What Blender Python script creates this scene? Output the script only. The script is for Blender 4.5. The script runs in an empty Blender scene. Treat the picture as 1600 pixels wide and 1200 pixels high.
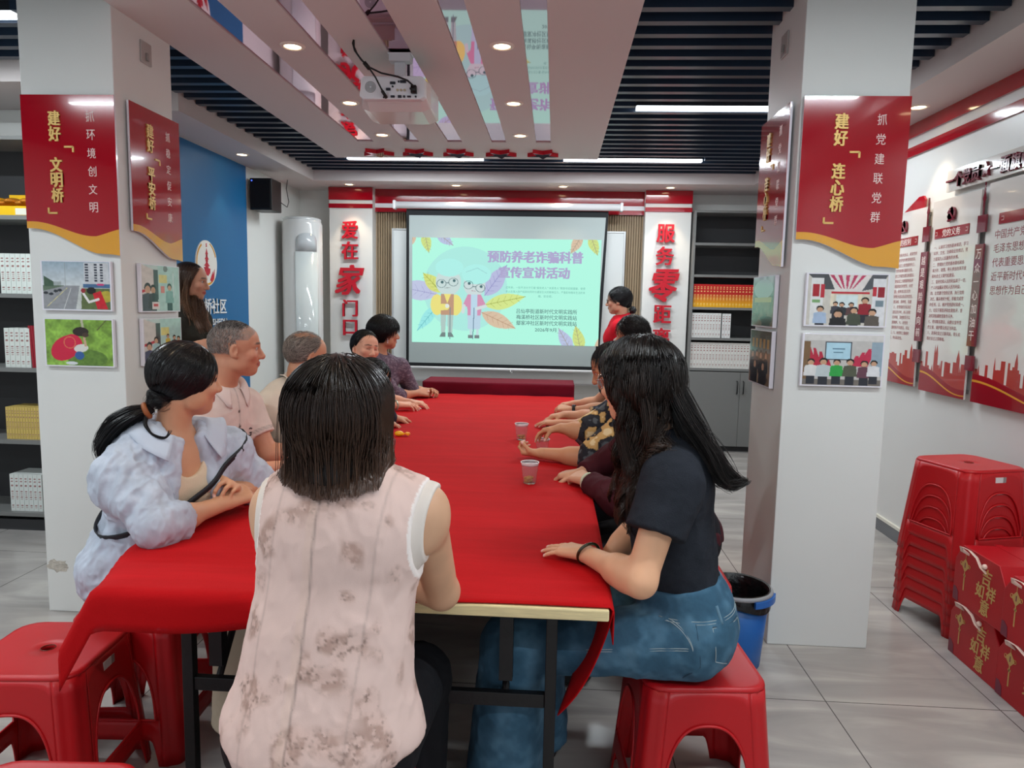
import bpy, math, random
import numpy as np
from math import sin, cos, pi, radians, atan2, sqrt
from mathutils import Matrix, Vector

SC = bpy.context.scene
COL = SC.collection
rng = np.random.default_rng(7)
random.seed(7)

# ------------------------------------------------------------------ camera
cam_d = bpy.data.cameras.new('camera')
cam = bpy.data.objects.new('camera', cam_d)
COL.objects.link(cam)
cam_d.sensor_width = 36.0
cam_d.lens = 36.0 * 1110.0 / 1600.0
cam_d.clip_start = 0.02
_y, _p, _r = radians(3.3), radians(-6.4), radians(1.15)
_f = Vector((-sin(_y) * cos(_p), cos(_y) * cos(_p), sin(_p)))
_rt = Vector((cos(_y), sin(_y), 0))
_up = _rt.cross(_f)
_r2 = cos(_r) * _rt + sin(_r) * _up
_u2 = -sin(_r) * _rt + cos(_r) * _up
cam.matrix_world = Matrix(((_r2.x, _u2.x, -_f.x, 0), (_r2.y, _u2.y, -_f.y, 0), (_r2.z, _u2.z, -_f.z, 1.5), (0, 0, 0, 1)))
SC.camera = cam

# ------------------------------------------------------------------ view, world
SC.view_settings.view_transform = 'Standard'
SC.view_settings.look = 'None'
SC.view_settings.gamma = 1.0
SC.view_settings.use_curve_mapping = False
SC.view_settings.exposure = 0.10
world = bpy.data.worlds.new('world')
SC.world = world
world.use_nodes = True
world.node_tree.nodes['Background'].inputs[0].default_value = (0.80, 0.90, 1.0, 1)
world.node_tree.nodes['Background'].inputs[1].default_value = 0.8

# ------------------------------------------------------------------ lights (each sits in a fixture built further down)
LED_W, SPOT_W = 26.0, 9.0
LED_COL, WARM = (0.86, 0.95, 1.0), (1.0, 0.80, 0.56)
# linear lamps in the slatted ceiling: (x0, x1, y)
LEDS = [(0.50, 1.75, 4.92), (-1.94, -0.68, 6.62), (0.04, 1.28, 6.62), (-3.75, -2.55, 3.37),
        (0.55, 1.80, 1.60), (-3.3, -2.05, 1.40), (0.55, 1.80, -0.30), (-3.3, -2.05, -0.30), (-1.6, -0.2, -1.6)]
ZS = 2.80      # underside of the slats
ZP = 2.75      # underside of the dropped panel
ZF = 2.70      # underside of the border bulkhead
for i, (x0, x1, y) in enumerate(LEDS):
    l = bpy.data.lights.new('led_glow', 'AREA')
    l.shape = 'RECTANGLE'
    l.size, l.size_y = x1 - x0, 0.05
    l.energy = LED_W * (x1 - x0) / 1.25
    l.color = LED_COL
    o = bpy.data.objects.new('led_glow', l)
    o.location = ((x0 + x1) / 2, y, ZS - 0.012)
    COL.objects.link(o)
# downlights: (x, y, z, watts)
SPOTS = [(x, y, ZP, SPOT_W) for x in (-1.33, -0.29) for y in (5.45, 4.60, 3.61, 2.65, 1.70, 0.75, -0.2)]
SPOTS += [(x, 7.40, ZF, SPOT_W * 1.9) for x in (-2.15, -1.04, 0.053, 1.13)]
SPOTS += [(-2.64, 5.96, ZF, SPOT_W * 0.8)]
SPOTS += [(2.10, y, ZF, SPOT_W * 2.0) for y in (4.46, 3.05, 1.6)]
for (x, y, z, w) in SPOTS:
    l = bpy.data.lights.new('downlight_glow', 'SPOT')
    l.energy = w
    l.color = WARM
    l.spot_size = radians(86 if z == ZP else 66)
    l.spot_blend = 0.55 if z == ZP else 0.35
    l.shadow_soft_size = 0.035
    o = bpy.data.objects.new('downlight_glow', l)
    o.location = (x, y, z - 0.012)
    COL.objects.link(o)

# ------------------------------------------------------------------ materials
def lin(c):
    return tuple((v / 12.92 if v <= 0.04045 else ((v + 0.055) / 1.055) ** 2.4) for v in (x / 255.0 for x in c[:3]))

MATS = {}
def mat(name, rgb=None, rough=0.5, metal=0.0, spec=0.5, attr=None, emit=0.0, bump=None, mottle=None, coat=0.0, dark=False, trans=0.0, sheen=0.0, ior=1.45):
    """rgb 0-255; bump=(scale, strength[, stretch xyz]); mottle=(scale, amount)."""
    if name in MATS:
        return MATS[name]
    m = bpy.data.materials.new(name)
    m.use_nodes = True
    nt = m.node_tree
    b = nt.nodes['Principled BSDF']
    N, L = nt.nodes.new, nt.links.new
    b.inputs['Roughness'].default_value = rough
    b.inputs['Metallic'].default_value = metal
    b.inputs['Specular IOR Level'].default_value = spec
    b.inputs['Coat Weight'].default_value = coat
    b.inputs['Transmission Weight'].default_value = trans
    b.inputs['Sheen Weight'].default_value = sheen
    b.inputs['IOR'].default_value = ior
    if rgb is not None:
        b.inputs['Base Color'].default_value = (*lin(rgb), 1)
        if emit:
            b.inputs['Emission Color'].default_value = (*lin(rgb), 1)
    if attr:
        a = N('ShaderNodeVertexColor'); a.layer_name = attr
        if dark: b.inputs['Base Color'].default_value = (0.02, 0.02, 0.02, 1)
        else: L(a.outputs['Color'], b.inputs['Base Color'])
        if emit:
            L(a.outputs['Color'], b.inputs['Emission Color'])
    b.inputs['Emission Strength'].default_value = emit
    if bump or mottle:
        tc = N('ShaderNodeTexCoord')
    if mottle:
        nz = N('ShaderNodeTexNoise'); nz.inputs['Scale'].default_value = mottle[0]; nz.inputs['Detail'].default_value = 4
        mp = N('ShaderNodeMapping')
        if len(mottle) > 2: mp.inputs['Scale'].default_value = mottle[2]
        L(tc.outputs['Object'], mp.inputs[0]); L(mp.outputs[0], nz.inputs['Vector'])
        mr = N('ShaderNodeMapRange'); mr.inputs[1].default_value = 0.25; mr.inputs[2].default_value = 0.75
        mr.inputs[3].default_value = 1 - mottle[1]; mr.inputs[4].default_value = 1 + mottle[1]
        L(nz.outputs['Fac'], mr.inputs[0])
        mx = N('ShaderNodeMix'); mx.data_type = 'RGBA'; mx.blend_type = 'MULTIPLY'; mx.inputs['Factor'].default_value = 1
        if attr: L(a.outputs['Color'], mx.inputs['A'])
        else: mx.inputs['A'].default_value = (*lin(rgb), 1)
        L(mr.outputs[0], mx.inputs['B'])
        L(mx.outputs['Result'], b.inputs['Base Color'])
    if bump:
        nz = N('ShaderNodeTexNoise'); nz.inputs['Scale'].default_value = bump[0]; nz.inputs['Detail'].default_value = 3
        mp = N('ShaderNodeMapping')
        if len(bump) > 2: mp.inputs['Scale'].default_value = bump[2]
        L(tc.outputs['Object'], mp.inputs[0]); L(mp.outputs[0], nz.inputs['Vector'])
        bp = N('ShaderNodeBump'); bp.inputs['Strength'].default_value = bump[1]; bp.inputs['Distance'].default_value = 0.01
        L(nz.outputs['Fac'], bp.inputs['Height']); L(bp.outputs[0], b.inputs['Normal'])
    MATS[name] = m
    return m

# ------------------------------------------------------------------ mesh builder
class MB:
    def __init__(s):
        s.v, s.f, s.mi = [], [], []
        s.m = 0
    def add(s, verts, faces, M=None):
        n = len(s.v)
        for p in verts:
            p = Vector(p)
            s.v.append(tuple(M @ p) if M is not None else tuple(p))
        for f in faces:
            s.f.append([i + n for i in f]); s.mi.append(s.m)
        return s
    def box(s, a, b, M=None):
        x0, y0, z0 = a; x1, y1, z1 = b
        vs = [(x0, y0, z0), (x1, y0, z0), (x1, y1, z0), (x0, y1, z0), (x0, y0, z1), (x1, y0, z1), (x1, y1, z1), (x0, y1, z1)]
        return s.add(vs, [(3, 2, 1, 0), (4, 5, 6, 7), (0, 1, 5, 4), (1, 2, 6, 5), (2, 3, 7, 6), (3, 0, 4, 7)], M)
    def cbox(s, c, d, M=None):
        return s.box([c[i] - d[i] / 2 for i in range(3)], [c[i] + d[i] / 2 for i in range(3)], M)
    def lathe(s, prof, n=32, M=None, cap0=True, cap1=True):
        vs = [(r * cos(2 * pi * i / n), r * sin(2 * pi * i / n), z) for r, z in prof for i in range(n)]
        fs = [(k * n + i, k * n + (i + 1) % n, (k + 1) * n + (i + 1) % n, (k + 1) * n + i) for k in range(len(prof) - 1) for i in range(n)]
        if cap0: fs.append(tuple(range(n))[::-1])
        if cap1: fs.append(tuple(range((len(prof) - 1) * n, len(prof) * n)))
        return s.add(vs, fs, M)
    def cyl(s, a, b, r, n=16, r2=None):
        a, b = Vector(a), Vector(b); d = b - a
        M = Matrix.Translation(a) @ d.to_track_quat('Z', 'Y').to_matrix().to_4x4()
        return s.lathe([(r, 0), (r if r2 is None else r2, d.length)], n, M)
    def tube(s, pts, r, n=8, closed=False):
        P = [Vector(p) for p in pts]
        m = len(P); vs = []; prev = None
        for i in range(m):
            t = (P[(i + 1) % m] - P[i - 1]) if closed else (P[min(i + 1, m - 1)] - P[max(i - 1, 0)])
            t.normalize()
            if prev is None:
                u = t.orthogonal().normalized()
            else:
                u = (prev - t * prev.dot(t)).normalized()
            prev = u; w = t.cross(u)
            rr = r[i] if hasattr(r, '__len__') else r
            vs += [P[i] + (u * cos(2 * pi * k / n) + w * sin(2 * pi * k / n)) * rr for k in range(n)]
        fs = []
        for i in range(m if closed else m - 1):
            j = (i + 1) % m
            fs += [(i * n + k, i * n + (k + 1) % n, j * n + (k + 1) % n, j * n + k) for k in range(n)]
        if not closed:
            fs += [tuple(range(n))[::-1], tuple(range((m - 1) * n, m * n))]
        return s.add(vs, fs)
    def prism(s, poly, z0, z1, M=None):
        n = len(poly)
        vs = [(x, y, z0) for x, y in poly] + [(x, y, z1) for x, y in poly]
        fs = [tuple(range(n))[::-1], tuple(range(n, 2 * n))] + [(i, (i + 1) % n, n + (i + 1) % n, n + i) for i in range(n)]
        return s.add(vs, fs, M)
    def ball(s, c, r, n=16, R=None, sc=(1, 1, 1)):
        prof = [(max(1e-4, r * sin(pi * k / n)), -r * cos(pi * k / n)) for k in range(n + 1)]
        M = Matrix.Translation(Vector(c)) @ (R.to_4x4() if R is not None else Matrix.Identity(4)) @ Matrix.Diagonal((*sc, 1))
        return s.lathe(prof, n * 2, M)
    def ribbon(s, pts, ups, w, th=0.0015):
        """flat strap along pts, width w along ups."""
        P = [Vector(p) for p in pts]; vs = []
        for i, p in enumerate(P):
            t = (P[min(i + 1, len(P) - 1)] - P[max(i - 1, 0)]).normalized()
            u = Vector(ups[i] if isinstance(ups, list) else ups); u = (u - t * u.dot(t)).normalized(); nn = t.cross(u)
            vs += [p + u * w / 2 + nn * th, p - u * w / 2 + nn * th, p - u * w / 2 - nn * th, p + u * w / 2 - nn * th]
        fs = [(i * 4 + k, i * 4 + (k + 1) % 4, i * 4 + 4 + (k + 1) % 4, i * 4 + 4 + k) for i in range(len(P) - 1) for k in range(4)]
        fs += [(3, 2, 1, 0), tuple(range(len(P) * 4 - 4, len(P) * 4))]
        return s.add(vs, fs)
    def build(s, name, mats, parent=None, smooth=False, bevel=0.0, seg=2, label=None, local=False):
        """local=True: vertices already are in the parent's space."""
        return mesh_obj(name, s.v, s.f, mats, parent, smooth, bevel, seg, label, local, s.mi)

def wloc(o):
    v = Vector(o.location)
    while o.parent:
        o = o.parent; v += Vector(o.location)
    return v

def mesh_obj(name, V, Fc, mats, parent=None, smooth=False, bevel=0.0, seg=2, label=None, local=False, mi=None):
    me = bpy.data.meshes.new(name)
    V = np.asarray(V, dtype=float).reshape(-1, 3)
    base = (V.min(0) + V.max(0)) / 2
    base[2] = V[:, 2].min()
    if isinstance(Fc, np.ndarray):
        nf, k = Fc.shape
        me.vertices.add(len(V)); me.vertices.foreach_set('co', (V - base).astype(np.float32).ravel())
        me.loops.add(nf * k); me.loops.foreach_set('vertex_index', Fc.astype(np.int32).ravel())
        me.polygons.add(nf); me.polygons.foreach_set('loop_start', np.arange(0, nf * k, k, dtype=np.int32))
        me.update(calc_edges=True)
    else:
        me.from_pydata([tuple(p) for p in (V - base)], [], Fc)
    if not isinstance(mats, (list, tuple)):
        mats = [mats]
    for m in mats:
        me.materials.append(m)
    if mi is not None and len(mats) > 1:
        me.polygons.foreach_set('material_index', np.asarray(mi, dtype=np.int32))
    if smooth:
        me.polygons.foreach_set('use_smooth', np.ones(len(me.polygons), dtype=bool))
    me.update()
    o = bpy.data.objects.new(name, me)
    COL.objects.link(o)
    o.location = base
    if parent is not None:
        o.parent = parent
        if not local:
            o.location = Vector(base) - wloc(parent)
    if bevel:
        bv = o.modifiers.new('bevel', 'BEVEL'); bv.width = bevel; bv.segments = seg; bv.limit_method = 'ANGLE'; bv.angle_limit = radians(40)
        bv.harden_normals = False
    if label:
        o['label'] = label
    return o

def thing(name, label, cat, loc=(0, 0, 0), group=None, rz=0.0):
    o = bpy.data.objects.new(name, None)
    o.empty_display_size = 0.05
    COL.objects.link(o)
    o.location = loc; o.rotation_euler = (0, 0, rz)
    return tag(o, label, cat, group)

def tag(o, label, cat, group=None):
    o['label'] = label; o['category'] = cat
    if group: o['group'] = group
    return o

def structure(o, label=None):
    o['kind'] = 'structure'
    if label: o['label'] = label
    return o

def copy_tree(o, parent=None):
    c = o.copy(); COL.objects.link(c)
    if parent is not None: c.parent = parent
    for ch in list(o.children):
        copy_tree(ch, c)
    return c

def set_col(o, name, cols):
    """per-vertex linear colours, (n,3)."""
    me = o.data
    a = me.color_attributes.new(name, 'FLOAT_COLOR', 'POINT')
    c = np.ones((len(me.vertices), 4), dtype=np.float32); c[:, :3] = cols
    a.data.foreach_set('color', c.ravel())

def frame(o, x, y, z=None):
    """matrix with origin o and given x / y axes (z = x cross y)."""
    x, y = Vector(x), Vector(y)
    z = x.cross(y) if z is None else Vector(z)
    return Matrix(((x[0], y[0], z[0], o[0]), (x[1], y[1], z[1], o[1]), (x[2], y[2], z[2], o[2]), (0, 0, 0, 1)))

FRONT = lambda o: frame(o, (1, 0, 0), (0, 0, 1))          # a wall facing the camera (normal -y)
ONLEFT = lambda o: frame(o, (0, 1, 0), (0, 0, 1))         # left wall, normal +x, reading towards +y
ONRIGHT = lambda o: frame(o, (0, -1, 0), (0, 0, 1))       # right wall, normal -x, reading towards the camera

def text_mesh(s, size, depth=0.0, bold=0.0, align='CENTER', line=1.0, bevel=0.0, space=1.0):
    cu = bpy.data.curves.new('text', 'FONT')
    cu.body = s; cu.size = size; cu.align_x = align; cu.align_y = 'CENTER'
    cu.extrude = depth / 2; cu.offset = bold; cu.space_line = line; cu.resolution_u = 2; cu.bevel_depth = bevel
    cu.space_character = space
    ob = bpy.data.objects.new('text', cu)
    me = bpy.data.meshes.new_from_object(ob)
    V = np.empty(len(me.vertices) * 3); me.vertices.foreach_get('co', V)
    F = [tuple(p.vertices) for p in me.polygons]
    bpy.data.objects.remove(ob); bpy.data.curves.remove(cu); bpy.data.meshes.remove(me)
    V = V.reshape(-1, 3)
    V[:, 2] += depth / 2
    return V, F

def text(mb, s, size, M, depth=0.0, bold=0.0, align='CENTER', line=1.0, sx=1.0, sy=1.0, fit=None, space=1.0, shear=0.0):
    V, F = text_mesh(s, size, depth, 0.0, align, line, space=space)
    if len(V) == 0: return mb
    if bold:      # heavier strokes: shifted copies of the outline
        n = len(V); b = bold * 1.2
        sh = [(-b, -b * 0.5), (b, -b * 0.5), (-b, b * 0.5), (b, b * 0.5), (0, 0)]
        V = np.concatenate([V + np.array((dx, dy, 1e-5 * k)) for k, (dx, dy) in enumerate(sh)])
        F = [tuple(i + n * k for i in f) for k in range(len(sh)) for f in F]
    if fit is not None:      # (width, height) the block is scaled to and centred in
        lo, hi = V.min(0), V.max(0)
        V[:, :2] -= (lo[:2] + hi[:2]) / 2
        d = hi - lo
        if fit[0]: V[:, 0] *= fit[0] / d[0]
        if fit[1]: V[:, 1] *= fit[1] / d[1]
    V[:, 0] += shear * V[:, 1]
    V[:, 0] *= sx; V[:, 1] *= sy
    return mb.add(V, F, M)

# ------------------------------------------------------------------ printed pictures: colours on a fine grid
class Canvas:
    def __init__(s, w, h, bg):
        s.w, s.h = w, h
        s.a = np.ones((h, w, 3)) * np.array(lin(bg))
        s.X, s.Y = np.meshgrid(np.linspace(0, 1, w), np.linspace(0, 1, h))
    def put(s, m, c, op=1.0):
        m = m.astype(float)[..., None] * op
        s.a = s.a * (1 - m) + np.array(lin(c)) * m
    def rect(s, x0, y0, x1, y1, c, op=1.0): s.put((s.X >= x0) & (s.X <= x1) & (s.Y >= y0) & (s.Y <= y1), c, op)
    def ell(s, cx, cy, rx, ry, c, op=1.0, ang=0.0):
        dx, dy = s.X - cx, s.Y - cy
        u, v = dx * cos(ang) + dy * sin(ang), -dx * sin(ang) + dy * cos(ang)
        s.put((u / rx) ** 2 + (v / ry) ** 2 <= 1, c, op)
    def ring(s, cx, cy, rx, ry, c, t=0.15):
        q = ((s.X - cx) / rx) ** 2 + ((s.Y - cy) / ry) ** 2
        s.put((q <= 1) & (q >= (1 - t) ** 2), c)
    def poly(s, pts, c, op=1.0):
        m = np.zeros(s.X.shape, bool); n = len(pts)
        for i in range(n):
            (xa, ya), (xb, yb) = pts[i], pts[(i + 1) % n]
            if ya == yb: continue
            cnd = ((ya > s.Y) != (yb > s.Y)) & (s.X < (xb - xa) * (s.Y - ya) / (yb - ya) + xa)
            m ^= cnd
        s.put(m, c, op)
    def line(s, pts, t, c, op=1.0):
        asp = s.w / s.h
        for (xa, ya), (xb, yb) in zip(pts[:-1], pts[1:]):
            dx, dy = (xb - xa) * asp, yb - ya
            L = max(dx * dx + dy * dy, 1e-9)
            k = np.clip(((s.X - xa) * asp * dx + (s.Y - ya) * dy) / L, 0, 1)
            d = np.hypot((s.X - xa) * asp - k * dx, s.Y - ya - k * dy)
            s.put(d <= t / 2, c, op)
    def vgrad(s, y0, y1, c0, c1):
        t = np.clip((s.Y - y0) / (y1 - y0), 0, 1)[..., None]
        m = ((s.Y >= y0) & (s.Y <= y1))[..., None]
        s.a = np.where(m, np.array(lin(c0)) * (1 - t) + np.array(lin(c1)) * t, s.a)
    def speck(s, amt, scale=8, region=None, seed=1):
        r = np.random.default_rng(seed)
        g = r.random((scale + 2, int(scale * s.w / s.h) + 2))
        yy, xx = s.Y * scale, s.X * (g.shape[1] - 2)
        iy, ix = yy.astype(int), xx.astype(int); fy, fx = yy - iy, xx - ix
        n = g[iy, ix] * (1 - fx) * (1 - fy) + g[iy, ix + 1] * fx * (1 - fy) + g[iy + 1, ix] * (1 - fx) * fy + g[iy + 1, ix + 1] * fx * fy
        k = 1 + amt * (n - 0.5) * 2
        if region is not None: k = np.where(region(s.X, s.Y), k, 1)
        s.a = np.clip(s.a * k[..., None], 0, 1)
    def build(s, name, M, W, H, material, parent):
        """picture W x H metres, lower-left corner at M's origin."""
        xs, ys = np.linspace(0, W, s.w), np.linspace(H, 0, s.h)
        P = np.zeros((s.h, s.w, 3)); P[..., 0] = xs[None, :]; P[..., 1] = ys[:, None]
        Mn = np.array(M)
        V = P.reshape(-1, 3) @ Mn[:3, :3].T + Mn[:3, 3]
        idx = np.arange(s.w * s.h).reshape(s.h, s.w)
        F = np.stack([idx[:-1, :-1], idx[1:, :-1], idx[1:, 1:], idx[:-1, 1:]], -1).reshape(-1, 4)
        o = mesh_obj(name, V, F, material, parent)
        set_col(o, 'Col', s.a.reshape(-1, 3))
        return o
# ================================================================== ROOM SHELL
WHITE = mat('white_paint', (226, 226, 222), 0.55, bump=(220, 0.03))
CEILW = mat('ceiling_paint', (214, 204, 202), 0.6, bump=(220, 0.03))
REDG = mat('red_gloss', (166, 2, 26), 0.12, coat=0.6)
REDM = mat('red_matte', (196, 14, 38), 0.42)
DARKV = mat('dark_void', (18, 20, 24), 0.9)
SLATM = mat('slat_paint', (38, 52, 70), 0.30, spec=0.6)
GREYM = mat('grey_steel', (118, 118, 116), 0.45)
BLACKM = mat('black_plastic', (14, 14, 16), 0.38)
WPLAS = mat('white_plastic', (232, 232, 234), 0.3)
GOLD = mat('gold_letter', (226, 186, 110), 0.38, metal=0.25)
PINKW = mat('pale_letter', (236, 214, 208), 0.4)

def floor_material():
    m = bpy.data.materials.new('marble_tile'); m.use_nodes = True
    nt = m.node_tree; b = nt.nodes['Principled BSDF']; N, L = nt.nodes.new, nt.links.new
    tc = N('ShaderNodeTexCoord')
    mp = N('ShaderNodeMapping'); mp.inputs['Rotation'].default_value = (0, 0, radians(62)); mp.inputs['Scale'].default_value = (0.8, 3.6, 1)
    L(tc.outputs['Object'], mp.inputs[0])
    n1 = N('ShaderNodeTexNoise'); n1.inputs['Scale'].default_value = 1.6; n1.inputs['Detail'].default_value = 7; n1.inputs['Distortion'].default_value = 0.8
    L(mp.outputs[0], n1.inputs['Vector'])
    cr = N('ShaderNodeValToRGB')
    e = cr.color_ramp.elements
    e[0].position = 0.30; e[0].color = (*lin((152, 148, 145)), 1)
    e[1].position = 0.74; e[1].color = (*lin((200, 194, 188)), 1)
    k = e.new(0.5); k.color = (*lin((168, 163, 159)), 1)
    L(n1.outputs['Fac'], cr.inputs[0])
    # joints: tiles 0.64 x 1.28
    sp = N('ShaderNodeSeparateXYZ'); L(tc.outputs['Object'], sp.inputs[0])
    def joint(sock, off, size):
        a = N('ShaderNodeMath'); a.operation = 'ADD'; a.inputs[1].default_value = off; L(sock, a.inputs[0])
        d = N('ShaderNodeMath'); d.operation = 'DIVIDE'; d.inputs[1].default_value = size; L(a.outputs[0], d.inputs[0])
        f = N('ShaderNodeMath'); f.operation = 'FRACT'; L(d.outputs[0], f.inputs[0])
        c = N('ShaderNodeMath'); c.operation = 'COMPARE'; c.inputs[1].default_value = 0.5; c.inputs[2].default_value = 0.0022 / size; L(f.outputs[0], c.inputs[0])
        return c.outputs[0]
    jx = joint(sp.outputs['X'], 0.32 + 10 * 0.65 - 0.19 + 0.0, 0.65)
    jy = joint(sp.outputs['Y'], 0.60 + 10 * 1.2 - 2.83 + 0.0, 1.2)
    mx = N('ShaderNodeMath'); mx.operation = 'MAXIMUM'; L(jx, mx.inputs[0]); L(jy, mx.inputs[1])
    mix = N('ShaderNodeMix'); mix.data_type = 'RGBA'
    L(mx.outputs[0], mix.inputs['Factor']); L(cr.outputs[0], mix.inputs['A']); mix.inputs['B'].default_value = (*lin((84, 80, 78)), 1)
    L(mix.outputs['Result'], b.inputs['Base Color'])
    b.inputs['Roughness'].default_value = 0.22
    b.inputs['Specular IOR Level'].default_value = 0.45
    return m

X0, X1, Y0, Y1 = -4.6, 2.28, -3.6, 7.86
LW = -2.84     # blue partition on the left
structure(MB().box((X0, Y0, -0.06), (X1 + 0.2, Y1 + 0.2, 0)).build('floor', floor_material()))
structure(MB().box((X0, Y0, 3.20), (X1 + 0.2, Y1 + 0.2, 3.26)).build('ceiling', DARKV))
structure(MB().box((X1, Y0, 0), (X1 + 0.12, Y1 + 0.12, 3.2)).build('wall_right', mat('wall_paint_right', (222, 221, 218), 0.32, bump=(200, 0.02))))
structure(MB().box((LW - 0.12, Y1, 0), (X1, Y1 + 0.12, 3.2)).build('wall_back', WHITE))
structure(MB().box((LW - 0.12, 4.62, 0), (LW, Y1, 3.2)).build('wall_left', WHITE))
structure(MB().box((X0, 4.62, 0), (LW - 0.12, 4.74, 3.2)).build('wall_left_rear', WHITE))
structure(MB().box((X0 - 0.12, Y0, 0), (X0, 4.74, 3.2)).build('wall_far_left', WHITE))
structure(MB().box((LW, 4.63, 0), (LW + 0.006, 6.47, 2.695)).build('wall_left_panel', mat('blue_panel', (24, 104, 158), 0.45, bump=(160, 0.02))))
# baseboards
BBT = mat('baseboard_tile', (112, 114, 118), 0.25)
structure(MB().box((X1 - 0.012, Y0, 0), (X1, Y1, 0.085)).build('baseboard_right', BBT))
structure(MB().box((LW, 4.63, 0), (LW + 0.016, Y1, 0.09)).build('baseboard_left', BBT))
structure(MB().box((LW, Y1 - 0.012, 0), (X1, Y1, 0.09)).build('baseboard_back', BBT))
structure(MB().box((X1 - 0.016, Y0, 0.085), (X1, Y1, 0.105)).build('trim_1', mat('cream_strip', (232, 228, 214), 0.4)))

# border bulkheads round the slats
bk = MB()
bk.box((LW, 7.20, ZF), (X1, Y1, 3.2)); bk.box((LW, 4.62, ZF), (-2.46, 7.20, 3.2)); bk.box((1.905, Y0, ZF), (X1, 7.20, 3.2))
bk.box((X0, 4.02, ZF), (LW, 4.62, 3.2))
structure(bk.build('ceiling_border', CEILW))

# dropped panel with mirror strips and stars let into it
PX0, PX1, PY1 = -1.95, 0.335, 6.31
STRIPS = [(-1.585, -1.455), (-1.21, -1.095), (-0.87, -0.755), (-0.525, -0.41), (-0.18, -0.065)]
SY0, SY1 = 0.6, 5.69
panel = MB()
xs = [PX0] + [v for s in STRIPS for v in s] + [PX1]
for i in range(0, len(xs), 2):
    panel.box((xs[i], SY0, ZP), (xs[i + 1], SY1, ZP + 0.012))
panel.box((PX0, Y0 + 0.4, ZP), (PX1, SY0, ZP + 0.012)).box((PX0, SY1, ZP), (PX1, PY1, ZP + 0.012)).box((PX0, Y0 + 0.4, ZP + 0.012), (PX1, PY1, ZP + 0.12))
structure(panel.build('ceiling_panel', CEILW))
def mirror_mat():
    m = mat('mirror_film', (206, 162, 178), 0.025, metal=1.0, bump=(1.6, 0.05))
    return m
MIRR = mirror_mat()
for x0, x1 in STRIPS:
    structure(MB().box((x0 + 0.001, SY0, ZP + 0.008), (x1 - 0.001, SY1, ZP + 0.0125)).build('ceiling_strip', MIRR))
def star_poly(r, r2=None, n=5, rot=pi / 2):
    r2 = r * 0.42 if r2 is None else r2
    return [((r if k % 2 == 0 else r2) * cos(rot + pi * k / n), (r if k % 2 == 0 else r2) * sin(rot + pi * k / n)) for k in range(2 * n)]
for x in (-1.51, -1.18, -0.838, -0.48, -0.132):
    t = thing('ceiling_star', ['leftmost', 'second from the left', 'middle', 'fourth from the left', 'rightmost'][[-1.51, -1.18, -0.838, -0.48, -0.132].index(x)] + ' of five red edged mirror stars under the ceiling panel', 'star', (x, 6.03, ZP - 0.03), group='mirror stars on the ceiling panel')
    M = Matrix.Translation((x, 6.04, ZP))
    MB().prism(star_poly(0.135, 0.056), -0.030, 0.0, M).build('star_rim', REDM, t)
    MB().prism(star_poly(0.125, 0.052), -0.0315, -0.0300, M).build('star_face', MIRR, t)

# slats: one grille, running across the room
sl = MB()
y = -3.35
while y < 7.18:
    for x0, x1 in ((-4.55, PX0 - 0.005) if y < 3.95 else (-2.455, PX0 - 0.005), (PX1 + 0.005, 1.90)) if y < PY1 else ((-2.455, 1.90),):
        if not any(abs(y + 0.025 - ly) < 0.07 and x0 < lx1 and x1 > lx0 for lx0, lx1, ly in LEDS):
            sl.box((x0, y, ZS), (x1, y + 0.05, ZS + 0.11))
        else:
            for lx0, lx1, ly in LEDS:
                if abs(y + 0.025 - ly) < 0.07 and x0 < lx1 and x1 > lx0:
                    if lx0 - 0.01 > x0: sl.box((x0, y, ZS), (lx0 - 0.01, y + 0.05, ZS + 0.11))
                    nx = lx1 + 0.01
                    more = [l for l in LEDS if abs(l[2] - ly) < 0.01 and l[0] > lx0 and l[0] < x1]
                    x0 = nx
                    if not more and nx < x1: sl.box((nx, y, ZS), (x1, y + 0.05, ZS + 0.11))
    y += 0.1545
structure(sl.build('ceiling_grille', SLATM))

# columns
structure(MB().box((-2.375, 3.12, 0), (-1.95, 3.60, 3.2)).build('column_left', WHITE, bevel=0.004))
structure(MB().box((0.995, 3.12, 0), (1.432, 3.60, 3.2)).build('column_right', WHITE, bevel=0.004))
# chipped plaster near the foot of the left column
chip = MB()
r_ = random.Random(4)
chip.prism([(0.052 * cos(a) * r_.uniform(0.75, 1.2), 0.030 * sin(a) * r_.uniform(0.7, 1.25)) for a in np.linspace(0, 2 * pi, 22, endpoint=False)], 0, 0.0012, FRONT((-2.318, 3.12, 0.225)))
structure(chip.build('column_left_plaster', mat('bare_plaster', (196, 188, 176), 0.95, bump=(60, 1.0), mottle=(38, 0.28))))

# pilasters on the back wall, slatted wood between, red frieze
WOODW = mat('wood_slat', (158, 136, 108), 0.55, mottle=(6, 0.10, (40, 40, 0.6)))
PY = 7.58
for nm, x0, x1 in (('column_pilaster', -2.42, -1.955), ('column_pilaster', 0.912, 1.385)):
    structure(MB().box((x0, PY, 0), (x1, Y1, ZF)).build(nm, WHITE, bevel=0.003))
    fr = MB().box((x0 - 0.004, PY - 0.012, 2.565), (x1 + 0.004, PY, 2.695)).box((x0 - 0.004, PY - 0.012, 2.48), (x1 + 0.004, PY, 2.525))
    structure(fr.build('trim_2', REDG, bevel=0.001))
fr = MB().box((-1.955, 7.70, 2.55), (0.912, 7.715, 2.70)).box((-1.955, 7.70, 2.46), (0.912, 7.715, 2.505))
structure(fr.build('trim_3', REDG, bevel=0.001))
structure(MB().box((-1.955, 7.70, 2.505), (0.912, 7.712, 2.55)).build('trim_4', WPLAS))
wd = MB()
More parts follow.
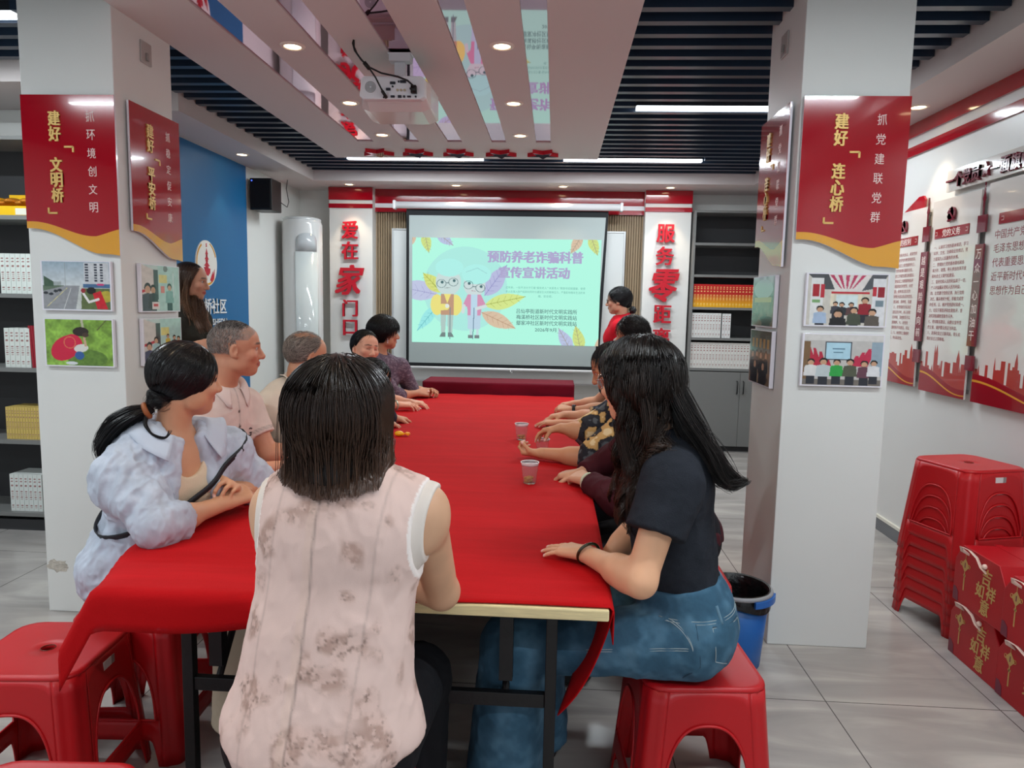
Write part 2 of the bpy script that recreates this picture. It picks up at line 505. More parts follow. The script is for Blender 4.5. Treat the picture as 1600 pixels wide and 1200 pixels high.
def wood_run(x0, x1, z0, z1):
    wd.box((x0, 7.76, z0), (x1, 7.78, z1))
    x = x0
    while x < x1 - 0.01:
        wd.box((x, 7.735, z0), (min(x + 0.017, x1), 7.765, z1)); x += 0.026
wood_run(-1.955, -1.755, 0.0, 2.46); wood_run(0.715, 0.912, 0.0, 2.46); wood_run(-1.755, 0.715, 2.285, 2.46)
structure(wd.build('wall_back_slats', WOODW))

# ------------------------------------------------------------------ ceiling fixtures
LEDE = mat('led_diffuser', (236, 246, 255), 0.4, emit=7.0)
LEDH = mat('led_housing', (40, 44, 50), 0.4)
led_words = ['short end of it showing past the right column over the book wall', 'just behind the left half of the dropped panel edge', 'just behind the right end of the dropped panel edge', 'at the top left corner over the left column']
for i, (x0, x1, y) in enumerate(LEDS):
    lb = ('bright linear ceiling lamp ' + ['above the right slats beside the right column', led_words[1], led_words[2], 'left of the left column among the slats', 'over the right aisle behind the camera', 'over the left aisle behind the camera',
          'over the right rear of the room', 'over the left rear of the room', 'across the rear of the dropped panel'][i])
    t = thing('linear_lamp', lb, 'ceiling light', ((x0 + x1) / 2, y, ZS), group='linear ceiling lamps')
    MB().box((x0, y - 0.032, ZS + 0.016), (x1, y + 0.032, ZS + 0.085)).build('lamp_housing', LEDH, t)
    MB().box((x0 + 0.004, y - 0.030, ZS - 0.004), (x1 - 0.004, y + 0.030, ZS + 0.016)).build('diffuser', LEDE, t, bevel=0.002)
DLE = mat('downlight_lens', (255, 226, 178), 0.4, emit=11.0)
DLR = mat('downlight_ring', (238, 226, 214), 0.4)
dl_words = {0: 'far', 1: 'middle', 2: 'near', 3: 'nearer', 4: 'overhead', 5: 'rear', 6: 'rearmost'}
proto = None
for i, (x, y, z, w) in enumerate(SPOTS):
    if i < 14:
        lb = 'recessed warm downlight in the dropped panel, %s one of the %s row' % (dl_words[i % 7], 'left' if i < 7 else 'right')
    elif i < 18:
        lb = 'small downlight in the back bulkhead ' + ['over the left pilaster', 'over the left part of the screen', 'over the right part of the screen', 'over the right pilaster'][i - 14]
    elif i == 18:
        lb = 'downlight in the left bulkhead beside the blue wall'
    else:
        lb = 'downlight in the right bulkhead ' + ['beside the right column above the notice boards', 'near the gift boxes', 'behind the camera'][i - 19]
    t = thing('downlight', lb, 'ceiling light', (x, y, z), group='recessed downlights')
    if proto is None:
        MB().lathe([(0.040, -0.001), (0.044, -0.008), (0.058, -0.006), (0.062, 0.0)], 28, None, False, False).build('lamp_ring', DLR, t, True, local=True)
        MB().lathe([(0.0005, -0.0025), (0.042, -0.0025), (0.042, 0.0), (0.0005, 0.0)], 28).build('lens', DLE, t, local=True)
        proto = t
    else:
        for c in proto.children:
            copy_tree(c, t)
# ------------------------------------------------------------------ signs and pictures on the columns
WHITEB = mat('acrylic_white', (236, 232, 240), 0.18, coat=0.5)
AMBER = mat('amber_print', (226, 160, 52), 0.14, coat=0.5)
PRINT = mat('photo_print', None, 0.16, attr='Col', coat=0.3)
def wave(t):   # bottom outline of a sign, 0..1 across, as a fraction of the drop
    return -0.5 * (1 - cos(pi * min(1, max(0, (t - 0.05) / 0.85)))) + 0.05 * sin(pi * max(0, (t - 0.75) / 0.25))
def column_sign(label, M, W, H, drop, left_text, right_text):
    """M: origin at the upper left corner of the board, x to the right, y up, z out of the wall."""
    t = thing('column_sign', label, 'sign', M.translation - Vector((0, 0, H + drop)), group='red hanging signs on the columns')
    n = 28
    low = [(W * k / n, -H + drop * wave(k / n)) for k in range(n + 1)]
    MB().prism([(0, 0)] + low + [(W, 0)], 0.012, 0.022, M).build('board', WHITEB, t)
    amber = low + [(x, y + 0.030 + 0.085 * (x / W) ** 2.2) for x, y in low[::-1]]
    MB().prism(amber, 0.0222, 0.0236, M).build('amber_wave', AMBER, t)
    face = [(0, 0)] + [(x, y + 0.030 + 0.085 * (x / W) ** 2.2) for x, y in low] + [(W, 0)]
    MB().prism(face, 0.0222, 0.0237, M).build('red_face', REDG, t)
    g = MB()
    n1 = len(left_text); step = H * 0.78 / (n1 - 0.2)
    for k, ch in enumerate(left_text):
        c = Matrix.Translation((W * (0.36 if ch not in '『』' else (0.50 if ch == '『' else 0.30)), -H * 0.175 - step * k, 0.0237))
        if ch in '『』':
            a = 0.020; q = 1 if ch == '『' else -1
            g.box((-a * 1.0, a * 0.55 * q - 0.004, 0), (a * 1.0, a * 0.55 * q + 0.004, 0.004), M @ c)
            g.box((a * q - 0.004, -a * 0.6, 0), (a * q + 0.004, a * 0.6, 0.004), M @ c)
        else:
            text(g, ch, 0.07, M @ c, 0.006, 0.0022, fit=(0.056, 0.064))
        g.build('gold_character', GOLD, t); g = MB()
    n2 = len(right_text); step = H * 0.80 / (n2 - 0.2) * 0.98
    for k, ch in enumerate(right_text):
        p = MB(); text(p, ch, 0.05, M @ Matrix.Translation((W * 0.74, -H * 0.16 - step * k, 0.0237)), 0.0012, 0.0, fit=(0.038, 0.044))
        p.build('small_character', PINKW, t)
    return t
column_sign('red hanging sign with gold lettering on the front of the left column', FRONT((-2.362, 3.12, 2.37)), 0.424, 0.575, 0.115, '建好『文明桥』', '抓环境创文明')
column_sign('red hanging sign on the right side of the left column, facing the table', ONLEFT((-1.95, 3.19, 2.375)), 0.425, 0.575, 0.115, '建好『平安桥』', '抓稳定促安康')
column_sign('red hanging sign with gold lettering on the front of the right column', FRONT((1.002, 3.12, 2.375)), 0.428, 0.580, 0.115, '建好『连心桥』', '抓党建联党群')
column_sign('red hanging sign on the left side of the right column, facing the table', ONRIGHT((0.995, 3.60, 2.375)), 0.42, 0.575, 0.115, '建好『连心桥』', '抓党建联党群')

def people_row(c, pts, seed=3):
    r = random.Random(seed)
    for (x, y, s, shirt) in pts:
        c.ell(x, y - s * 0.62, s * 0.24, s * 0.30, (24, 20, 20)); c.ell(x, y - s * 0.50, s * 0.19, s * 0.24, (206, 160, 128))
        c.poly([(x - s * 0.45, y + s * 0.8), (x - s * 0.38, y - s * 0.20), (x, y - s * 0.32), (x + s * 0.38, y - s * 0.20), (x + s * 0.45, y + s * 0.8)], shirt)
        c.rect(x - s * 0.28, y + s * 0.8, x + s * 0.28, y + s * 1.6, (40, 42, 52))
def pic_road():
    c = Canvas(140, 100, (188, 202, 210)); c.vgrad(0, 0.55, (156, 176, 190), (214, 220, 222))
    c.rect(0, 0.5, 0.32, 0.62, (96, 116, 96)); c.poly([(0.02, 0.3), (0.16, 0.42), (0.16, 0.52), (0.02, 0.52)], (70, 96, 76)); c.rect(0.16, 0.42, 0.28, 0.5, (170, 178, 178))
    c.poly([(0, 0.62), (0.34, 0.5), (0.56, 0.5), (0.48, 1), (0, 1)], (150, 152, 156)); c.line([(0.05, 0.95), (0.36, 0.55)], 0.012, (226, 214, 150)); c.line([(0.30, 1), (0.42, 0.55)], 0.01, (232, 232, 232))
    c.poly([(0.48, 1), (0.55, 0.5), (0.60, 0.5), (0.60, 1)], (204, 208, 204)); c.poly([(0.58, 0.55), (1, 0.55), (1, 1), (0.56, 1)], (96, 112, 66)); c.ell(0.94, 0.72, 0.1, 0.12, (186, 170, 60))
    c.rect(0.62, 0.02, 0.99, 0.46, (206, 208, 212))
    for k in range(7):
        for q in (0.64, 0.77, 0.86): c.rect(q, 0.04 + k * 0.055, q + 0.045, 0.075 + k * 0.055, (62, 66, 80))
    c.rect(0.60, 0.46, 1, 0.54, (74, 110, 150)); c.ell(0.86, 0.47, 0.06, 0.022, (206, 60, 120)); c.line([(0.34, 0.02), (0.34, 0.6)], 0.012, (150, 158, 160))
    for x, y in ((0.04, 0.66), (0.12, 0.68), (0.19, 0.62), (0.25, 0.60)): c.ell(x, y, 0.035, 0.028, (46, 50, 58))
    c.ell(0.72, 0.6, 0.07, 0.075, (26, 22, 22)); c.poly([(0.74, 0.66), (0.86, 0.6), (0.96, 0.98), (0.80, 0.98)], (204, 30, 46)); c.line([(0.60, 0.66), (0.68, 0.84), (0.82, 0.78)], 0.05, (236, 232, 230)); c.ell(0.60, 0.6, 0.035, 0.05, (150, 40, 50))
    c.speck(0.12, 22); return c
def pic_grass():
    c = Canvas(140, 100, (128, 168, 66)); c.speck(0.5, 7); c.ell(0.62, 0.85, 0.3, 0.2, (98, 134, 54)); c.speck(0.25, 26, seed=4)
    c.line([(0.92, 0.0), (0.78, 0.22)], 0.02, (92, 92, 56)); c.line([(0.55, 0.0), (0.57, 0.2)], 0.05, (188, 186, 160))
    c.ell(0.30, 0.62, 0.20, 0.30, (212, 26, 66), ang=0.5); c.ell(0.40, 0.52, 0.15, 0.2, (214, 30, 70)); c.ell(0.53, 0.26, 0.12, 0.10, (44, 32, 28)); c.ell(0.60, 0.33, 0.05, 0.05, (70, 52, 44)); c.ell(0.53, 0.62, 0.11, 0.085, (226, 224, 216), ang=-0.4); c.line([(0.58, 0.40), (0.60, 0.56)], 0.05, (208, 168, 142)); c.ell(0.50, 0.78, 0.07, 0.09, (54, 96, 160)); c.ell(0.38, 0.95, 0.09, 0.035, (220, 224, 226)); c.ring(0.36, 0.50, 0.09, 0.13, (226, 130, 90), 0.12)
    return c
def pic_office(v):
    c = Canvas(110, 100, (196, 214, 208)); c.poly([(0, 0), (0.3, 0.1), (0.3, 0.8), (0, 1)], (214, 206, 198)); c.rect(0.30, 0.10, 0.42, 0.75, (66, 70, 70)); c.rect(0.42, 0, 1, 1, (182, 214, 206)); c.rect(0.44, 0.2, 0.66, 0.38, (226, 214, 130)); c.poly([(0, 0.55), (0.26, 0.48), (0.26, 0.54), (0, 0.61)], (196, 40, 56))
    if v: 
        c.poly([(0.5, 0.65), (0.9, 0.55), (1, 0.7), (0.7, 0.95)], (196, 190, 178)); people_row(c, [(0.30, 0.62, 0.24, (170, 206, 206)), (0.12, 0.78, 0.30, (62, 66, 96)), (0.62, 0.50, 0.16, (206, 180, 70)), (0.80, 0.55, 0.18, (60, 58, 62)), (0.92, 0.6, 0.2, (40, 40, 44))])
    else:
        people_row(c, [(0.14, 0.72, 0.36, (58, 66, 74)), (0.28, 0.70, 0.30, (44, 48, 52)), (0.72, 0.62, 0.26, (134, 176, 168))]); c.rect(0.24, 0.80, 0.44, 0.96, (236, 226, 222)); c.rect(0.28, 0.84, 0.40, 0.90, (206, 60, 70)); c.ell(0.62, 0.06, 0.06, 0.07, (120, 124, 120)); c.rect(0.48, 0.45, 0.58, 0.6, (220, 120, 110)); c.rect(0.82, 0.15, 0.84, 0.7, (224, 232, 230))
    c.speck(0.10, 16); return c
def pic_meeting():
    c = Canvas(140, 100, (206, 200, 190)); c.poly([(0.05, 0), (0.95, 0), (0.72, 0.34), (0.34, 0.34)], (226, 218, 214)); c.poly([(0, 0), (0.25, 0), (0.34, 0.30), (0.2, 0.3)], (74, 76, 80)); c.poly([(0.80, 0), (1, 0), (0.9, 0.25), (0.68, 0.32)], (84, 86, 92))
    for k in range(5):
        a = 0.30 + k * 0.10; c.poly([(a - 0.03, 0.02), (a + 0.02, 0.02), (0.43 + k * 0.035, 0.28), (0.415 + k * 0.035, 0.28)], (186, 60, 96))
    c.rect(0.30, 0.34, 0.78, 0.70, (214, 206, 186)); c.rect(0.30, 0.34, 0.78, 0.375, (190, 36, 50)); c.rect(0.36, 0.40, 0.64, 0.66, (216, 230, 230)); c.rect(0.04, 0.08, 0.20, 1, (226, 226, 224)); c.rect(0.82, 0.08, 0.98, 1, (224, 224, 226)); c.rect(0.06, 0.20, 0.15, 0.44, (170, 24, 40)); c.rect(0.16, 0.20, 0.21, 0.46, (190, 40, 56)); c.rect(0.88, 0.24, 0.97, 0.44, (150, 24, 40)); c.rect(0.82, 0.24, 0.87, 0.42, (190, 40, 56)); c.rect(0.06, 0.50, 0.16, 0.56, (124, 170, 110)); c.rect(0.86, 0.50, 0.96, 0.62, (120, 140, 150)); c.rect(0.29, 0.38, 0.335, 0.62, (232, 220, 196)); c.rect(0.64, 0.38, 0.69, 0.62, (232, 220, 196))
    people_row(c, [(0.36, 0.66, 0.14, (60, 60, 70)), (0.44, 0.68, 0.15, (40, 44, 50)), (0.56, 0.68, 0.15, (90, 60, 60)), (0.73, 0.62, 0.20, (150, 26, 42)), (0.17, 0.80, 0.20, (170, 190, 216)), (0.60, 0.82, 0.21, (70, 76, 62)), (0.83, 0.86, 0.22, (92, 84, 76)), (0.40, 0.92, 0.26, (24, 24, 28))])
    c.speck(0.08, 20); return c
def pic_group():
    c = Canvas(140, 100, (198, 194, 190)); c.rect(0, 0, 1, 0.12, (216, 212, 208))
    for k in range(4):
        c.poly([(0.04 + k * 0.08, 0.20 + k * 0.07), (0.07 + k * 0.08, 0.20 + k * 0.07), (0.18 + k * 0.06, 0.62), (0.08 + k * 0.06, 0.62)], (186, 34, 62)); c.poly([(0.94 - k * 0.08, 0.20 + k * 0.07), (0.90 - k * 0.08, 0.20 + k * 0.07), (0.72 - k * 0.04, 0.62), (0.82 - k * 0.04, 0.62)], (196, 40, 76))
    c.rect(0.27, 0.14, 0.61, 0.50, (66, 70, 80)); c.rect(0.285, 0.16, 0.595, 0.48, (180, 218, 234)); c.rect(0.36, 0.27, 0.52, 0.29, (70, 110, 140)); c.rect(0.38, 0.34, 0.50, 0.355, (90, 130, 150)); c.rect(0.0, 0.14, 0.08, 0.9, (126, 96, 66)); c.rect(0.86, 0.14, 1, 0.8, (150, 170, 184)); c.rect(0, 0.88, 1, 1, (120, 112, 104))
    people_row(c, [(0.10, 0.66, 0.20, (226, 224, 222)), (0.26, 0.66, 0.22, (196, 206, 208)), (0.43, 0.66, 0.20, (44, 166, 70)), (0.60, 0.66, 0.21, (84, 88, 70)), (0.78, 0.68, 0.20, (104, 62, 78)), (0.90, 0.66, 0.19, (228, 228, 230))])
    c.speck(0.06, 20); return c
def pic_hall(v):
    c = Canvas(100, 100, (126, 104, 84)); c.vgrad(0, 0.4, (190, 206, 198) if v else (92, 74, 60), (120, 126, 120)); c.speck(0.5, 9, seed=6 + v)
    if v: c.ell(0.5, 0.25, 0.45, 0.2, (196, 214, 208)); c.rect(0.1, 0.42, 0.9, 0.52, (206, 190, 110)); c.rect(0.5, 0.86, 0.9, 1, (52, 48, 46)); c.ell(0.7, 0.86, 0.3, 0.06, (70, 66, 62))
    else:
        for k in range(5): c.rect(0.1 + k * 0.18, 0.15, 0.2 + k * 0.18, 0.32, (196, 150, 92))
        people_row(c, [(0.15, 0.60, 0.26, (32, 30, 34)), (0.36, 0.56, 0.22, (54, 46, 44)), (0.56, 0.60, 0.26, (28, 28, 34)), (0.8, 0.58, 0.24, (44, 40, 40)), (0.28, 0.8, 0.3, (22, 22, 26)), (0.68, 0.82, 0.3, (34, 30, 30))])
    return c
def photo(label, M, W, H, canvas):
    t = thing('photo_board', label, 'picture', M.translation, group='photo boards on the columns')
    MB().box((0, 0, 0.004), (W, H, 0.022), M).build('board', WHITEB, t, bevel=0.001)
    canvas.build('print', M @ Matrix.Translation((0.008, 0.006, 0.0226)), W - 0.014, H - 0.010, PRINT, t)
photo('photo board of red vested people by a road, front of left column', FRONT((-2.312, 3.12, 1.432)), 0.327, 0.222, pic_road())
photo('photo board of a red vested person crouching on grass, left column', FRONT((-2.312, 3.12, 1.178)), 0.327, 0.218, pic_grass())
photo('upper photo board on the side of the left column, showing an office doorway', ONLEFT((-1.95, 3.232, 1.428)), 0.345, 0.228, pic_office(0))
photo('lower photo board on the side of the left column, showing people round a table', ONLEFT((-1.95, 3.236, 1.175)), 0.345, 0.224, pic_office(1))
photo('photo board of a seated audience, upper one on the front of the right column', FRONT((1.058, 3.12, 1.433)), 0.341, 0.224, pic_meeting())
photo('photo board of six people standing in a row, on the front of the right column', FRONT((1.058, 3.12, 1.178)), 0.341, 0.225, pic_group())
photo('upper photo board on the left side of the right column, pale green', ONRIGHT((0.995, 3.592, 1.418)), 0.345, 0.236, pic_hall(1))
photo('lower photo board on the left side of the right column, dark brown', ONRIGHT((0.995, 3.590, 1.145)), 0.345, 0.258, pic_hall(0))
for lb, M in (('blank outlet cover high on the side of the left column', ONLEFT((-1.95, 3.33, 2.585))), ('blank outlet cover high on the side of the right column', ONRIGHT((0.995, 3.42, 2.62)))):
    t = thing('outlet_cover', lb, 'outlet cover', M.translation)
    MB().box((0, 0, 0), (0.088, 0.10, 0.008), M).build('plate', mat('cover_plate', (176, 170, 166), 0.4), t, bevel=0.003)
    MB().box((0.035, 0.015, 0.008), (0.055, 0.05, 0.016), M).build('toggle', mat('cover_toggle', (150, 146, 142), 0.35), t, bevel=0.003)

# ------------------------------------------------------------------ blue wall: emblem and writing
e = thing('round_emblem', 'round white emblem with a red pagoda on the blue wall', 'emblem', (LW + 0.006, 5.675, 1.6))
M = ONLEFT((LW + 0.006, 5.675, 1.78))
circ = lambda r, n=48, sx=1: [(r * sx * cos(2 * pi * k / n), r * sin(2 * pi * k / n)) for k in range(n)]
MB().prism(circ(0.185, sx=0.96), 0, 0.008, M).build('disc', mat('emblem_white', (238, 236, 230), 0.4), e)
ring = MB()
for a0, a1, w in ((200, 318, 0.022), (20, 70, 0.014), (120, 200, 0.016)):
    A = [radians(a0 + (a1 - a0) * k / 24) for k in range(25)]
    ring.prism([(0.168 * cos(a), 0.175 * sin(a)) for a in A] + [((0.168 - w * (1 - 0.4 * k / 24)) * cos(a), (0.175 - w * (1 - .4 * k / 24)) * sin(a)) for k, a in reversed(list(enumerate(A)))], 0.008, 0.010, M)
ring.build('ring', mat('emblem_amber', (226, 160, 40), 0.4), e)
pg = MB()
for k, (w, z) in enumerate(((0.022, 0.086), (0.034, 0.044), (0.048, -0.008))):
    pg.prism([(-w, z - 0.012), (-w * 0.45, z + 0.006), (0, z + 0.034), (w * 0.45, z + 0.006), (w, z - 0.012), (w * 0.5, z - 0.012), (w * 0.55, z - 0.03), (-w * 0.55, z - 0.03), (-w * 0.5, z - 0.012)], 0.0085, 0.0105, M)
pg.prism([(-0.05, -0.03), (0.055, -0.04), (0.05, -0.075), (0.015, -0.10), (-0.02, -0.085)], 0.0085, 0.0105, M)
pg.prism([(0.05, -0.13), (0.10, -0.06), (0.095, -0.10), (0.13, -0.04), (0.12, -0.11), (0.08, -0.15)], 0.0085, 0.0105, M)
text(pg, 'S', 0.04, M @ Matrix.Translation((0, 0.145, 0.008)), 0.002, 0.001)
pg.build('pagoda', mat('emblem_red', (200, 26, 52), 0.4), e)
wt = MB()
text(wt, '梅溪桥社区', 0.13, ONLEFT((LW + 0.006, 5.68, 1.435)), 0.008, 0.0022, fit=(0.66, 0.128))
text(wt, 'MEIXIQIAOSHEQU', 0.08, ONLEFT((LW + 0.006, 5.68, 1.30)), 0.008, 0.0012, fit=(0.66, 0.062))
tag(wt.build('wall_lettering', mat('white_letter', (236, 238, 240), 0.4)), 'white raised lettering in two lines under the emblem on the blue wall', 'lettering')

# loudspeaker on the left wall
t = thing('loudspeaker', 'black box loudspeaker high in the left corner past the blue wall', 'speaker', (-2.72, 6.62, 2.315))
MB().box((-2.815, 6.50, 2.315), (-2.61, 6.74, 2.60)).build('cabinet', BLACKM, t, bevel=0.008)
MB().box((-2.805, 6.492, 2.33), (-2.62, 6.50, 2.585)).build('grille', mat('speaker_cloth', (20, 20, 24), 0.8, bump=(900, 0.5)), t, bevel=0.003)
MB().box((-2.84, 6.58, 2.40), (-2.81, 6.66, 2.50)).build('bracket', GREYM, t)
MB().lathe([(0.0005, 0), (0.006, 0), (0.006, 0.003), (0.0005, 0.003)], 12, Matrix.Translation((-2.79, 6.491, 2.575)) @ Matrix.Rotation(pi / 2, 4, 'X')).build('status_light', mat('blue_led', (60, 90, 255), 0.4, emit=3), t)
MB().tube([(-2.62, 6.70, 2.42), (-2.58, 6.80, 2.38), (-2.62, 6.95, 2.45), (-2.70, 7.10, 2.60), (-2.72, 7.19, 2.70)], 0.004, 6).build('cable', BLACKM, t, True)

# floor standing air conditioner in the corner
t = thing('air_conditioner', 'tall white rounded floor standing air conditioner in the left back corner', 'air conditioner', (-2.60, 7.26, 0))
ACW = mat('ac_shell', (216, 216, 214), 0.16, coat=0.5)
pr = [(0.19, 0.0), (0.20, 0.03), (0.20, 2.26), (0.185, 2.31), (0.150, 2.325)]
MB().lathe(pr, 48, Matrix.Translation((-2.60, 7.26, 0))).build('shell', ACW, t, True)
MB().lathe([(0.186, 2.30), (0.192, 2.316), (0.17, 2.332), (0.10, 2.334)], 48, Matrix.Translation((-2.60, 7.26, 0)), False).build('lid', mat('ac_lid', (206, 208, 208), 0.12, coat=0.6), t, True)
def arc_panel(r, a0, a1, z0, z1, n=16, th=0.006, round_top=False):
    mb = MB(); c = (-2.60, 7.26)
    vs, fs = [], []
    for k in range(n + 1):
        a = radians(a0 + (a1 - a0) * k / n); u = 2 * k / n - 1
        zt = z1 + (0.07 * sqrt(max(0, 1 - u * u)) if round_top else 0)
        for rr in (r, r + th):
            for z in (z0, zt): vs.append((c[0] + rr * cos(a), c[1] + rr * sin(a), z))
    for k in range(n):
        i = 4 * k; fs += [(i, i + 4, i + 5, i + 1), (i + 2, i + 3, i + 7, i + 6), (i + 1, i + 5, i + 7, i + 3), (i, i + 2, i + 6, i + 4)]
    fs += [(0, 1, 3, 2), (4 * n, 4 * n + 2, 4 * n + 3, 4 * n + 1)]
    return mb.add(vs, fs)
arc_panel(0.199, -92, -22, 0.30, 1.98, round_top=False).build('outlet_panel', mat('ac_panel', (206, 212, 210), 0.10, coat=0.8), t, True)
arc_panel(0.200, -88, -28, 1.99, 2.10, round_top=True).build('display', mat('ac_display', (196, 200, 202), 0.07, coat=0.8), t, True)
# ------------------------------------------------------------------ raised red characters on the pilasters
def pilaster_word(label, cx, rows):
    t = thing('wall_character_row', label, 'lettering', (cx, PY, 1.1), group='red raised writing on the pilasters')
    for ch, z, w, h, brush in rows:
        mb = MB()
        text(mb, ch, 0.2, FRONT((cx, PY - 0.022, z)) , 0.022, 0.004 if not brush else 0.005, fit=(w, h), shear=0.22 if brush else 0)
        V = mb
        mb.build('character', REDM, t, bevel=0)
    return t
pilaster_word('column of red raised characters on the left pilaster under the downlight', -2.19, [('爱', 2.25, 0.175, 0.185, 0), ('在', 2.035, 0.178, 0.19, 0), ('家', 1.725, 0.275, 0.32, 1), ('门', 1.425, 0.165, 0.18, 0), ('口', 1.217, 0.155, 0.165, 0)])
pilaster_word('column of red raised characters on the right pilaster beside the bookcase', 1.125, [('服', 2.26, 0.185, 0.185, 0), ('务', 2.03, 0.185, 0.19, 0), ('零', 1.725, 0.29, 0.34, 1), ('距', 1.43, 0.185, 0.185, 0), ('离', 1.19, 0.18, 0.19, 0)])

# ------------------------------------------------------------------ whiteboard and projection screen
t = thing('whiteboard', 'large whiteboard on the back wall, mostly hidden behind the screen', 'whiteboard', (-0.52, 7.84, 0.66))
MB().box((-1.745, 7.62, 0.66), (0.712, 7.64, 2.27)).build('writing_surface', mat('whiteboard_face', (222, 226, 224), 0.2), t)
fm = MB()
for a, b in (((-1.755, 7.612, 0.65), (-1.735, 7.645, 2.28)), ((0.702, 7.612, 0.65), (0.722, 7.645, 2.28)), ((-1.735, 7.612, 2.262), (0.702, 7.645, 2.28)), ((-1.735, 7.612, 0.65), (0.702, 7.645, 0.668))): fm.box(a, b)
fm.build('rim_frame', mat('aluminium', (206, 208, 208), 0.35, metal=0.6), t, bevel=0.002)
MB().box((-1.745, 7.64, 0.66), (0.712, 7.76, 2.27)).build('backing', WHITE, t)
SCY = 7.50
t = thing('projection_screen', 'pull down projection screen with black border showing a pale green slide', 'projection screen', (-0.52, SCY, 0.8))
MB().cyl((-1.68, 7.47, 2.505), (0.645, 7.47, 2.505), 0.036, 24).build('roller_case', WPLAS, t, True)
cp = MB()
for x in (-1.69, 0.655): cp.cbox((x, 7.47, 2.505), (0.03, 0.09, 0.09)).box((x - 0.012, 7.50, 2.515), (x + 0.012, 7.70, 2.545))
cp.build('case_end_cap', WPLAS, t, bevel=0.01)
MB().add([(-1.572, SCY, 0.822), (0.475, SCY, 0.822), (0.527, SCY, 2.47), (-1.574, SCY, 2.47), (-1.572, SCY + .002, 0.822), (0.475, SCY + .002, 0.822), (0.527, SCY + .002, 2.47), (-1.574, SCY + .002, 2.47)],
         [(0, 1, 2, 3), (7, 6, 5, 4), (0, 4, 5, 1), (1, 5, 6, 2), (3, 2, 6, 7), (0, 3, 7, 4)]).build('black_border', mat('screen_black', (10, 14, 18), 0.7), t)
MB().add([(-1.542, SCY - .0012, 0.862), (0.432, SCY - .0012, 0.862), (0.502, SCY - .0012, 2.405), (-1.544, SCY - .0012, 2.405)], [(0, 1, 2, 3)]).build('screen_fabric', mat('screen_white', (168, 178, 176), 0.8), t)
MB().cyl((-1.64, SCY, 0.812), (0.55, SCY, 0.812), 0.014, 16).build('weight_bar', WPLAS, t, True)
MB().tube([(-0.45, SCY - 0.012, 0.808), (-0.45, SCY - 0.03, 0.79), (-0.44, SCY - 0.02, 0.775), (-0.43, SCY - 0.012, 0.79)], 0.003, 6).build('pull_loop', WPLAS, t)
# slide
MINT = (182, 255, 232)
sc_ = Canvas(460, 256, MINT)
V1, V2, V3 = (190, 192, 232), (214, 226, 120), (226, 188, 160)
SX = lambda x: (x - 92) / 1935.0      # measured in px of a 1935 x 1096 picture of the slide
def leaf(c, x, y, L, w, ang, col, vein):
    pts = []
    for k in range(21):
        u = k / 20; pts.append((u * L, w * sin(pi * u ** 0.8)))
    for k in range(20, -1, -1):
        u = k / 20; pts.append((u * L, -w * 0.9 * sin(pi * u ** 0.9)))
    A = 460 / 256
    q = [(x + (a * cos(ang) - b * sin(ang)) / A, y + a * sin(ang) + b * cos(ang)) for a, b in pts]
    c.poly(q, col, 0.9); c.line([(x, y), (x + L * cos(ang) / A, y + L * sin(ang))], 0.006, vein, 0.8)
    for k in range(1, 6):
        u = k / 6.5; bx, by = x + u * L * cos(ang) / A, y + u * L * sin(ang)
        for s in (-1, 1):
            c.line([(bx, by), (bx + w * 0.7 * cos(ang + s * 0.9) / A, by + w * 0.7 * sin(ang + s * 0.9))], 0.004, vein, 0.6)
sc_.ell(0.285, 0.48, 0.225, 0.40, (176, 240, 230))
leaf(sc_, 0.14, 0.54, 0.42, 0.10, pi + 0.18, (198, 196, 232), (150, 150, 200)); leaf(sc_, 0.16, 0.52, 0.26, 0.07, -2.35, (222, 228, 110), (150, 160, 60)); leaf(sc_, 0.14, 0.64, 0.32, 0.055, 2.25, (156, 236, 236), (90, 180, 190))
leaf(sc_, 0.39, 0.54, 0.36, 0.085, -0.95, (190, 186, 228), (130, 130, 190)); leaf(sc_, 0.39, 0.63, 0.40, 0.075, -0.22, (222, 236, 130), (150, 160, 60)); leaf(sc_, 0.375, 0.70, 0.36, 0.075, 0.42, (226, 190, 160), (180, 140, 110))
for x, a, col in ((0.03, 2.2, V3), (0.075, 1.35, V2), (0.14, 0.65, V1)): leaf(sc_, x - 0.01, -0.05, 0.20, 0.05, a, col, (160, 150, 130))
for x, a, col in ((0.90, 2.1, V3), (0.94, 1.2, V2), (1.0, 0.7, V1)): leaf(sc_, x, -0.05, 0.21, 0.05, a, col, (160, 150, 130))
for x, a, col in ((0.86, -2.1, V1), (0.91, -1.8, V2), (0.98, -0.9, V3)): leaf(sc_, x, 1.06, 0.26, 0.06, a, col, (160, 150, 130))
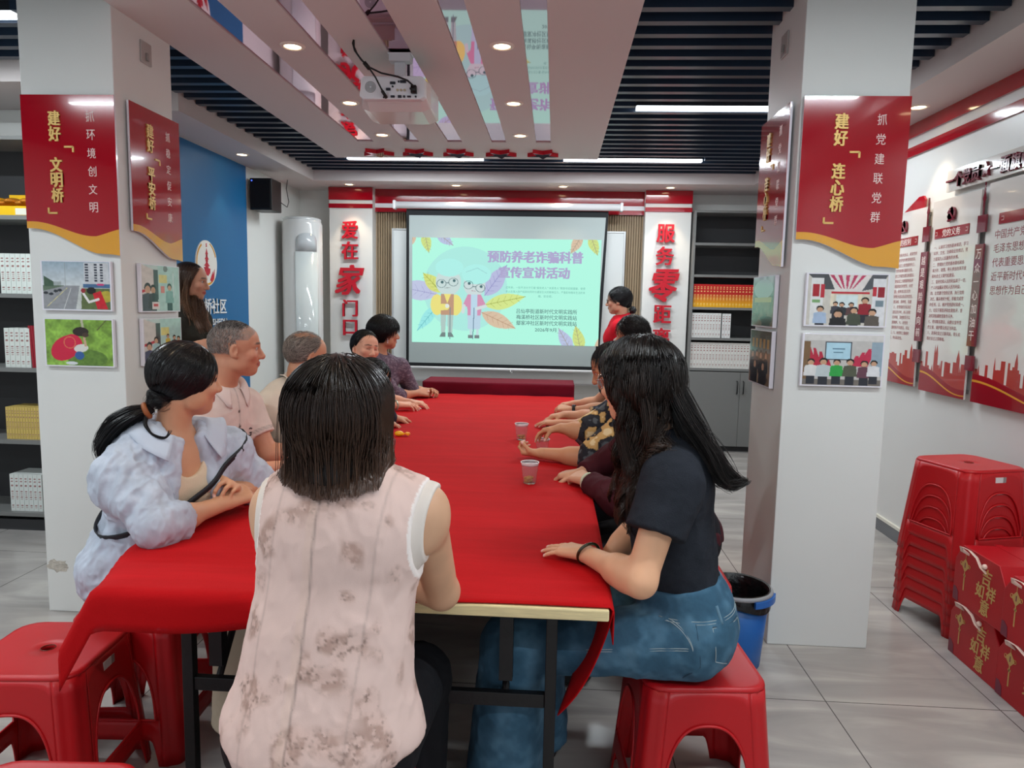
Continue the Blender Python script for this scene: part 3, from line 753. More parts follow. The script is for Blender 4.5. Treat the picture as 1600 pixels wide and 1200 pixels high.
# an elderly couple drawn flat
def glasses(c, x, y, tilt):
    for s in (-1, 1):
        c.ring(x + s * 0.032, y + s * tilt, 0.026, 0.040, (92, 120, 124), 0.12); c.ell(x + s * 0.032 + 0.004, y + s * tilt - 0.014, 0.008, 0.014, (70, 110, 114))
    c.line([(x - 0.008, y), (x + 0.008, y)], 0.008, (92, 120, 124))
sc_.ell(0.195, 0.415, 0.068, 0.13, (206, 226, 224)); sc_.ell(0.20, 0.28, 0.075, 0.085, (178, 246, 238)); glasses(sc_, 0.19, 0.425, -0.008); sc_.line([(0.175, 0.475), (0.205, 0.47)], 0.006, (150, 160, 160))
sc_.ell(0.135, 0.635, 0.035, 0.10, (240, 230, 132)); sc_.ell(0.235, 0.635, 0.035, 0.10, (240, 230, 132)); sc_.rect(0.155, 0.53, 0.225, 0.73, (196, 156, 128)); sc_.poly([(0.172, 0.53), (0.21, 0.53), (0.19, 0.62)], (244, 232, 130)); sc_.line([(0.13, 0.66), (0.185, 0.655)], 0.06, (240, 230, 132)); sc_.ell(0.19, 0.645, 0.011, 0.02, (232, 240, 232))
sc_.poly([(0.155, 0.73), (0.185, 0.73), (0.18, 0.90), (0.158, 0.90)], (180, 206, 200)); sc_.poly([(0.192, 0.73), (0.224, 0.73), (0.218, 0.90), (0.195, 0.90)], (180, 206, 200)); sc_.poly([(0.148, 0.945), (0.162, 0.90), (0.182, 0.90), (0.182, 0.945)], (118, 136, 134)); sc_.poly([(0.195, 0.945), (0.195, 0.90), (0.215, 0.90), (0.228, 0.945)], (118, 136, 134)); sc_.line([(0.205, 0.66), (0.205, 0.96)], 0.008, (120, 140, 150))
sc_.ell(0.335, 0.44, 0.058, 0.11, (210, 226, 226)); sc_.ell(0.345, 0.34, 0.078, 0.095, (178, 246, 238)); glasses(sc_, 0.335, 0.455, 0.014); sc_.line([(0.32, 0.495), (0.34, 0.50)], 0.006, (180, 150, 160)); sc_.line([(0.29, 0.32), (0.35, 0.28), (0.40, 0.33)], 0.006, (160, 216, 214))
sc_.poly([(0.30, 0.53), (0.37, 0.53), (0.40, 0.64), (0.375, 0.66), (0.37, 0.73), (0.30, 0.73), (0.298, 0.65), (0.272, 0.64)], (216, 150, 184)); sc_.rect(0.318, 0.53, 0.352, 0.73, (192, 222, 240)); sc_.line([(0.28, 0.64), (0.275, 0.70)], 0.03, (216, 228, 228)); sc_.line([(0.395, 0.64), (0.35, 0.665)], 0.03, (216, 228, 228)); sc_.poly([(0.30, 0.73), (0.372, 0.73), (0.368, 0.86), (0.302, 0.86)], (192, 218, 236)); sc_.rect(0.313, 0.86, 0.325, 0.92, (200, 226, 232)); sc_.rect(0.347, 0.86, 0.36, 0.92, (200, 226, 232)); sc_.rect(0.303, 0.92, 0.33, 0.95, (120, 134, 136)); sc_.rect(0.338, 0.92, 0.366, 0.95, (120, 134, 136)); sc_.line([(0.335, 0.66), (0.33, 0.955)], 0.008, (110, 140, 160))
SLM = mat('slide_light', None, 0.8, attr='Col', emit=0.86, spec=0, dark=True)
so = sc_.build('slide_picture', FRONT((-1.510, SCY - 0.0025, 1.080)), 1.975, 1.098, SLM, t)
def ink(col):
    m = mat('slide_ink_%d' % col[0], col, 0.8, emit=0.8, spec=0)
    m.node_tree.nodes['Principled BSDF'].inputs['Base Color'].default_value = (0.02, 0.02, 0.02, 1)
    return m
def slide_text(s, cx, cz, w, h, col, bold, name='slide_text'):
    mb = MB(); text(mb, s, 0.1, FRONT((cx, SCY - 0.0032, cz)), 0, bold, fit=(w, h))
    mb.build(name, ink(col), t)
KX = lambda px: -1.522 + (px - 642.5) * 2.003 / 300.0
KZ = lambda py: 2.180 - (py - 373.0) * 1.100 / 164.5
slide_text('预防养老诈骗科普', KX(838), KZ(401), 1.00, 0.126, (184, 176, 218), 0.004)
slide_text('宣传宣讲活动', KX(837), KZ(425), 0.745, 0.120, (184, 176, 218), 0.004)
for k, (s, w) in enumerate((('近年来，一些不法分子打着“服务老人”“关爱老人”等旗号招摇撞骗，使得', 0.83), ('老人在落入财产陷阱的同时也遭受巨大的精神压力，严重影响晚年生活的幸', 0.83), ('福、安全感。', 0.15))):
    slide_text(s, KX(855), KZ(448.5 + 6.4 * k), w, 0.026, (120, 190, 176), 0)
for k, s in enumerate(('吕仙亭街道新时代文明实践所', '梅溪桥社区新时代文明实践站', '鄢家冲社区新时代文明实践站')):
    slide_text(s, KX(858), KZ(485.0 + 9.2 * k), 0.635, 0.050, (96, 136, 134), 0.001)
slide_text('2026年9月', KX(857), KZ(513.6), 0.225, 0.044, (96, 136, 134), 0.001)

# ------------------------------------------------------------------ projector under the panel
t = thing('projector', 'white projector with black cables hanging under the dropped panel', 'projector', (-0.83, 3.78, 2.46))
pj = MB()
P0 = [(-1.0, 2.515), (-0.99, 2.60), (-0.975, 2.612), (-0.69, 2.612), (-0.672, 2.60), (-0.668, 2.515), (-0.69, 2.50), (-0.98, 2.50)]
pj.prism(P0, 0, 0.05, Matrix(((1, 0, 0, 0), (0, 0, 1, 3.62), (0, 1, 0, 0), (0, 0, 0, 1))))
pj.build('back_panel', mat('projector_white', (226, 228, 232), 0.35), t, bevel=0.006)
bd = MB()
ys = [3.665, 3.72, 3.93, 3.97]; ex = [0.0, 0.012, 0.016, -0.004]; dz = [0.0, -0.035, -0.045, -0.02]
vs = []
for k in range(4):
    vs += [(-1.0 - ex[k], ys[k], 2.505 + dz[k] + 0.012), (-0.97, ys[k], 2.50 + dz[k]), (-0.70, ys[k], 2.50 + dz[k]), (-0.668 + ex[k], ys[k], 2.505 + dz[k] + 0.012), (-0.67 + ex[k], ys[k], 2.60), (-0.69, ys[k], 2.614), (-0.98, ys[k], 2.614), (-0.998 - ex[k], ys[k], 2.60)]
bd.add(vs, [(8 * k + i, 8 * k + (i + 1) % 8, 8 * k + 8 + (i + 1) % 8, 8 * k + 8 + i) for k in range(3) for i in range(8)] + [tuple(range(8))[::-1], tuple(range(24, 32))])
bd.build('housing', mat('projector_shell', (222, 214, 212), 0.22, coat=0.4), t, bevel=0.006)
MB().lathe([(0.0005, 0), (0.032, 0), (0.032, 0.012), (0.0005, 0.012)], 24, Matrix.Translation((-0.78, 3.97, 2.54)) @ Matrix.Rotation(-pi / 2, 4, 'X')).build('objective', mat('lens_glass', (20, 22, 30), 0.05), t)
rings = MB()
for r in (0.008, 0.014, 0.020, 0.026):
    rings.tube([(-0.942 + r * cos(2 * pi * k / 24), 3.6185, 2.558 + r * sin(2 * pi * k / 24)) for k in range(24)], 0.0012, 5, True)
rings.build('speaker_grille', GREYM, t)
pt = MB()
for (x, z, w, h) in ((-0.83, 2.577, 0.026, 0.012), (-0.778, 2.583, 0.03, 0.012), (-0.83, 2.512, 0.020, 0.010), (-0.795, 2.512, 0.018, 0.012), (-0.772, 2.512, 0.010, 0.010), (-0.748, 2.512, 0.018, 0.008), (-0.852, 2.547, 0.022, 0.012), (-0.80, 2.583, 0.008, 0.008), (-0.83, 2.56, 0.008, 0.008), (-0.74, 2.55, 0.010, 0.010), (-0.715, 2.512, 0.008, 0.008), (-0.885, 2.545, 0.008, 0.008), (-0.875, 2.508, 0.007, 0.007)):
    pt.box((x - w / 2, 3.612, z - h / 2), (x + w / 2, 3.622, z + h / 2))
pt.build('port', mat('port_black', (30, 32, 44), 0.5), t, bevel=0.0015)
jk = MB()
for k in range(3): jk.lathe([(0.0005, 0), (0.006, 0), (0.006, 0.006), (0.0005, 0.006)], 12, Matrix.Translation((-0.806 + 0.018 * k, 3.62, 2.543)) @ Matrix.Rotation(pi / 2, 4, 'X'))
jk.build('audio_jack', mat('jack_metal', (190, 180, 150), 0.3, metal=0.8), t)
mt = MB()
mt.box((-0.87, 3.70, 2.71), (-0.76, 3.76, 2.75)); mt.box((-0.845, 3.72, 2.64), (-0.79, 3.75, 2.71)); mt.box((-0.84, 3.715, 2.612), (-0.80, 3.80, 2.645)); mt.box((-0.96, 3.72, 2.612), (-0.70, 3.745, 2.622)); mt.box((-0.80, 3.70, 2.605), (-0.72, 3.88, 2.622)); mt.box((-0.875, 3.695, 2.742), (-0.755, 3.77, 2.75))
mt.build('ceiling_mount', mat('mount_white', (214, 216, 220), 0.4), t, bevel=0.003)
c1 = [(-1.0, 3.53, 2.75), (-1.005, 3.53, 2.735), (-0.995, 3.53, 2.70), (-0.965, 3.54, 2.66), (-0.93, 3.56, 2.632), (-0.88, 3.59, 2.615), (-0.80, 3.595, 2.60), (-0.75, 3.59, 2.58), (-0.722, 3.59, 2.556), (-0.72, 3.615, 2.55)]
MB().tube(c1, 0.0045, 8).box((-0.735, 3.592, 2.525), (-0.709, 3.622, 2.56)).build('power_cable', BLACKM, t, True)
c2 = [(-1.0, 3.535, 2.75), (-1.0, 3.535, 2.72), (-0.985, 3.54, 2.685), (-0.95, 3.55, 2.645), (-0.925, 3.56, 2.618), (-0.905, 3.57, 2.59), (-0.885, 3.585, 2.55), (-0.868, 3.60, 2.515), (-0.86, 3.62, 2.507)]
b = MB().tube(c2, 0.004, 8); b.cyl((-0.955, 3.548, 2.652), (-0.93, 3.558, 2.624), 0.010, 10); b.cyl((-0.877, 3.592, 2.532), (-0.860, 3.615, 2.505), 0.008, 10)
b.build('video_cable', mat('cable_black', (20, 18, 16), 0.5), t, True)

# ------------------------------------------------------------------ bookcases
SHELL = mat('bookcase_grey', (120, 120, 118), 0.5)
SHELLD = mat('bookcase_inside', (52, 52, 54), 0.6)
def bookcase(label, x0, x1, yf, yb, z1, shelves, door_top=None, split=None):
    t = thing('bookcase', label, 'bookcase', ((x0 + x1) / 2, yf, 0))
    for xa, xb in ((x0, x0 + 0.022), (x1 - 0.022, x1)):
        MB().box((xa, yf, 0), (xb, yb, z1)).build('side_panel', SHELL, t, bevel=0.001)
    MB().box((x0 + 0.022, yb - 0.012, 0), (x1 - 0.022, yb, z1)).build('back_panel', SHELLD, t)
    MB().box((x0, yf, z1), (x1, yb, z1 + 0.022)).build('top_panel', SHELL, t, bevel=0.001)
    for z in shelves:
        MB().box((x0 + 0.022, yf + 0.004, z - 0.026), (x1 - 0.022, yb - 0.012, z)).build('shelf', SHELL, t, bevel=0.001)
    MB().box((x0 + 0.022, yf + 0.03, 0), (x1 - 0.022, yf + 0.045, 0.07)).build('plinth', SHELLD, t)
    if door_top:
        for xa, xb, hx in ((x0 + 0.002, split - 0.0015, split - 0.030), (split + 0.0015, x1 - 0.002, split + 0.034)):
            d = MB().box((xa, yf - 0.018, 0.06), (xb, yf, door_top)).build('cabinet_door', SHELL, t, bevel=0.0015)
            h = MB().tube([(hx, yf - 0.018, 0.75), (hx, yf - 0.042, 0.742), (hx, yf - 0.042, 0.625), (hx, yf - 0.018, 0.617)], 0.0065, 8)
            h.build('door_handle', BLACKM, d, True)
    return t
bookcase('grey bookcase with two cupboard doors at the back right', 1.402, 2.27, 7.50, 7.855, 2.47, (2.167, 1.844, 1.511, 1.195, 0.876), 0.842, 1.945)
bookcase('grey bookcase standing behind the left column', -4.3, -2.875, 4.20, 4.56, 2.42, (1.977, 1.504, 1.046, 0.59, 0.123))
PAPER = mat('book_paper', (222, 216, 200), 0.7)
BKA = mat('book_attr', None, 0.45, attr='Col')
def make_book(rgb, h, w, d, label, group, ink=True, grad=None):
    t = thing('book', label, 'book', (0, 0, 0), group)
    nz = 8
    mb = MB()
    for k in range(nz): mb.box((0.0004, 0, h * k / nz), (w - 0.0004, d, h * (k + 1) / nz))
    o = mb.build('book_block', BKA, t, local=True)
    V = np.empty(len(o.data.vertices) * 3); o.data.vertices.foreach_get('co', V); z = V.reshape(-1, 3)[:, 2] / h
    c = np.ones((len(z), 3)) * np.array(lin(rgb))
    if grad is not None:
        u = np.clip((z - 0.10) / 0.5, 0, 1)[:, None]; c = np.array(lin(grad)) * (1 - u) + np.array(lin(rgb)) * u
    set_col(o, 'Col', c)
    if ink:       # printed spine as one coloured grid
        nx, nk = 7, 66
        X_, Z_ = np.meshgrid(np.linspace(0.0012, w - 0.0012, nx), np.linspace(0.002, h - 0.002, nk))
        V = np.stack([X_, np.full_like(X_, -0.0006), Z_], -1).reshape(-1, 3)
        ix = np.arange(nx * nk).reshape(nk, nx)
        so = mesh_obj('spine', V, np.stack([ix[:-1, :-1], ix[:-1, 1:], ix[1:, 1:], ix[1:, :-1]], -1).reshape(-1, 4), BKA, t, local=True)
        zz = V[:, 2] / h; cc = np.ones((len(zz), 3)) * np.array(lin(rgb))
        if grad is not None:
            u = np.clip((zz - 0.10) / 0.5, 0, 1)[:, None]; cc = np.array(lin(grad)) * (1 - u) + np.array(lin(rgb)) * u
        mark = np.zeros(len(zz), bool)
        for z0, hh in ((0.86, 0.03), (0.78, 0.035), (0.66, 0.045), (0.52, 0.02), (0.47, 0.02), (0.42, 0.02), (0.37, 0.02), (0.32, 0.02), (0.14, 0.03), (0.09, 0.02)): mark |= (zz > z0) & (zz < z0 + hh)
        mark &= (np.abs(V[:, 0] / w - 0.5) < 0.24)
        cc[mark] = np.array(lin((150, 100, 96) if grad is None else (240, 206, 130)))
        set_col(so, 'Col', cc)
    return t
def book_row(x0, n, step, y, z, make, labels, lean=0.0, jitter=0.0):
    pr = None
    for k in range(n):
        b = make() if pr is None else copy_tree(pr)
        pr = pr or b
        b.location = (x0 + k * step, y + random.uniform(0, jitter), z)
        b.rotation_euler = (0, lean if not isinstance(lean, list) else lean[k], 0)
        b['label'] = labels
book_row(1.432, 25, 0.0328, 7.53, 1.511, lambda: make_book((196, 24, 24), 0.236, 0.0326, 0.17, '', 'red and orange books in the right bookcase', True, (240, 176, 20)), 'red spined book fading to orange, in the row of the right bookcase')
book_row(1.430, 10, 0.0300, 7.53, 1.195, lambda: make_book((226, 226, 222), 0.256, 0.0296, 0.17, '', 'white books above in the right bookcase'), 'white paperback in the shorter white row of the right bookcase')
book_row(1.740, 3, 0.0300, 7.53, 1.195, lambda: make_book((228, 228, 226), 0.252, 0.0292, 0.17, '', 'white books above in the right bookcase'), 'white paperback right of the black book in the right bookcase')
book_row(1.7305, 1, 0.01, 7.53, 1.195, lambda: make_book((26, 26, 28), 0.256, 0.008, 0.17, '', 'books of the right bookcase', False), 'thin black book among the white books')
book_row(1.428, 26, 0.0320, 7.53, 0.876, lambda: make_book((224, 222, 216), 0.268, 0.0316, 0.17, '', 'white books on the lowest shelf of the right bookcase'), 'white paperback in the long row above the cupboard doors')
YB = 4.235
book_row(-3.42, 9, 0.0335, YB, 1.504, lambda: make_book((214, 220, 214), 0.245, 0.033, 0.17, '', 'white books on the upper shelf of the left bookcase'), 'white book on the upper row of the left bookcase')
book_row(-3.42, 5, 0.0335, YB, 1.046, lambda: make_book((214, 218, 212), 0.245, 0.033, 0.17, '', 'white books beside the red ones in the left bookcase'), 'white book left of the red books in the left bookcase')
book_row(-3.245, 5, 0.0165, YB, 1.0465, lambda: make_book((150, 22, 40), 0.262, 0.0150, 0.17, '', 'red books in the left bookcase', False), 'dark red book leaning beside white books in the left bookcase', lean=-0.07)
book_row(-3.44, 15, 0.0183, YB, 0.590, lambda: make_book((206, 178, 98), 0.205, 0.0178, 0.16, '', 'tan booklets in the left bookcase'), 'thin tan booklet in the row of the left bookcase')
book_row(-3.44, 7, 0.0305, YB, 0.123, lambda: make_book((214, 218, 214), 0.240, 0.030, 0.17, '', 'white books on the bottom shelf of the left bookcase'), 'white book on the bottom shelf of the left bookcase')
t = thing('snack_carton', 'yellow carton of wrapped snacks on the top shelf of the left bookcase', 'box', (-3.30, 4.34, 1.977))
YEL = mat('carton_yellow', (236, 188, 20), 0.45)
cb = MB().box((-3.50, 4.235, 1.977), (-3.17, 4.45, 1.981)).box((-3.50, 4.235, 1.981), (-3.17, 4.239, 2.035)).box((-3.50, 4.446, 1.981), (-3.17, 4.45, 2.13)).box((-3.174, 4.239, 1.981), (-3.17, 4.446, 2.13)).box((-3.50, 4.239, 1.981), (-3.496, 4.446, 2.10))
cb.build('carton', YEL, t)
MB().box((-3.30, 4.2345, 1.983), (-3.18, 4.2349, 2.022)).build('carton_label', mat('carton_white', (226, 222, 206), 0.5), t)
wr = MB()
for k in range(5):
    M = Matrix.Translation((-3.43 + k * 0.055, 4.33, 2.06 + 0.012 * (k % 2))) @ Matrix.Rotation(0.3 * (k % 3 - 1), 4, 'Z')
    wr.ball(M.translation, 1.0, 8, M.to_3x3(), (0.040, 0.075, 0.022))
wr.build('wrapped_snack', mat('wrapper_gold', (206, 130, 40), 0.2, metal=0.4, bump=(60, 0.6)), t, True)
# ------------------------------------------------------------------ notice boards on the right wall
BOARD = mat('notice_face', (226, 220, 214), 0.10, coat=0.6)
CRIM = mat('crimson_print', (150, 16, 34), 0.12, coat=0.5)
PLUM = mat('plum_acrylic', (120, 22, 44), 0.10, coat=0.6)
INK = mat('red_ink', (150, 60, 66), 0.4)
BX = X1 - 0.03
def hammer(mb, M, s):
    A = [radians(200 + 250 * k / 20) for k in range(21)]
    mb.prism([(s * 0.5 * cos(a), s * 0.5 * sin(a)) for a in A] + [(s * (0.5 - 0.13 * sin(pi * k / 20)) * cos(a) - 0.02 * s, s * (0.5 - 0.13 * sin(pi * k / 20)) * sin(a) + 0.02 * s) for k, a in reversed(list(enumerate(A)))], 0, 0.012, M)
    R = M @ Matrix.Rotation(radians(45), 4, 'Z')
    mb.box((-0.06 * s, -0.62 * s, 0), (0.06 * s, 0.30 * s, 0.014), R); mb.box((-0.24 * s, 0.22 * s, 0), (0.20 * s, 0.42 * s, 0.014), R)
    mb.box((-0.05 * s, -0.66 * s, 0), (0.06 * s, -0.46 * s, 0.012), M @ Matrix.Rotation(radians(-40), 4, 'Z'))
def skyline(W, seed):
    r = random.Random(seed); x = 0.0; pts = [(0, 0.0)]; x = 0.0
    while x < W - 0.02:
        w = r.uniform(0.012, 0.035); h = r.uniform(0.10, 0.24)
        if r.random() < 0.25: pts += [(x, h), (x + w / 2, h + 0.05), (min(W, x + w), h)]
        else: pts += [(x, h), (min(W, x + w), h)]
        x += w + 0.001
    pts += [(W, pts[-1][1]), (W, 0)]
    return pts
def notice(label, y_far, W, z0, z1, title, rows, row_h, chars_w, head_w=None):
    M = ONRIGHT((BX, y_far, z0)); H = z1 - z0
    t = thing('notice_board', label, 'notice board', M.translation, group='glossy notice boards on the right wall')
    MB().box((0, 0, -0.004), (W, H, 0.006), M).build('board', BOARD, t, bevel=0.001)
    for x in (0.03, W - 0.03):
        for y in (0.04, H - 0.04): MB().box((x - 0.01, y - 0.01, -0.03), (x + 0.01, y + 0.01, -0.004), M).build('spacer', GREYM, t)
    hm = MB(); hammer(hm, M @ Matrix.Translation((W * 0.46, H - 0.095, 0.008)), 0.078)
    hm.build('crest', PLUM, t)
    MB().box((W * 0.10 if head_w is None else 0.11, H - 0.222, 0.006), (W * 0.82 if head_w is None else 0.11 + head_w, H - 0.166, 0.010), M).build('title_bar', CRIM, t)
    tx = MB(); text(tx, title, 0.04, M @ Matrix.Translation((W * 0.46 if head_w is None else 0.11 + head_w / 2, H - 0.194, 0.0102)), 0, 0.0006, fit=(0.046 * len(title), 0.042))
    for xx in ((W * 0.14, W * 0.78) if head_w is None else (0.14, 0.08 + head_w)):
        tx.box((xx - 0.010, H - 0.204, 0.0102), (xx + 0.010, H - 0.2015, 0.0106), M); tx.box((xx - 0.010, H - 0.186, 0.0102), (xx + 0.010, H - 0.1835, 0.0106), M); tx.box((xx + 0.008, H - 0.204, 0.0102), (xx + 0.010, H - 0.1835, 0.0106), M)
    tx.build('title_text', PINKW, t)
    bt = MB(); y = H - 0.275
    for r in rows:
        text(bt, r, row_h, M @ Matrix.Translation((W * 0.10, y, 0.0064)), 0, 0.0002, 'LEFT', fit=None, sx=chars_w)
        y -= row_h * 1.42
    bt.build('body_text', INK, t)
    MB().prism(skyline(W * 0.995, int(y_far * 10)), 0.006, 0.0066, M).build('skyline_print', mat('skyline_red', (176, 62, 56), 0.12, coat=0.5), t)
    n = 20; wv = [(W * k / n, 0.10 + 0.05 * cos(pi * k / n * 1.1)) for k in range(n + 1)]
    MB().prism([(0, 0)] + [(W, 0)] + wv[::-1], 0.0066, 0.0072, M).build('red_wave', CRIM, t)
    gw = MB().prism([(x, y - 0.03) for x, y in wv] + [(x, y - 0.042 + 0.006 * (x / W)) for x, y in wv[::-1]], 0.0072, 0.0076, M)
    gw.build('gold_wave', AMBER, t)
    return t
R1 = ['一、参加党的有关会议，阅读党的', '有关文件，接受党的教育和培训。', '二、在党的会议上和党报党刊上，', '参加关于党的政策问题的讨论。', '三、对党的工作提出建议和倡议。', '四、在党的会议上有根据地批评', '党的任何组织和任何党员，向党', '负责地揭发、检举违法乱纪的', '事实，要求处分违法乱纪的党员。', '五、行使表决权、选举权，有被', '选举权。六、在党组织讨论决定', '对党员的党纪处分时，本人有权', '参加和进行申辩，其他党员可以', '为他作证和辩护。七、对党的', '决议和政策如有不同意见，可以', '声明保留。八、向党的上级组织', '提出请求、申诉和控告。']
R2 = ['一、认真学习党的基本知识，学习', '科学、文化、法律和业务知识，努', '力提高为人民服务的本领。', '二、贯彻执行党的基本路线和各', '项方针、政策，带头参加改革开放', '和社会主义现代化建设。', '三、坚持党和人民的利益高于一切，', '个人利益服从党和人民的利益。', '四、自觉遵守党的纪律，执行党的', '决定，服从组织分配，积极完成党', '的任务。五、维护党的团结和统一。', '六、切实开展批评和自我批评，坚', '决同消极腐败现象作斗争。', '七、密切联系群众，向群众宣传党', '的主张，维护群众的正当利益。', '八、发扬社会主义新风尚，带头实', '践社会主义荣辱观。']
R3 = ['中国共产党以马克思列宁主义', '毛泽东思想、邓小平理论、三个', '代表重要思想、科学发展观、习', '近平新时代中国特色社会主义', '思想作为自己的行动指南。']
notice('farthest of the three glossy notice boards, half behind the right column', 5.03, 0.485, 1.04, 2.14, '党的权利', R1, 0.0235, 1.0)
notice('middle glossy notice board on the right wall, dense small red text', 4.48, 0.485, 1.03, 2.155, '党的义务', R2, 0.0235, 1.0)
notice('nearest glossy notice board on the right wall, large text, cut by the picture edge', 3.93, 0.80, 1.03, 2.175, '指导思想', R3, 0.050, 1.0, 0.58)
def slogan(label, s, yc, W):
    M = ONRIGHT((BX - 0.014, yc + W / 2, 1.325))
    t = thing('slogan_strip', label, 'sign', M.translation, group='plum slogan strips between the notice boards')
    MB().box((0, 0, 0), (W, 0.54, 0.010), M).build('strip', PLUM, t, bevel=0.001)
    g = MB()
    for k, ch in enumerate(s): text(g, ch, 0.05, M @ Matrix.Translation((W / 2, 0.54 - 0.052 - 0.072 * k, 0.0102)), 0, 0.0004, fit=(0.046, 0.052 if ch != '一' else None))
    g.build('strip_text', PINKW, t)
    MB().box((0, 0.60, 0), (W, 0.69, 0.010), M).build('block', PLUM, t)
    sp = MB(); 
    sp.prism([(W * 0.46, 0.69), (W * 0.46, 0.76), (W * 0.36, 0.775), (W * 0.46, 0.80), (W * 0.50, 0.86), (W * 0.54, 0.80), (W * 0.64, 0.775), (W * 0.54, 0.76), (W * 0.54, 0.69)], 0, 0.008, M)
    sp.build('spire', PLUM, t)
    MB().box((0, -0.13, 0), (W, -0.05, 0.010), M).build('block', PLUM, t)
slogan('plum slogan strip between the farthest and middle notice boards', '越是艰险越向前', 4.51, 0.075)
slogan('plum slogan strip between the middle and nearest notice boards', '万众一心加油干', 3.945, 0.075)
M = ONRIGHT((BX - 0.01, 4.345, 2.19))
t = thing('header_sign', 'pale header plate with dark red raised characters over the notice boards', 'sign', M.translation)
MB().box((0, 0, -0.015), (1.30, 0.122, 0.0), M).build('plate', BOARD, t, bevel=0.002)
hl = MB()
for k, ch in enumerate('一个党员★一面旗帜'):
    if ch == '★': hl.prism(star_poly(0.042), 0.0, 0.016, M @ Matrix.Translation((0.395, 0.058, 0)))
    else: text(hl, ch, 0.09, M @ Matrix.Translation((0.055 + 0.083 * k + (0.005 if k > 4 else 0), 0.056, 0)), 0.016, 0.002, fit=(0.076, None if ch == '一' else 0.082))
hl.build('raised_character', PLUM, t)
t = thing('wall_ribbon', 'red ribbon shaped plate on the right wall beside the right column', 'sign', (BX, 4.85, 2.08))
MB().prism([(-0.35, 2.02), (-0.10, 2.09), (0.08, 2.17), (0.19, 2.215), (0.24, 2.215), (0.265, 2.19), (0.262, 2.13), (0.05, 2.10), (-0.35, 2.0)], 0, 0.012, ONRIGHT((X1 - 0.02, 4.86, 0))).build('ribbon', REDG, t)
fz = MB().box((X1 - 0.014, 2.0, 2.615), (X1, 7.19, ZF)).box((X1 - 0.014, 2.0, 2.495), (X1, 7.19, 2.555))
structure(fz.build('trim_5', REDG))
# ================================================================== TABLES AND CLOTHS
TT = 0.752
BLK = mat('black_tube_steel', (20, 20, 22), 0.45, bump=(80, 0.1))
TOPW = mat('table_edge_wood', (232, 214, 164), 0.5, mottle=(9, 0.14, (2, 30, 30)))
def folding_table(label, x0, x1, y0, y1):
    t = thing('folding_table', label, 'table', ((x0 + x1) / 2, (y0 + y1) / 2, 0), group='folding tables under the red cloth')
    MB().box((x0, y0, TT - 0.030), (x1, y1, TT)).build('tabletop', TOPW, t, bevel=0.004)
    MB().box((x0 + 0.06, y0 + 0.05, TT - 0.042), (x1 - 0.06, y1 - 0.05, TT - 0.030)).build('underside', mat('table_under', (26, 22, 22), 0.7), t)
    for xl in (x0 + 0.13, x1 - 0.155):
        for yl in (y0 + 0.09, y1 - 0.12):
            MB().box((xl, yl, 0.0), (xl + 0.030, yl + 0.030, TT - 0.03)).build('leg', BLK, t, bevel=0.002)
    for yl in (y0 + 0.095, y1 - 0.115):
        MB().box((x0 + 0.16, yl, 0.43), (x1 - 0.155, yl + 0.022, 0.468)).build('crossbar', BLK, t, bevel=0.002)
        MB().box((x0 + 0.16, yl, TT - 0.075), (x1 - 0.155, yl + 0.02, TT - 0.055)).build('upper_bar', BLK, t, bevel=0.002)
    for xl in (x0 + 0.22, x1 - 0.26):
        st = MB()
        st.tube([(xl, y0 + 0.12, 0.46), (xl, y0 + 0.34, TT - 0.05)], 0.010, 8); st.box((xl - 0.018, y0 + 0.10, 0.50), (xl + 0.018, y0 + 0.135, 0.70))
        st.build('folding_strut', BLK, t)
    return t
folding_table('nearest folding table with a pale wooden edge showing under the red cloth', -1.12, 0.155, 1.695, 3.04)
folding_table('middle folding table covered by the red cloth', -1.09, 0.160, 3.05, 4.39)
folding_table('far folding table covered by the red cloth', -1.05, 0.165, 4.40, 5.745)

VELV = bpy.data.materials.new('red_velvet'); VELV.use_nodes = True
def velvet(m, base, hi):
    nt = m.node_tree; b = nt.nodes['Principled BSDF']; N, L = nt.nodes.new, nt.links.new
    tc = N('ShaderNodeTexCoord'); mp = N('ShaderNodeMapping'); mp.inputs['Scale'].default_value = (1.2, 9, 3)
    L(tc.outputs['Object'], mp.inputs[0])
    n1 = N('ShaderNodeTexNoise'); n1.inputs['Scale'].default_value = 1.4; n1.inputs['Detail'].default_value = 5; n1.inputs['Roughness'].default_value = 0.65; n1.inputs['Distortion'].default_value = 0.6
    L(mp.outputs[0], n1.inputs['Vector'])
    cr = N('ShaderNodeValToRGB'); e = cr.color_ramp.elements
    e[0].position = 0.42; e[0].color = (*lin(base), 1); e[1].position = 0.80; e[1].color = (*lin(hi), 1)
    L(n1.outputs['Fac'], cr.inputs[0]); L(cr.outputs[0], b.inputs['Base Color'])
    n2 = N('ShaderNodeTexNoise'); n2.inputs['Scale'].default_value = 260
    L(tc.outputs['Object'], n2.inputs['Vector'])
    bp = N('ShaderNodeBump'); bp.inputs['Strength'].default_value = 0.25; bp.inputs['Distance'].default_value = 0.004
    L(n2.outputs['Fac'], bp.inputs['Height']); L(bp.outputs[0], b.inputs['Normal'])
    b.inputs['Roughness'].default_value = 0.85; b.inputs['Specular IOR Level'].default_value = 0.2
    b.inputs['Sheen Weight'].default_value = 0.03; b.inputs['Sheen Roughness'].default_value = 0.4
    b.inputs['Sheen Tint'].default_value = (*lin((255, 90, 90)), 1)
velvet(VELV, (180, 0, 8), (198, 10, 20))
MARO = bpy.data.materials.new('maroon_velvet'); MARO.use_nodes = True
velvet(MARO, (100, 4, 28), (128, 12, 42))

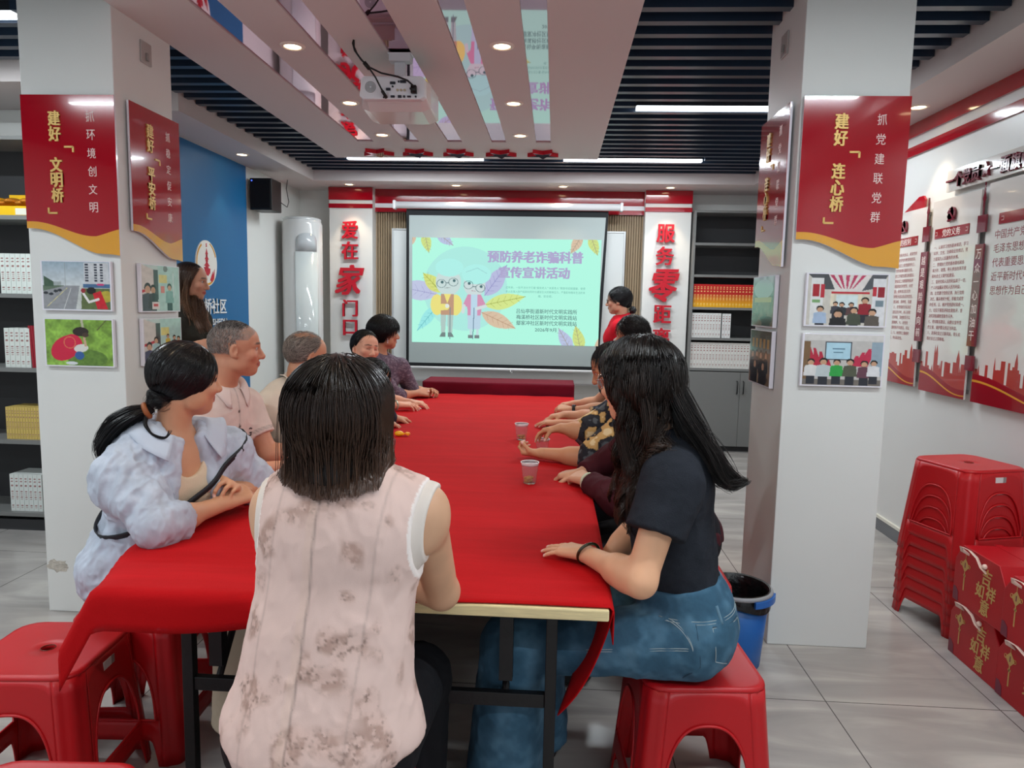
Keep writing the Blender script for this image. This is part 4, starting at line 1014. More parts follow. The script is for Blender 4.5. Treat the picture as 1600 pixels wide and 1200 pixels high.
def drape(name, U, Vn, fn, material, parent=None, thick=0.0025):
    """grid surface fn(u,v)->xyz with u,v in 0..1."""
    P = np.array([[fn(i / (U - 1), j / (Vn - 1)) for j in range(Vn)] for i in range(U)]).reshape(-1, 3)
    idx = np.arange(U * Vn).reshape(U, Vn)
    F = np.stack([idx[:-1, :-1], idx[1:, :-1], idx[1:, 1:], idx[:-1, 1:]], -1).reshape(-1, 4)
    o = mesh_obj(name, P, F, material, parent, True)
    s = o.modifiers.new('thickness', 'SOLIDIFY'); s.thickness = thick; s.offset = 1
    return o
CZ = TT + 0.004
def lerp(a, b, t): return a + (b - a) * t
def smooth01(t):
    t = min(1, max(0, t)); return t * t * (3 - 2 * t)
def cloth_pt(u, v):
    """u across (0 left hem .. 1 right hem), v along (0 near hem .. 1 far)."""
    xl, xr = lerp(-1.12, -1.035, v), lerp(0.158, 0.168, v)
    # left overhang: first lies out flat over the laps, then falls; largest near the corner
    LO, RO = 0.235, lerp(0.10, 0.05, v)
    s = u * (LO + (xr - xl) + RO)
    near = lerp(0.118, -0.012, smooth01((s - 0.35) / 0.90))     # how far the near hem hangs past the edge
    ln = v * (5.765 - 1.69 + near) - near
    y = 1.690 + ln
    z = CZ + 0.0012 * sin(s * 23 + y * 5) * sin(y * 9)
    if ln < 0:       # hanging in front of the near edge
        d = -ln; b = min(d, 0.02)
        y = 1.690 - 0.012 * sin(b / 0.02 * pi / 2) ; z = CZ - max(0, d - 0.008)
    if s < LO:
        d = LO - s
        g = smooth01((y - 1.66) / 0.35)
        flat = lerp(0.045, 0.15, g)
        if d < flat: x = xl - d; z -= 0.010 * (d / flat) ** 2
        else:
            e = d - flat; x = xl - flat - e * lerp(0.44, 0.25, g); z = z - 0.010 - e * lerp(0.86, 0.95, g)
        x += 0.012 * sin(y * 14) * (d / LO)
    elif s > LO + xr - xl:
        d = s - LO - (xr - xl); x = xr + min(d, 0.008); z -= max(0, d - 0.004)
    else:
        x = xl + s - LO
    return (x, y, z)
tc_ = drape('tablecloth', 96, 190, cloth_pt, VELV)
tag(tc_, 'long bright red velvet cloth covering the folding tables', 'tablecloth')
def lobe(u, v):      # loose corner hanging under the near right end
    top = Vector((lerp(0.166, 0.168, u), lerp(1.70, 2.02, u), 0.745))
    L = 0.30 * (1 - u) ** 0.7 * (1 - 0.0 * u) + 0.02
    return tuple(top + Vector((-0.10 * v * v * (1 - u) - 0.03 * v * (1 - u), 0.07 * v * (1 - u) + 0.012 * sin(6 * v + 5 * u), -L * v)))
lb_ = drape('cloth_corner', 22, 24, lobe, VELV)
lb_.parent = tc_; lb_.location = Vector(lb_.location) - Vector(tc_.location); lb_['label'] = 'loose corner of the cloth hanging under the near right end'
# desk with a darker cloth closing the far end
def desk(u, v):
    # profile across depth: front fall, top, back fall
    s = v * (0.13 + 0.40 + 0.80)
    if s < 0.13: y, z = 5.80, 0.72 + s
    elif s < 0.53: y, z = 5.80 + (s - 0.13), 0.85
    else: y, z = 6.20 + 0.004 * sin(u * 40), 0.85 - (s - 0.53)
    return (lerp(-1.075, 0.175, u), y, z)
dk = thing('covered_desk', 'desk under a maroon cloth standing at the far end of the table', 'desk', (-0.45, 6.0, 0))
MB().box((-1.07, 5.805, 0.02), (0.17, 6.19, 0.846)).build('desk_body', mat('desk_dark', (50, 20, 26), 0.6), dk, bevel=0.012)
drape('maroon_cloth', 60, 80, desk, MARO, dk)
for x in (-1.076, 0.176):
    drape('cloth_side', 20, 30, lambda u, v, x=x: (x + 0.003 * sin(u * 20), lerp(5.80, 6.20, u), 0.851 - 0.84 * v), MARO, dk)

# ------------------------------------------------------------------ things on the table
PETM = mat('clear_plastic', (244, 246, 248), 0.06, trans=0.94, spec=0.5, ior=1.12)
RIMM = mat('cup_rim', (240, 236, 236), 0.25)
BEAN = mat('snack_bean', (214, 160, 70), 0.5)
def cup(label, x, y, h, fill, rot=0.0):
    t = thing('plastic_cup', label, 'cup', (x, y, CZ + 0.004), group='clear plastic cups on the red cloth')
    r0, r1 = 0.026, 0.0365
    pr = [(0.0008, 0.0), (r0, 0.0), (r0 + 0.001, 0.003)] + [(lerp(r0, r1, k / 8) + (0.0006 if k % 2 else 0), h * k / 8) for k in range(1, 9)]
    inn = [(r - 0.0007, max(z, 0.0012)) for r, z in pr[::-1]]
    MB().lathe(pr + inn, 40, None, False, False).build('cup_wall', PETM, t, True, local=True)
    MB().tube([(r1 * 1.02 * cos(2 * pi * k / 40), r1 * 1.02 * sin(2 * pi * k / 40), h) for k in range(40)], 0.0022, 8, True).lathe([(r1 - 0.0035, h * 0.86), (r1 - 0.0012, h * 0.87), (r1 + 0.0008, h), (r1 - 0.0002, h)], 40, None, False, False).build('cup_rim', RIMM, t, True, local=True)
    r = random.Random(int(h * 1000 + x * 100))
    if fill:
        for k in range(fill):
            a, q = r.uniform(0, 2 * pi), 0.017 * sqrt(r.random()); z = 0.0085 + 0.011 * (k // 8)
            b = MB().ball((q * cos(a), q * sin(a), z), 0.0085, 6, None, (r.uniform(0.8, 1.1), r.uniform(0.7, 1.0), r.uniform(0.7, 0.9))).build('snack_bean', BEAN, None, True)
            b.location = Vector(b.location) + Vector((x, y, CZ + 0.004))
            tag(b, 'roasted bean inside the %s cup' % ('nearest' if y < 3 else 'farthest'), 'snack', 'roasted beans in the %s cup' % ('nearest' if y < 3 else 'farthest'))
    return t
cup('clear plastic cup with snacks, nearest one on the red cloth', -0.086, 2.905, 0.088, 16)
cup('clear plastic cup with snacks, farthest one on the red cloth', -0.165, 3.86, 0.088, 14)
cup('low clear plastic cup under the hovering hand', -0.045, 3.60, 0.055, 0)
t = thing('candy_wrapper', 'yellow candy wrapper lying in the middle of the red cloth', 'wrapper', (-0.825, 3.85, CZ))
CW = mat('candy_yellow', (246, 186, 24), 0.25, coat=0.4, bump=(80, 0.4))
MB().ball((-0.845, 3.85, CZ + 0.018), 1.0, 10, Matrix.Rotation(0.2, 3, 'Z'), (0.026, 0.016, 0.015)).build('candy_body', CW, t, True)
cw = MB()
for k in range(5):
    cw.ribbon([(-0.822, 3.845 + 0.004 * k, CZ + 0.014), (-0.805, 3.842 + 0.006 * k, CZ + 0.020 + 0.004 * (k % 2)), (-0.788, 3.838 + 0.009 * k, CZ + 0.012 + 0.008 * (k % 2))], (0, 1, 0.3), 0.012)
cw.build('twisted_end', mat('candy_orange', (236, 150, 24), 0.25), t)

# ------------------------------------------------------------------ plastic stools
STM = mat('red_stool_plastic', (188, 18, 26), 0.38, bump=(500, 0.04))
STS = 0.172   # half size of the seat
SH = 0.462
def make_stool():
    t = thing('plastic_stool', 'x', 'stool', (0, 0, 0))
    def half(z): return STS + 0.038 * (1 - z / SH)
    rc = 0.062
    # outline: parameter list of (face u in -1..1, or corner), as points on a unit rounded square
    def outline_pt(side, u, z):
        """u in -1..1 along the straight part of one side."""
        h = half(z); st = h - rc
        p = Vector((u * st, -h, z))
        return Matrix.Rotation(side * pi / 2, 4, 'Z') @ p
    def corner_pt(side, a, z):
        h = half(z); rib = 0.0022 * (cos(a * 8) if 0.25 < a < pi / 2 - 0.25 else 0)
        p = Vector((h - rc + (rc + rib) * sin(a), -(h - rc) - (rc + rib) * cos(a), z))
        return Matrix.Rotation(side * pi / 2, 4, 'Z') @ p
    AW = 0.90     # opening half-width as a share of the straight part
    zb, zs, hA, zn = 0.150, 0.150, 0.205, 0.085
    legs = MB(); rim = MB()
    zt = SH - 0.014
    us = [-1, -0.95] + [-AW * cos(pi * k / 26) for k in range(27)] + [0.95, 1]
    for s in range(4):
        def top_lo(u): return zs + hA * (max(0, 1 - (abs(u) / AW) ** 2.6)) ** (1 / 2.6) if abs(u) < AW else zs
        def grid(cols, K):
            n0 = len(cols); vs = [p for c in cols for p in c]
            legs.add(vs, [(i * K + k, (i + 1) * K + k, (i + 1) * K + k + 1, i * K + k + 1) for i in range(n0 - 1) for k in range(K - 1)])
        K = 8
        grid([[outline_pt(s, u, lerp(top_lo(u), zt, k / (K - 1))) for k in range(K)] for u in us], K)
        grid([[outline_pt(s, u, lerp(zn + (0.0 if abs(u) < 0.75 else -0.085 * ((abs(u) - 0.75) / 0.15) ** 2 if abs(u) < AW else -0.085), zs, k / 3)) for k in range(4)] for u in us], 4)
        cs = [pi / 2 * k / 14 for k in range(15)]
        grid([[corner_pt(s, a, lerp(0.0, zt, k / 11)) for k in range(12)] for a in cs], 12)
        path = [outline_pt(s, -AW * cos(pi * k / 40), top_lo(-AW * cos(pi * k / 40))) for k in range(41)]
        rim.tube([tuple(p) for p in path] + [tuple(outline_pt(s, -AW * cos(pi - pi * k / 10), zs)) for k in range(1, 10)], 0.0042, 7, True)
    lo = legs.build('leg_shell', STM, t, True, local=True)
    md = lo.modifiers.new('thickness', 'SOLIDIFY'); md.thickness = 0.004; md.offset = -1
    rim.build('arch_rim', STM, t, True, local=True)
    # seat: rings from the rim to the hole
    vs, rings = [], []
    N = 64
    def ring(h, r, z):
        out = []
        for k in range(N):
            a = 2 * pi * k / N; c, s_ = cos(a), sin(a)
            e = h / max(abs(c), abs(s_)); st = h - r
            q = Vector((c, s_)) * e
            if abs(q.x) > st and abs(q.y) > st:
                cx, cy = math.copysign(st, q.x), math.copysign(st, q.y)
                # intersect the ray with the corner circle
                b = c * cx + s_ * cy; d2 = cx * cx + cy * cy - r * r
                e = b + sqrt(max(0, b * b - d2))
            out.append((c * e, s_ * e, z))
        return out
    levels = [(half(zt), rc, zt - 0.0), (half(zt) - 0.0005, rc, SH - 0.008), (half(zt) - 0.004, rc, SH - 0.002), (half(zt) - 0.010, rc, SH), (half(zt) - 0.016, rc - .002, SH - 0.0008), (0.12, 0.06, SH - 0.0022), (0.06, 0.055, SH - 0.003), (0.020, 0.0199, SH - 0.0032), (0.0185, 0.0184, SH - 0.006), (0.018, 0.0179, SH - 0.02)]
    for h, r, z in levels: vs += ring(h, r, z)
    fs = [(i * N + k, i * N + (k + 1) % N, (i + 1) * N + (k + 1) % N, (i + 1) * N + k) for i in range(len(levels) - 1) for k in range(N)]
    so_ = MB().add(vs, fs).build('seat', STM, t, True, local=True)
    md = so_.modifiers.new('thickness', 'SOLIDIFY'); md.thickness = 0.004; md.offset = -1
    rg = MB().tube([(0.0195 * cos(2 * pi * k / 28), 0.0195 * sin(2 * pi * k / 28), SH - 0.003) for k in range(28)], 0.0012, 6, True)
    rg.build('hole_ring', mat('stool_hole_ring', (96, 44, 24), 0.25), t, True, local=True)
    MB().lathe([(0.0005, SH - 0.030), (0.021, SH - 0.030), (0.021, SH - 0.022), (0.0005, SH - 0.022)], 20).build('hole_plug', mat('stool_hole_shade', (24, 8, 6), 0.6), t, local=True)  # dark disc added below the open hole, standing in for its shade
    stc = MB().box((-0.030, -half(0.415) - 0.0010, 0.400), (0.012, -half(0.415) + 0.0016, 0.428), Matrix.Rotation(pi / 2, 4, 'Z') @ Matrix.Translation((0, 0, 0)))
    stc.build('price_sticker', mat('sticker_white', (226, 222, 220), 0.35), t, local=True)
    MB().box((0.012, -half(0.415) - 0.0010, 0.400), (0.030, -half(0.415) + 0.0016, 0.428), Matrix.Rotation(pi / 2, 4, 'Z')).build('sticker_foil', mat('sticker_grey', (150, 142, 140), 0.3), t, local=True)
    return t
STOOL = None
def stool(label, x, y, rz, z=0.0, group='red plastic stools round the table'):
    global STOOL
    o = make_stool() if STOOL is None else copy_tree(STOOL)
    STOOL = STOOL or o
    o.location = (x, y, z); o.rotation_euler = (0, 0, radians(rz)); o['label'] = label; o['group'] = group
    return o
stool('empty red plastic stool at the left front with the cloth corner lying on it', -1.475, 1.925, 5)
stool('empty red plastic stool at the bottom left, only its seat edge showing', -1.045, 1.262, 3)
order = ['lowest', 'second from the floor', 'third from the floor', 'fourth from the floor', 'third from the top', 'second from the top', 'topmost']
for k in range(7):
    stool('red plastic stool, %s in the stack by the right wall' % order[k], 2.005, 3.475, 17 - 90 + (k % 2) * 0.8, 0.055 * k, 'stacked red stools by the right wall')

# ------------------------------------------------------------------ waste bin
t = thing('waste_bin', 'blue round waste bin with grey rim and black liner beside the right column', 'bin', (0.80, 2.955, 0))
MB().lathe([(0.108, 0.0), (0.112, 0.004), (0.136, 0.318), (0.134, 0.318), (0.109, 0.006), (0.0005, 0.006)], 48, Matrix.Translation((0.80, 2.955, 0))).build('bucket', mat('bin_blue', (28, 96, 172), 0.35), t, True)
MB().tube([(0.80 + 0.141 * cos(2 * pi * k / 48), 2.955 + 0.141 * sin(2 * pi * k / 48), 0.326) for k in range(48)], 0.0095, 10, True).build('rim_ring', mat('bin_grey', (150, 152, 156), 0.35), t, True)
ln_ = MB(); N = 60
prof = [(0.1435, 0.27), (0.1420, 0.30), (0.1385, 0.3385), (0.1315, 0.334), (0.127, 0.29), (0.118, 0.18), (0.105, 0.06), (0.0005, 0.05)]
vs = [((r + (0.0015 * sin(7 * a_) + 0.001 * sin(17 * a_)) * (1 if i > 3 else 0.4)) * cos(a_) + 0.80, (r + 0.0015 * sin(7 * a_)) * sin(a_) + 2.955, z + (0.014 * sin(3 * a_ + 1) if i == 0 else 0)) for i, (r, z) in enumerate(prof) for a_ in [2 * pi * k / N for k in range(N)]]
ln_.add(vs, [(i * N + k, i * N + (k + 1) % N, (i + 1) * N + (k + 1) % N, (i + 1) * N + k) for i in range(len(prof) - 1) for k in range(N)])
ln_.build('liner', mat('black_liner', (16, 16, 18), 0.28, bump=(50, 0.5)), t, True)
A = [radians(-75 + 62 * k / 12) for k in range(13)]
MB().ribbon([(0.80 + 0.153 * cos(a), 2.955 + 0.153 * sin(a), 0.308) for a in A], (0, 0, 1), 0.026, 0.006).build('bin_clip', mat('bin_clip_blue', (36, 100, 180), 0.35), t)
MB().ball((0.84, 2.93, 0.225), 1.0, 10, None, (0.06, 0.05, 0.035)).build('rubbish', mat('rubbish_dark', (70, 66, 58), 0.3, bump=(40, 1.0)), t, True)

# ------------------------------------------------------------------ gift boxes
GRED = mat('gift_red', (178, 2, 20), 0.38, bump=(300, 0.05))
GGOLD = mat('gift_gold', (206, 168, 100), 0.4, metal=0.2)
GDARK = mat('gift_plum', (120, 40, 60), 0.4)
RIBB = mat('satin_ribbon', (240, 208, 190), 0.35, sheen=0.4)
def gift_box(label, y1, z0, L=0.345, W=0.30, H=0.255, x0=1.80):
    t = thing('gift_box', label, 'gift box', (x0 + W / 2, y1 - L / 2, z0), group='red gift boxes by the right wall')
    M = ONRIGHT((x0, y1, z0))     # x runs towards the camera, y up, z out of the wall (towards -x)
    prof = [(0, 0), (L, 0), (L, H * 0.72), (L * 0.86, H), (L * 0.14, H), (0, H * 0.72)]
    MB().prism(prof, -W, 0, M).build('carton', GRED, t, bevel=0.003)
    MB().box((L * 0.1, H - 0.001, -W * 0.55), (L * 0.9, H + 0.002, -W * 0.45), M).build('lid_flap', GRED, t)
    g = MB()
    for ch, x, y, w in (('吉', 0.66, 0.70, 0.062), ('如', 0.55, 0.44, 0.056), ('祥', 0.76, 0.47, 0.060), ('意', 0.66, 0.20, 0.060)):
        text(g, ch, 0.06, M @ Matrix.Translation((L * x, H * y, 0.0004)), 0.0008, 0.0014, fit=(w, w * 1.12), shear=0.1)
        g.build('gold_character', GGOLD, t); g = MB()
    kx, ky = L * 0.22, H * 0.68
    g.prism([(kx, ky + 0.030), (kx + 0.028, ky), (kx, ky - 0.030), (kx - 0.028, ky)], 0.0004, 0.0012, M)
    g.box((kx - 0.0012, ky + 0.03, 0.0004), (kx + 0.0012, ky + 0.062, 0.0012), M)
    for s in (-1, 1): g.tube([tuple(M @ Vector((kx + s * 0.027 + 0.008 * cos(2 * pi * k / 12), ky + 0.008 * sin(2 * pi * k / 12) + 0.002, 0.001))) for k in range(12)], 0.0012, 5, True)
    g.box((kx - 0.008, ky - 0.048, 0.0004), (kx + 0.008, ky - 0.040, 0.0012), M); g.box((kx - 0.003, ky - 0.055, 0.0004), (kx + 0.003, ky - 0.030, 0.0012), M)
    g.box((kx - 0.004, ky - 0.11, 0.0004), (kx + 0.003, ky - 0.056, 0.0012), M)
    g.build('knot_print', GGOLD, t)
    d = MB().box((kx - 0.003, ky - 0.010, 0.0013), (kx + 0.003, ky + 0.012, 0.0016), M)
    d.build('knot_mark', GDARK, t); d = MB()
    d.prism([(0.004, 0.004), (0.045, 0.004), (0.040, 0.045), (0.02, 0.062), (0.004, 0.06)], 0.0004, 0.0012, M)
    d.build('corner_print', GDARK, t)
    pts = [(L * 0.30, H * 0.90, 0.004), (L * 0.27, H * 0.97, 0.03), (L * 0.33, H * 1.05, 0.045), (L * 0.48, H * 1.06, 0.042), (L * 0.58, H * 0.98, 0.030), (L * 0.60, H * 0.84, 0.016), (L * 0.66, H * 0.76, 0.003)]
    MB().ribbon([tuple(M @ Vector(p)) for p in pts], tuple((M.to_3x3() @ Vector((0.15, 0.35, 1)))), 0.016, 0.0007).build('ribbon_handle', RIBB, t, True)
    MB().ball(tuple(M @ Vector((L * 0.62, H * 0.86, 0.004))), 0.011, 8).build('knot', RIBB, t, True)
    return t
gift_box('red gift box on the floor next to the stool stack, bottom far one', 3.150, 0.0)
gift_box('red gift box on the floor cut by the picture edge, bottom near one', 2.800, 0.0, x0=1.795)
gift_box('red gift box with a pink ribbon on top of the far bottom box', 3.120, 0.2555, x0=1.782)
gift_box('red gift box on top of the near bottom box, cut by the picture edge', 2.770, 0.2555, x0=1.775)
gift_box('red gift box lying behind the two stacks against the wall', 2.60, 0.511, x0=1.93)
# ================================================================== PEOPLE: implicit bodies meshed with surface nets
A3 = lambda *p: np.array(p, dtype=np.float64)
def nrm(v): v = np.asarray(v, float); return v / (np.linalg.norm(v) + 1e-12)
class Sdf:
    """a list of primitives blended in order; 'u' union, 's' subtract, 'i' intersect, all with a blend radius k."""
    def __init__(s): s.p = []
    def rc(s, a, b, ra, rb, k=0.02, op='u', ends=None):
        s.p.append(('rc', np.asarray(a, float), np.asarray(b, float), ra, rb, k, op, ends)); return s
    def el(s, c, r, R=None, k=0.02, op='u'):
        s.p.append(('el', np.asarray(c, float), np.asarray(r, float), np.eye(3) if R is None else np.asarray(R, float), 0, k, op, None)); return s
    def plane(s, c, n, k=0.0, op='i'):
        """keeps (op i) the side n points away from."""
        s.p.append(('pl', np.asarray(c, float), nrm(n), 0, 0, k, op, None)); return s
    def sub(s, sd, c, rad, k=0.01, op='u'):
        s.p.append(('sub', sd, np.asarray(c, float), rad, 0, k, op, None)); return s
    def dist1(s, q, P):
        t = q[0]
        if t == 'rc':
            a, b, ra, rb = q[1:5]; ba = b - a; L = ba @ ba
            pa = P - a; h = np.clip(pa @ ba / L, 0, 1)
            d = np.sqrt(((pa - h[:, None] * ba) ** 2).sum(1)) - (ra + (rb - ra) * h)
            if q[7]:      # flat cut ends: 'b' or 'ab'
                u = ba / sqrt(L)
                if 'b' in q[7]: d = np.maximum(d, (P - b) @ u)
                if 'a' in q[7]: d = np.maximum(d, (a - P) @ u)
            return d
        if t == 'el':
            c, r, R = q[1:4]; p = (P - c) @ R
            k0 = np.sqrt(((p / r) ** 2).sum(1)); k1 = np.sqrt(((p / (r * r)) ** 2).sum(1)) + 1e-9
            return k0 * (k0 - 1) / k1
        if t == 'pl': return (P - q[1]) @ q[2]
        if t == 'sub':
            sd, c, rad = q[1:4]
            d = np.sqrt(((P - c) ** 2).sum(1)) - rad
            m = d < 0.03
            if m.any(): d[m] = sd(P[m])
            return d
    def __call__(s, P):
        lo, hi = P.min(0), P.max(0); c = (lo + hi) / 2; R = np.linalg.norm(hi - lo) / 2
        D = None
        for q in s.p:
            k, op = q[5], q[6]
            if D is not None and R < 0.2 and op == 'u' and q[0] != 'pl':
                if q[0] == 'rc':
                    a, b = q[1], q[2]; ba = b - a; h = min(1, max(0, (c - a) @ ba / (ba @ ba))); dc = np.linalg.norm(c - a - h * ba) - max(q[3], q[4])
                elif q[0] == 'el': dc = np.linalg.norm(c - q[1]) - q[2].max()
                else: dc = np.linalg.norm(c - q[2]) - q[3]
                if dc - R > D.max() + k: continue
            d = s.dist1(q, P)
            if D is None: D = d if op == 'u' else np.full(len(P), 1e3)
            elif op == 'u':
                if k > 0:
                    h = np.clip(0.5 + 0.5 * (D - d) / k, 0, 1); D = D + (d - D) * h - k * h * (1 - h)
                else: D = np.minimum(D, d)
            else:
                if op == 's': d = -d
                if k > 0:
                    h = np.clip(0.5 - 0.5 * (D - d) / k, 0, 1); D = D + (d - D) * h + k * h * (1 - h)
                else: D = np.maximum(D, d)
        return D

def nets(sd, lo, hi, h):
    lo = np.asarray(lo, float) - 2 * h; hi = np.asarray(hi, float) + 2 * h
    B = 8
    nb = np.ceil((hi - lo) / (h * B)).astype(int) + 1
    n = nb * B
    ci = np.stack(np.meshgrid(*[np.arange(k) for k in nb], indexing='ij'), -1).reshape(-1, 3)
    cc = lo + (ci * B + (B - 1) / 2) * h
    d0 = np.concatenate([sd(cc[i:i + 20000]) for i in range(0, len(cc), 20000)])
    act = np.abs(d0) < 0.87 * B * h * 1.45 + h
    D = np.repeat(np.repeat(np.repeat(np.where(d0 > 0, 1.0, -1.0).astype(np.float32).reshape(nb), B, 0), B, 1), B, 2)
    off = np.stack(np.meshgrid(*[np.arange(B)] * 3, indexing='ij'), -1).reshape(-1, 3)
    for bi in ci[act].reshape(-1, 3):
        i0 = bi * B
        P = lo + (i0 + off) * h
        D[i0[0]:i0[0] + B, i0[1]:i0[1] + B, i0[2]:i0[2] + B] = sd(P).reshape(B, B, B)
    S = D < 0
    c = [S[i:S.shape[0] - 1 + i, j:S.shape[1] - 1 + j, k:S.shape[2] - 1 + k] for i in (0, 1) for j in (0, 1) for k in (0, 1)]
    allc, anyc = c[0].copy(), c[0].copy()
    for x in c[1:]: allc &= x; anyc |= x
    cells = np.argwhere(anyc & ~allc)
    vid = np.full(anyc.shape, -1, np.int32); vid[tuple(cells.T)] = np.arange(len(cells))
    corner = np.array([(i, j, k) for i in (0, 1) for j in (0, 1) for k in (0, 1)])
    val = np.stack([D[tuple((cells + o).T)] for o in corner], 1).astype(float)
    acc = np.zeros((len(cells), 3)); cnt = np.zeros(len(cells))
    for a in range(8):
        for b in range(a + 1, 8):
            df = corner[b] - corner[a]
            if np.abs(df).sum() != 1: continue
            va, vb = val[:, a], val[:, b]
            m = (va < 0) != (vb < 0)
            t = np.where(m, va / np.where(m, va - vb, 1), 0)
            acc += np.where(m[:, None], corner[a] + t[:, None] * df, 0); cnt += m
    V = lo + (cells + acc / cnt[:, None]) * h
    Fs = []
    for ax in range(3):
        u, v = (ax + 1) % 3, (ax + 2) % 3
        sa = [slice(None)] * 3; sb = [slice(None)] * 3; sa[ax] = slice(0, -1); sb[ax] = slice(1, None)
        e = np.argwhere(S[tuple(sa)] != S[tuple(sb)])
        e = e[(e[:, u] > 0) & (e[:, v] > 0) & (e[:, u] < vid.shape[u]) & (e[:, v] < vid.shape[v])]
        if not len(e): continue
        q = []
        for du, dv in ((1, 1), (0, 1), (0, 0), (1, 0)):
            w = e.copy(); w[:, u] -= du; w[:, v] -= dv; q.append(vid[tuple(w.T)])
        q = np.stack(q, 1)
        fl = S[tuple(e.T)]
        q[~fl] = q[~fl][:, ::-1]
        Fs.append(q[(q >= 0).all(1)])
    return V, np.concatenate(Fs)

def normals(V, F):
    n = np.cross(V[F[:, 2]] - V[F[:, 0]], V[F[:, 3]] - V[F[:, 1]])
    N = np.zeros_like(V)
    for k in range(4): np.add.at(N, F[:, k], n)
    return N / (np.linalg.norm(N, axis=1)[:, None] + 1e-12)

def _h(i, j, k, s):
    x = (i * 374761393 + j * 668265263 + k * 2147483647 + s * 974711) & 0xffffffff
    x = ((x ^ (x >> 13)) * 1274126177) & 0xffffffff
    return ((x ^ (x >> 16)) & 0xffff) / 65535.0
def vnoise(P, seed=0):
    P = np.asarray(P, float); I = np.floor(P).astype(np.int64); f = P - I; f = f * f * (3 - 2 * f)
    r = 0
    for a in (0, 1):
        for b in (0, 1):
            for c in (0, 1):
                w = (f[:, 0] if a else 1 - f[:, 0]) * (f[:, 1] if b else 1 - f[:, 1]) * (f[:, 2] if c else 1 - f[:, 2])
                r = r + w * _h(I[:, 0] + a, I[:, 1] + b, I[:, 2] + c, seed)
    return r
def fbm(P, seed=0, o=3):
    P = np.asarray(P, float); return sum(vnoise(P * 2 ** k, seed + k) * 0.5 ** k for k in range(o)) / sum(0.5 ** k for k in range(o))

def rotm(yaw, pitch=0, roll=0):
    """columns: right, forward, up.  yaw 0 looks along +y, positive turns to -x; pitch up positive; roll leans to own right."""
    y, p, r = radians(yaw), radians(pitch), radians(roll)
    M = Matrix.Rotation(y, 3, 'Z') @ Matrix.Rotation(p, 3, 'X') @ Matrix.Rotation(r, 3, 'Y')
    return np.array(M)

SKIN = mat('skin', None, 0.48, attr='Col', spec=0.4, bump=(420, 0.04))
EYEM = mat('eye_attr', None, 0.15, attr='Col', coat=0.5)
HAIRM = mat('hair_strand', None, 0.30, attr='Col', spec=0.55)
CLOTHA = mat('cloth_attr', None, 0.8, attr='Col', spec=0.2, bump=(700, 0.12))
KNITA = mat('knit_attr', None, 0.85, attr='Col', spec=0.15, bump=(420, 0.35))

FING = ((0.034, 0.085, 0.072, 0.0086), (0.0115, 0.090, 0.080, 0.0088), (-0.0115, 0.086, 0.075, 0.0084), (-0.0325, 0.077, 0.058, 0.0074))
def hand_sdf(W, f, n, side, curl=(0.25,) * 4, thumb=(0.5, 0.3), spread=0.08, s=1.0):
    """W wrist, f finger direction, n palm-facing direction, side +1 right hand, -1 left.  Returns (sdf, nails, centre)."""
    f = nrm(f); n = nrm(np.asarray(n, float) - f * (np.asarray(n, float) @ f)); t = np.cross(f, n) * side
    sd = Sdf(); nails = []
    W = np.asarray(W, float)
    for i, (o, b, L, r) in enumerate(FING):
        B = W + (f * b + t * o) * s
        sd.rc(W + (t * o * 0.45 + f * 0.004) * s, B, 0.0145 * s, 0.0112 * s, 0.016)
        sd.rc(W + (t * o * 0.45 + f * 0.02 - n * 0.004) * s, B - n * 0.0005, 0.012 * s, 0.0095 * s, 0.012)
    sd.rc(W + (f * 0.014 + t * 0.014) * s, W + (f * 0.048 + t * 0.040 + n * 0.008) * s, 0.016 * s, 0.0125 * s, 0.014)
    for i, (o, b, L, r) in enumerate(FING):
        B = W + (f * b + t * o) * s; c = curl[i]
        d0 = nrm(f + t * (o / 0.034) * spread)
        p = B; a = 0
        for k, (fr, ang) in enumerate(((0.46, 0.95), (0.31, 1.15), (0.23, 0.75))):
            a += c * ang; d = d0 * cos(a) + n * sin(a); q = p + d * L * fr * s
            sd.rc(p, q, r * (1.03 - 0.10 * k) * s, r * (0.96 - 0.11 * k) * s, 0.0028 if k else 0.006); p0 = p; p = q
        back = nrm(d0 * sin(a) - n * cos(a)); nails.append((p - d * 0.002 + back * r * 0.6 * s, 0.0062 * s, back))
    T0 = W + (f * 0.048 + t * 0.040 + n * 0.008) * s
    sp, cl = thumb
    d1 = nrm(f * 0.78 + t * sp + n * cl); T1 = T0 + d1 * 0.034 * s; d2 = nrm(f * (0.9) + t * (sp * 0.35) + n * (cl * 1.4)); T2 = T1 + d2 * 0.026 * s
    sd.rc(T0, T1, 0.0118 * s, 0.0098 * s, 0.006); sd.rc(T1, T2, 0.0098 * s, 0.0082 * s, 0.003)
    nb = nrm(np.cross(d2, np.cross(t, d2)) + -n * 0.6); nails.append((T2 + nb * 0.006 * s, 0.0066 * s, nb))
    return sd, nails, W + f * 0.085 * s

